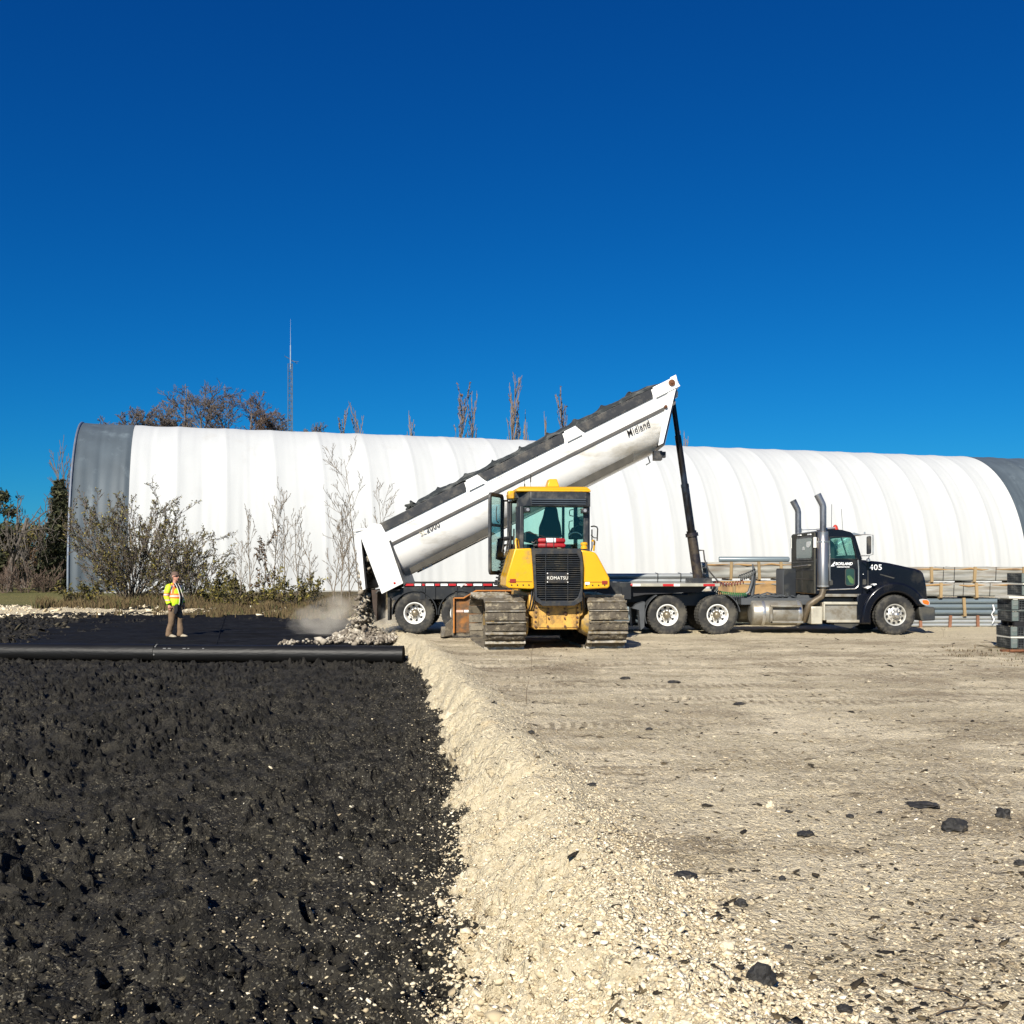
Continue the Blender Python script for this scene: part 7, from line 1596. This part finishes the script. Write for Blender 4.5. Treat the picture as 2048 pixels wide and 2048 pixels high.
# ------------------------------------------------------------ worker
M_skin = mat('skin', (.48, .24, .17), .6, var=.08); M_hv = mat('hi_vis_yellow', (.58, .88, .02), .6, var=.08, scale=5, bump=.5, bscale=7)
M_hvo = mat('hi_vis_orange', (.85, .20, .03), .6); M_silver = mat('reflective_silver', (.62, .56, .50), .4); M_khaki = mat('khaki_trousers', (.16, .105, .062), .85, var=.2, scale=6, bump=.8, bscale=9)
M_blackc = mat('black_shirt', (.010, .009, .012), .9); M_cap = mat('brown_cap', (.12, .075, .055), .85, var=.3); M_boot = mat('tan_boots', (.30, .26, .19), .75, var=.25, scale=12); M_hair = mat('grey_brown_hair', (.10, .075, .055), .9)
def loft(mb, secs, n=20, power=2.0):   # secs: centre, rx, ry, optional axis tilt; horizontal ellipses
    b = len(mb.v)
    for (c_, rx, ry) in secs:
        for k in range(n):
            t = 2*pi*k/n; ct, st = cos(t), sin(t)
            mb.v.append((c_[0]+rx*math.copysign(abs(ct)**(2/power), ct), c_[1]+ry*math.copysign(abs(st)**(2/power), st), c_[2]))
    for i in range(len(secs)-1):
        for k in range(n): k2 = (k+1) % n; mb.face((b+i*n+k, b+i*n+k2, b+(i+1)*n+k2, b+(i+1)*n+k))
    mb.face([b+k for k in range(n-1, -1, -1)]); mb.face([b+(len(secs)-1)*n+k for k in range(n)])
def fuse(name, mb, m, parent, vox, smooth_it=4, paint=None, mats=None):
    o = mb.build('tmp', m, None, smooth=0); r = o.modifiers.new('r', 'REMESH'); r.mode = 'VOXEL'; r.voxel_size = vox
    s_ = o.modifiers.new('s', 'SMOOTH'); s_.iterations = smooth_it; s_.factor = .5
    dg = bpy.context.evaluated_depsgraph_get(); me = bpy.data.meshes.new_from_object(o.evaluated_get(dg)); bpy.data.objects.remove(o)
    me.name = name; me.materials.clear()
    for q in (mats or [m]): me.materials.append(q)
    me.polygons.foreach_set('use_smooth', [True]*len(me.polygons))
    if paint:
        me.polygons.foreach_set('material_index', [paint(p.center) for p in me.polygons])
    me.update(); return mobj(name, me, parent)
def person():
    Yw = 28.1; x = (350-HX)/F*Yw; zg = CAMZ-(1277-HY)/F*Yw
    root = empty('person', (x, Yw, zg), R(-22)); tag(root, 'person in yellow hi-vis jacket, khaki trousers and brown cap standing on the black fabric', 'person')
    # local: +x forward, y<0 toward the camera side (right arm)
    H = 1.82
    b = MB()
    # feet and legs: rear (camera side) leg back, far leg forward
    LG = [(-.09, -.10, -.16), (.12, .11, .12)]     # foot x, y, knee shift
    for (fx, fy, kx) in LG:
        hipx = -.02; kneex = (fx+hipx)/2+.03
        b.tube([(fx-.02, fy, .07), (kneex, fy*1.0, .50), (hipx, fy*.9, .92)], [.05, .062, .095], 14)
        b.tube([(fx-.07, fy, .05), (fx+.02, fy, .055), (fx+.14, fy-.01, .04), (fx+.2, fy-.01, .032)], [.045, .05, .042, .03], 12)
    loft(b, [((-.01, 0, .86), .13, .16), ((-.01, 0, .98), .15, .165), ((.02, 0, 1.12), .165, .17), ((.0, 0, 1.30), .135, .19), ((-.02, 0, 1.44), .10, .18), ((-.02, 0, 1.50), .06, .09)])
    loft(b, [((-.015, 0, 1.46), .06, .06), ((0, 0, 1.55), .058, .058), ((.01, 0, 1.60), .06, .055)])
    # head
    loft(b, [((.035, 0, 1.575), .035, .03), ((.03, 0, 1.60), .07, .052), ((.018, 0, 1.64), .090, .068), ((.01, 0, 1.70), .100, .077), ((.005, 0, 1.76), .098, .077), ((0, 0, 1.80), .075, .062), ((0, 0, 1.82), .03, .03)])
    b.tube([(.10, 0, 1.705), (.128, 0, 1.675), (.105, 0, 1.665)], [.012, .018, .014], 8); b.tube([(.095, 0, 1.635), (.108, 0, 1.632)], [.022, .016], 8); b.tube([(.085, 0, 1.595), (.098, 0, 1.6)], [.025, .018], 8)
    for sy in (-1, 1): b.tube([(.0, sy*.078, 1.67), (-.005, sy*.088, 1.70), (-.005, sy*.084, 1.725)], [.012, .018, .012], 8)
    # arms and hands
    AR = [(-1, [(-.03, -.205, 1.42), (-.07, -.265, 1.17), (.02, -.255, .93)]), (1, [(-.03, .205, 1.42), (-.04, .27, 1.17), (.08, .24, .94)])]
    for sy, ap in AR:
        b.tube(ap, [.055, .045, .032], 12); hx, hy, hz = ap[2]; d = Vector((.04, 0, -1)).normalized()
        w_ = Vector((hx, hy, hz))
        b.tube([w_, w_+d*.05, w_+d*.10], [.030, .042, .036], 10)
        for k, (ox, ln) in enumerate(((-.030, .070), (-.010, .080), (.010, .078), (.030, .064))):
            p = w_+d*.095+Vector((ox, 0, 0)); b.tube([p, p+d*ln*.5+Vector((0, -sy*.006, 0)), p+d*ln*.85+Vector((.008, -sy*.030, 0))], [.0105, .0095, .008], 8)
        p = w_+d*.03+Vector((.030, 0, 0)); b.tube([p, p+Vector((.028, -sy*.012, -.03)), p+Vector((.036, -sy*.02, -.065))], [.013, .0115, .009], 8)
    body = fuse('body', b, M_skin, root, .009, 2)
    # trousers
    t = MB()
    for (fx, fy, kx) in LG:
        kneex = (fx-.02)/2+.03
        t.tube([(fx-.03, fy, .06), (fx-.03, fy, .10), (fx-.02, fy, .22), (kneex-.01, fy, .42), (kneex, fy, .52), (-.0, fy*.92, .78), (-.01, fy*.85, .94)], [.083, .094, .088, .088, .095, .118, .125], 18)
    loft(t, [((-.01, 0, .84), .145, .175), ((-.01, 0, .95), .165, .185), ((0, 0, 1.03), .175, .185)])
    fuse('trousers', t, M_khaki, root, .014, 3)
    k = MB(); loft(k, [((.0, 0, .93), .165, .175), ((.0, 0, 1.02), .180, .18), ((.0, 0, 1.14), .185, .18), ((.0, 0, 1.28), .155, .175), ((.0, 0, 1.42), .12, .15), ((-.005, 0, 1.50), .075, .085), ((0, 0, 1.53), .06, .065)]); fuse('shirt', k, M_blackc, root, .014, 3)
    # jacket: open at the front
    j = MB(); loft(j, [((-.012, -.0, .90), .195, .205), ((-.005, 0, 1.0), .220, .212), ((.0, 0, 1.15), .224, .216), ((-.022, 0, 1.32), .182, .222), ((-.035, 0, 1.43), .13, .20), ((-.03, 0, 1.49), .088, .115), ((-.03, 0, 1.525), .07, .08)])
    for sy, ap in AR: 
        a = [Vector(q_) for q_ in ap]; e = a[2]+(a[1]-a[2])*.12; j.tube([a[0]+Vector((0, -sy*.05, .01)), a[0], (a[0]+a[1])/2+Vector((0, sy*.01, 0)), a[1], (a[1]+e)/2, e], [.085, .092, .086, .078, .070, .066], 16)
    def pj(c_):
        z = c_.z; near = abs(c_.y) > .232 or False
        if near:
            if 1.16 < z < 1.19 or 1.225 < z < 1.25: return 1
            if 1.19 <= z <= 1.225: return 2
            if 1.03 < z < 1.05 or 1.075 < z < 1.09: return 1
            if 1.05 <= z <= 1.075: return 2
            return 0
        if 1.10 < z < 1.15 or 1.19 < z < 1.24: return 1
        if 1.15 <= z <= 1.19: return 2
        if -.02 < c_.x+.0 < .11 and z > 1.2 and abs(c_.y) > .06: return 1 if not (.045 < c_.x < .06) else 2
        return 0
    jk = fuse('jacket', j, M_hv, root, .013, 2, pj, [M_hv, M_hvo, M_silver])
    # white trimmed edges of the open front
    ed = MB()
    for sy in (-1, 1): ed.tube([(.175, sy*.058, .905), (.208, sy*.062, 1.0), (.217, sy*.062, 1.15), (.162, sy*.058, 1.32), (.105, sy*.052, 1.43), (.06, sy*.05, 1.49), (.03, sy*.055, 1.53)], .011, 7)
    ed.build('jacket_edge', M_silver, jk)
    sp = MB(); sp.prism([(.0, -.098), (.0, .098), (.24, .085), (.24, -.085)], .91, 1.42, 'z'); 
    op = MB(); loft(op, [((.02, 0, .90), .172, .052), ((.02, 0, 1.02), .205, .055), ((.022, 0, 1.14), .212, .055), ((.0, 0, 1.28), .180, .052), ((-.01, 0, 1.40), .135, .045), ((-.01, 0, 1.47), .09, .04)], power=4); op.build('shirt_front', M_blackc, jk)
    # cap, hair, shoes, dark cloth
    cp = MB(); loft(cp, [((0, 0, 1.742), .108, .084), ((0, 0, 1.78), .105, .083), ((-.003, 0, 1.82), .085, .068), ((-.003, 0, 1.838), .04, .035)]); cp.prism([(.06, -.075), (.12, -.07), (.175, -.045), (.188, 0), (.175, .045), (.12, .07), (.06, .075)], 1.738, 1.752, 'z', poly1=[(.06, -.072), (.12, -.066), (.172, -.042), (.184, 0), (.172, .042), (.12, .066), (.06, .072)]); cp.build('cap', M_cap, root, smooth=60)
    hr = MB(); loft(hr, [((-.028, 0, 1.63), .062, .062), ((-.024, 0, 1.68), .085, .080), ((-.018, 0, 1.745), .09, .083)]); hr.build('hair', M_hair, root)
    gl = MB(); gl.tube([(.02, -.08, 1.712), (.085, -.07, 1.712), (.108, -.03, 1.710), (.112, 0, 1.708), (.108, .03, 1.710), (.085, .07, 1.712), (.02, .08, 1.712)], .012, 7); gl.build('sunglasses', M_blackc, root)
    for (fx, fy, kx) in LG:
        s2 = MB(); s2.tube([(fx-.095, fy, .055), (fx-.06, fy, .066), (fx+.02, fy, .072), (fx+.12, fy-.01, .055), (fx+.20, fy-.01, .042), (fx+.225, fy-.01, .036)], [.035, .058, .062, .054, .046, .02], 14); s2.prism([(fx-.1, fy-.045), (fx+.1, fy-.052), (fx+.2, fy-.045), (fx+.235, fy-.01), (fx+.2, fy+.035), (fx+.1, fy+.048), (fx-.1, fy+.042)], .0, .022, 'z'); s2.build('shoe', M_boot, root)
    fl = MB(); fl.prism([(.02, .95), (.20, .95), (.21, .78), (.15, .66), (.06, .70), (.03, .85)], -.15, -.08, 'y'); fl.build('dark_cloth', M_blackc, root, bevel=.02)
    cf = MB()
    for sy, ap in AR:
        a = Vector(ap[2]); u_ = (Vector(ap[1])-a); cf.tube([a+u_*.10, a+u_*.02], [.052, .046], 12)
    cf.build('cuff', M_blackc, jk)
person()
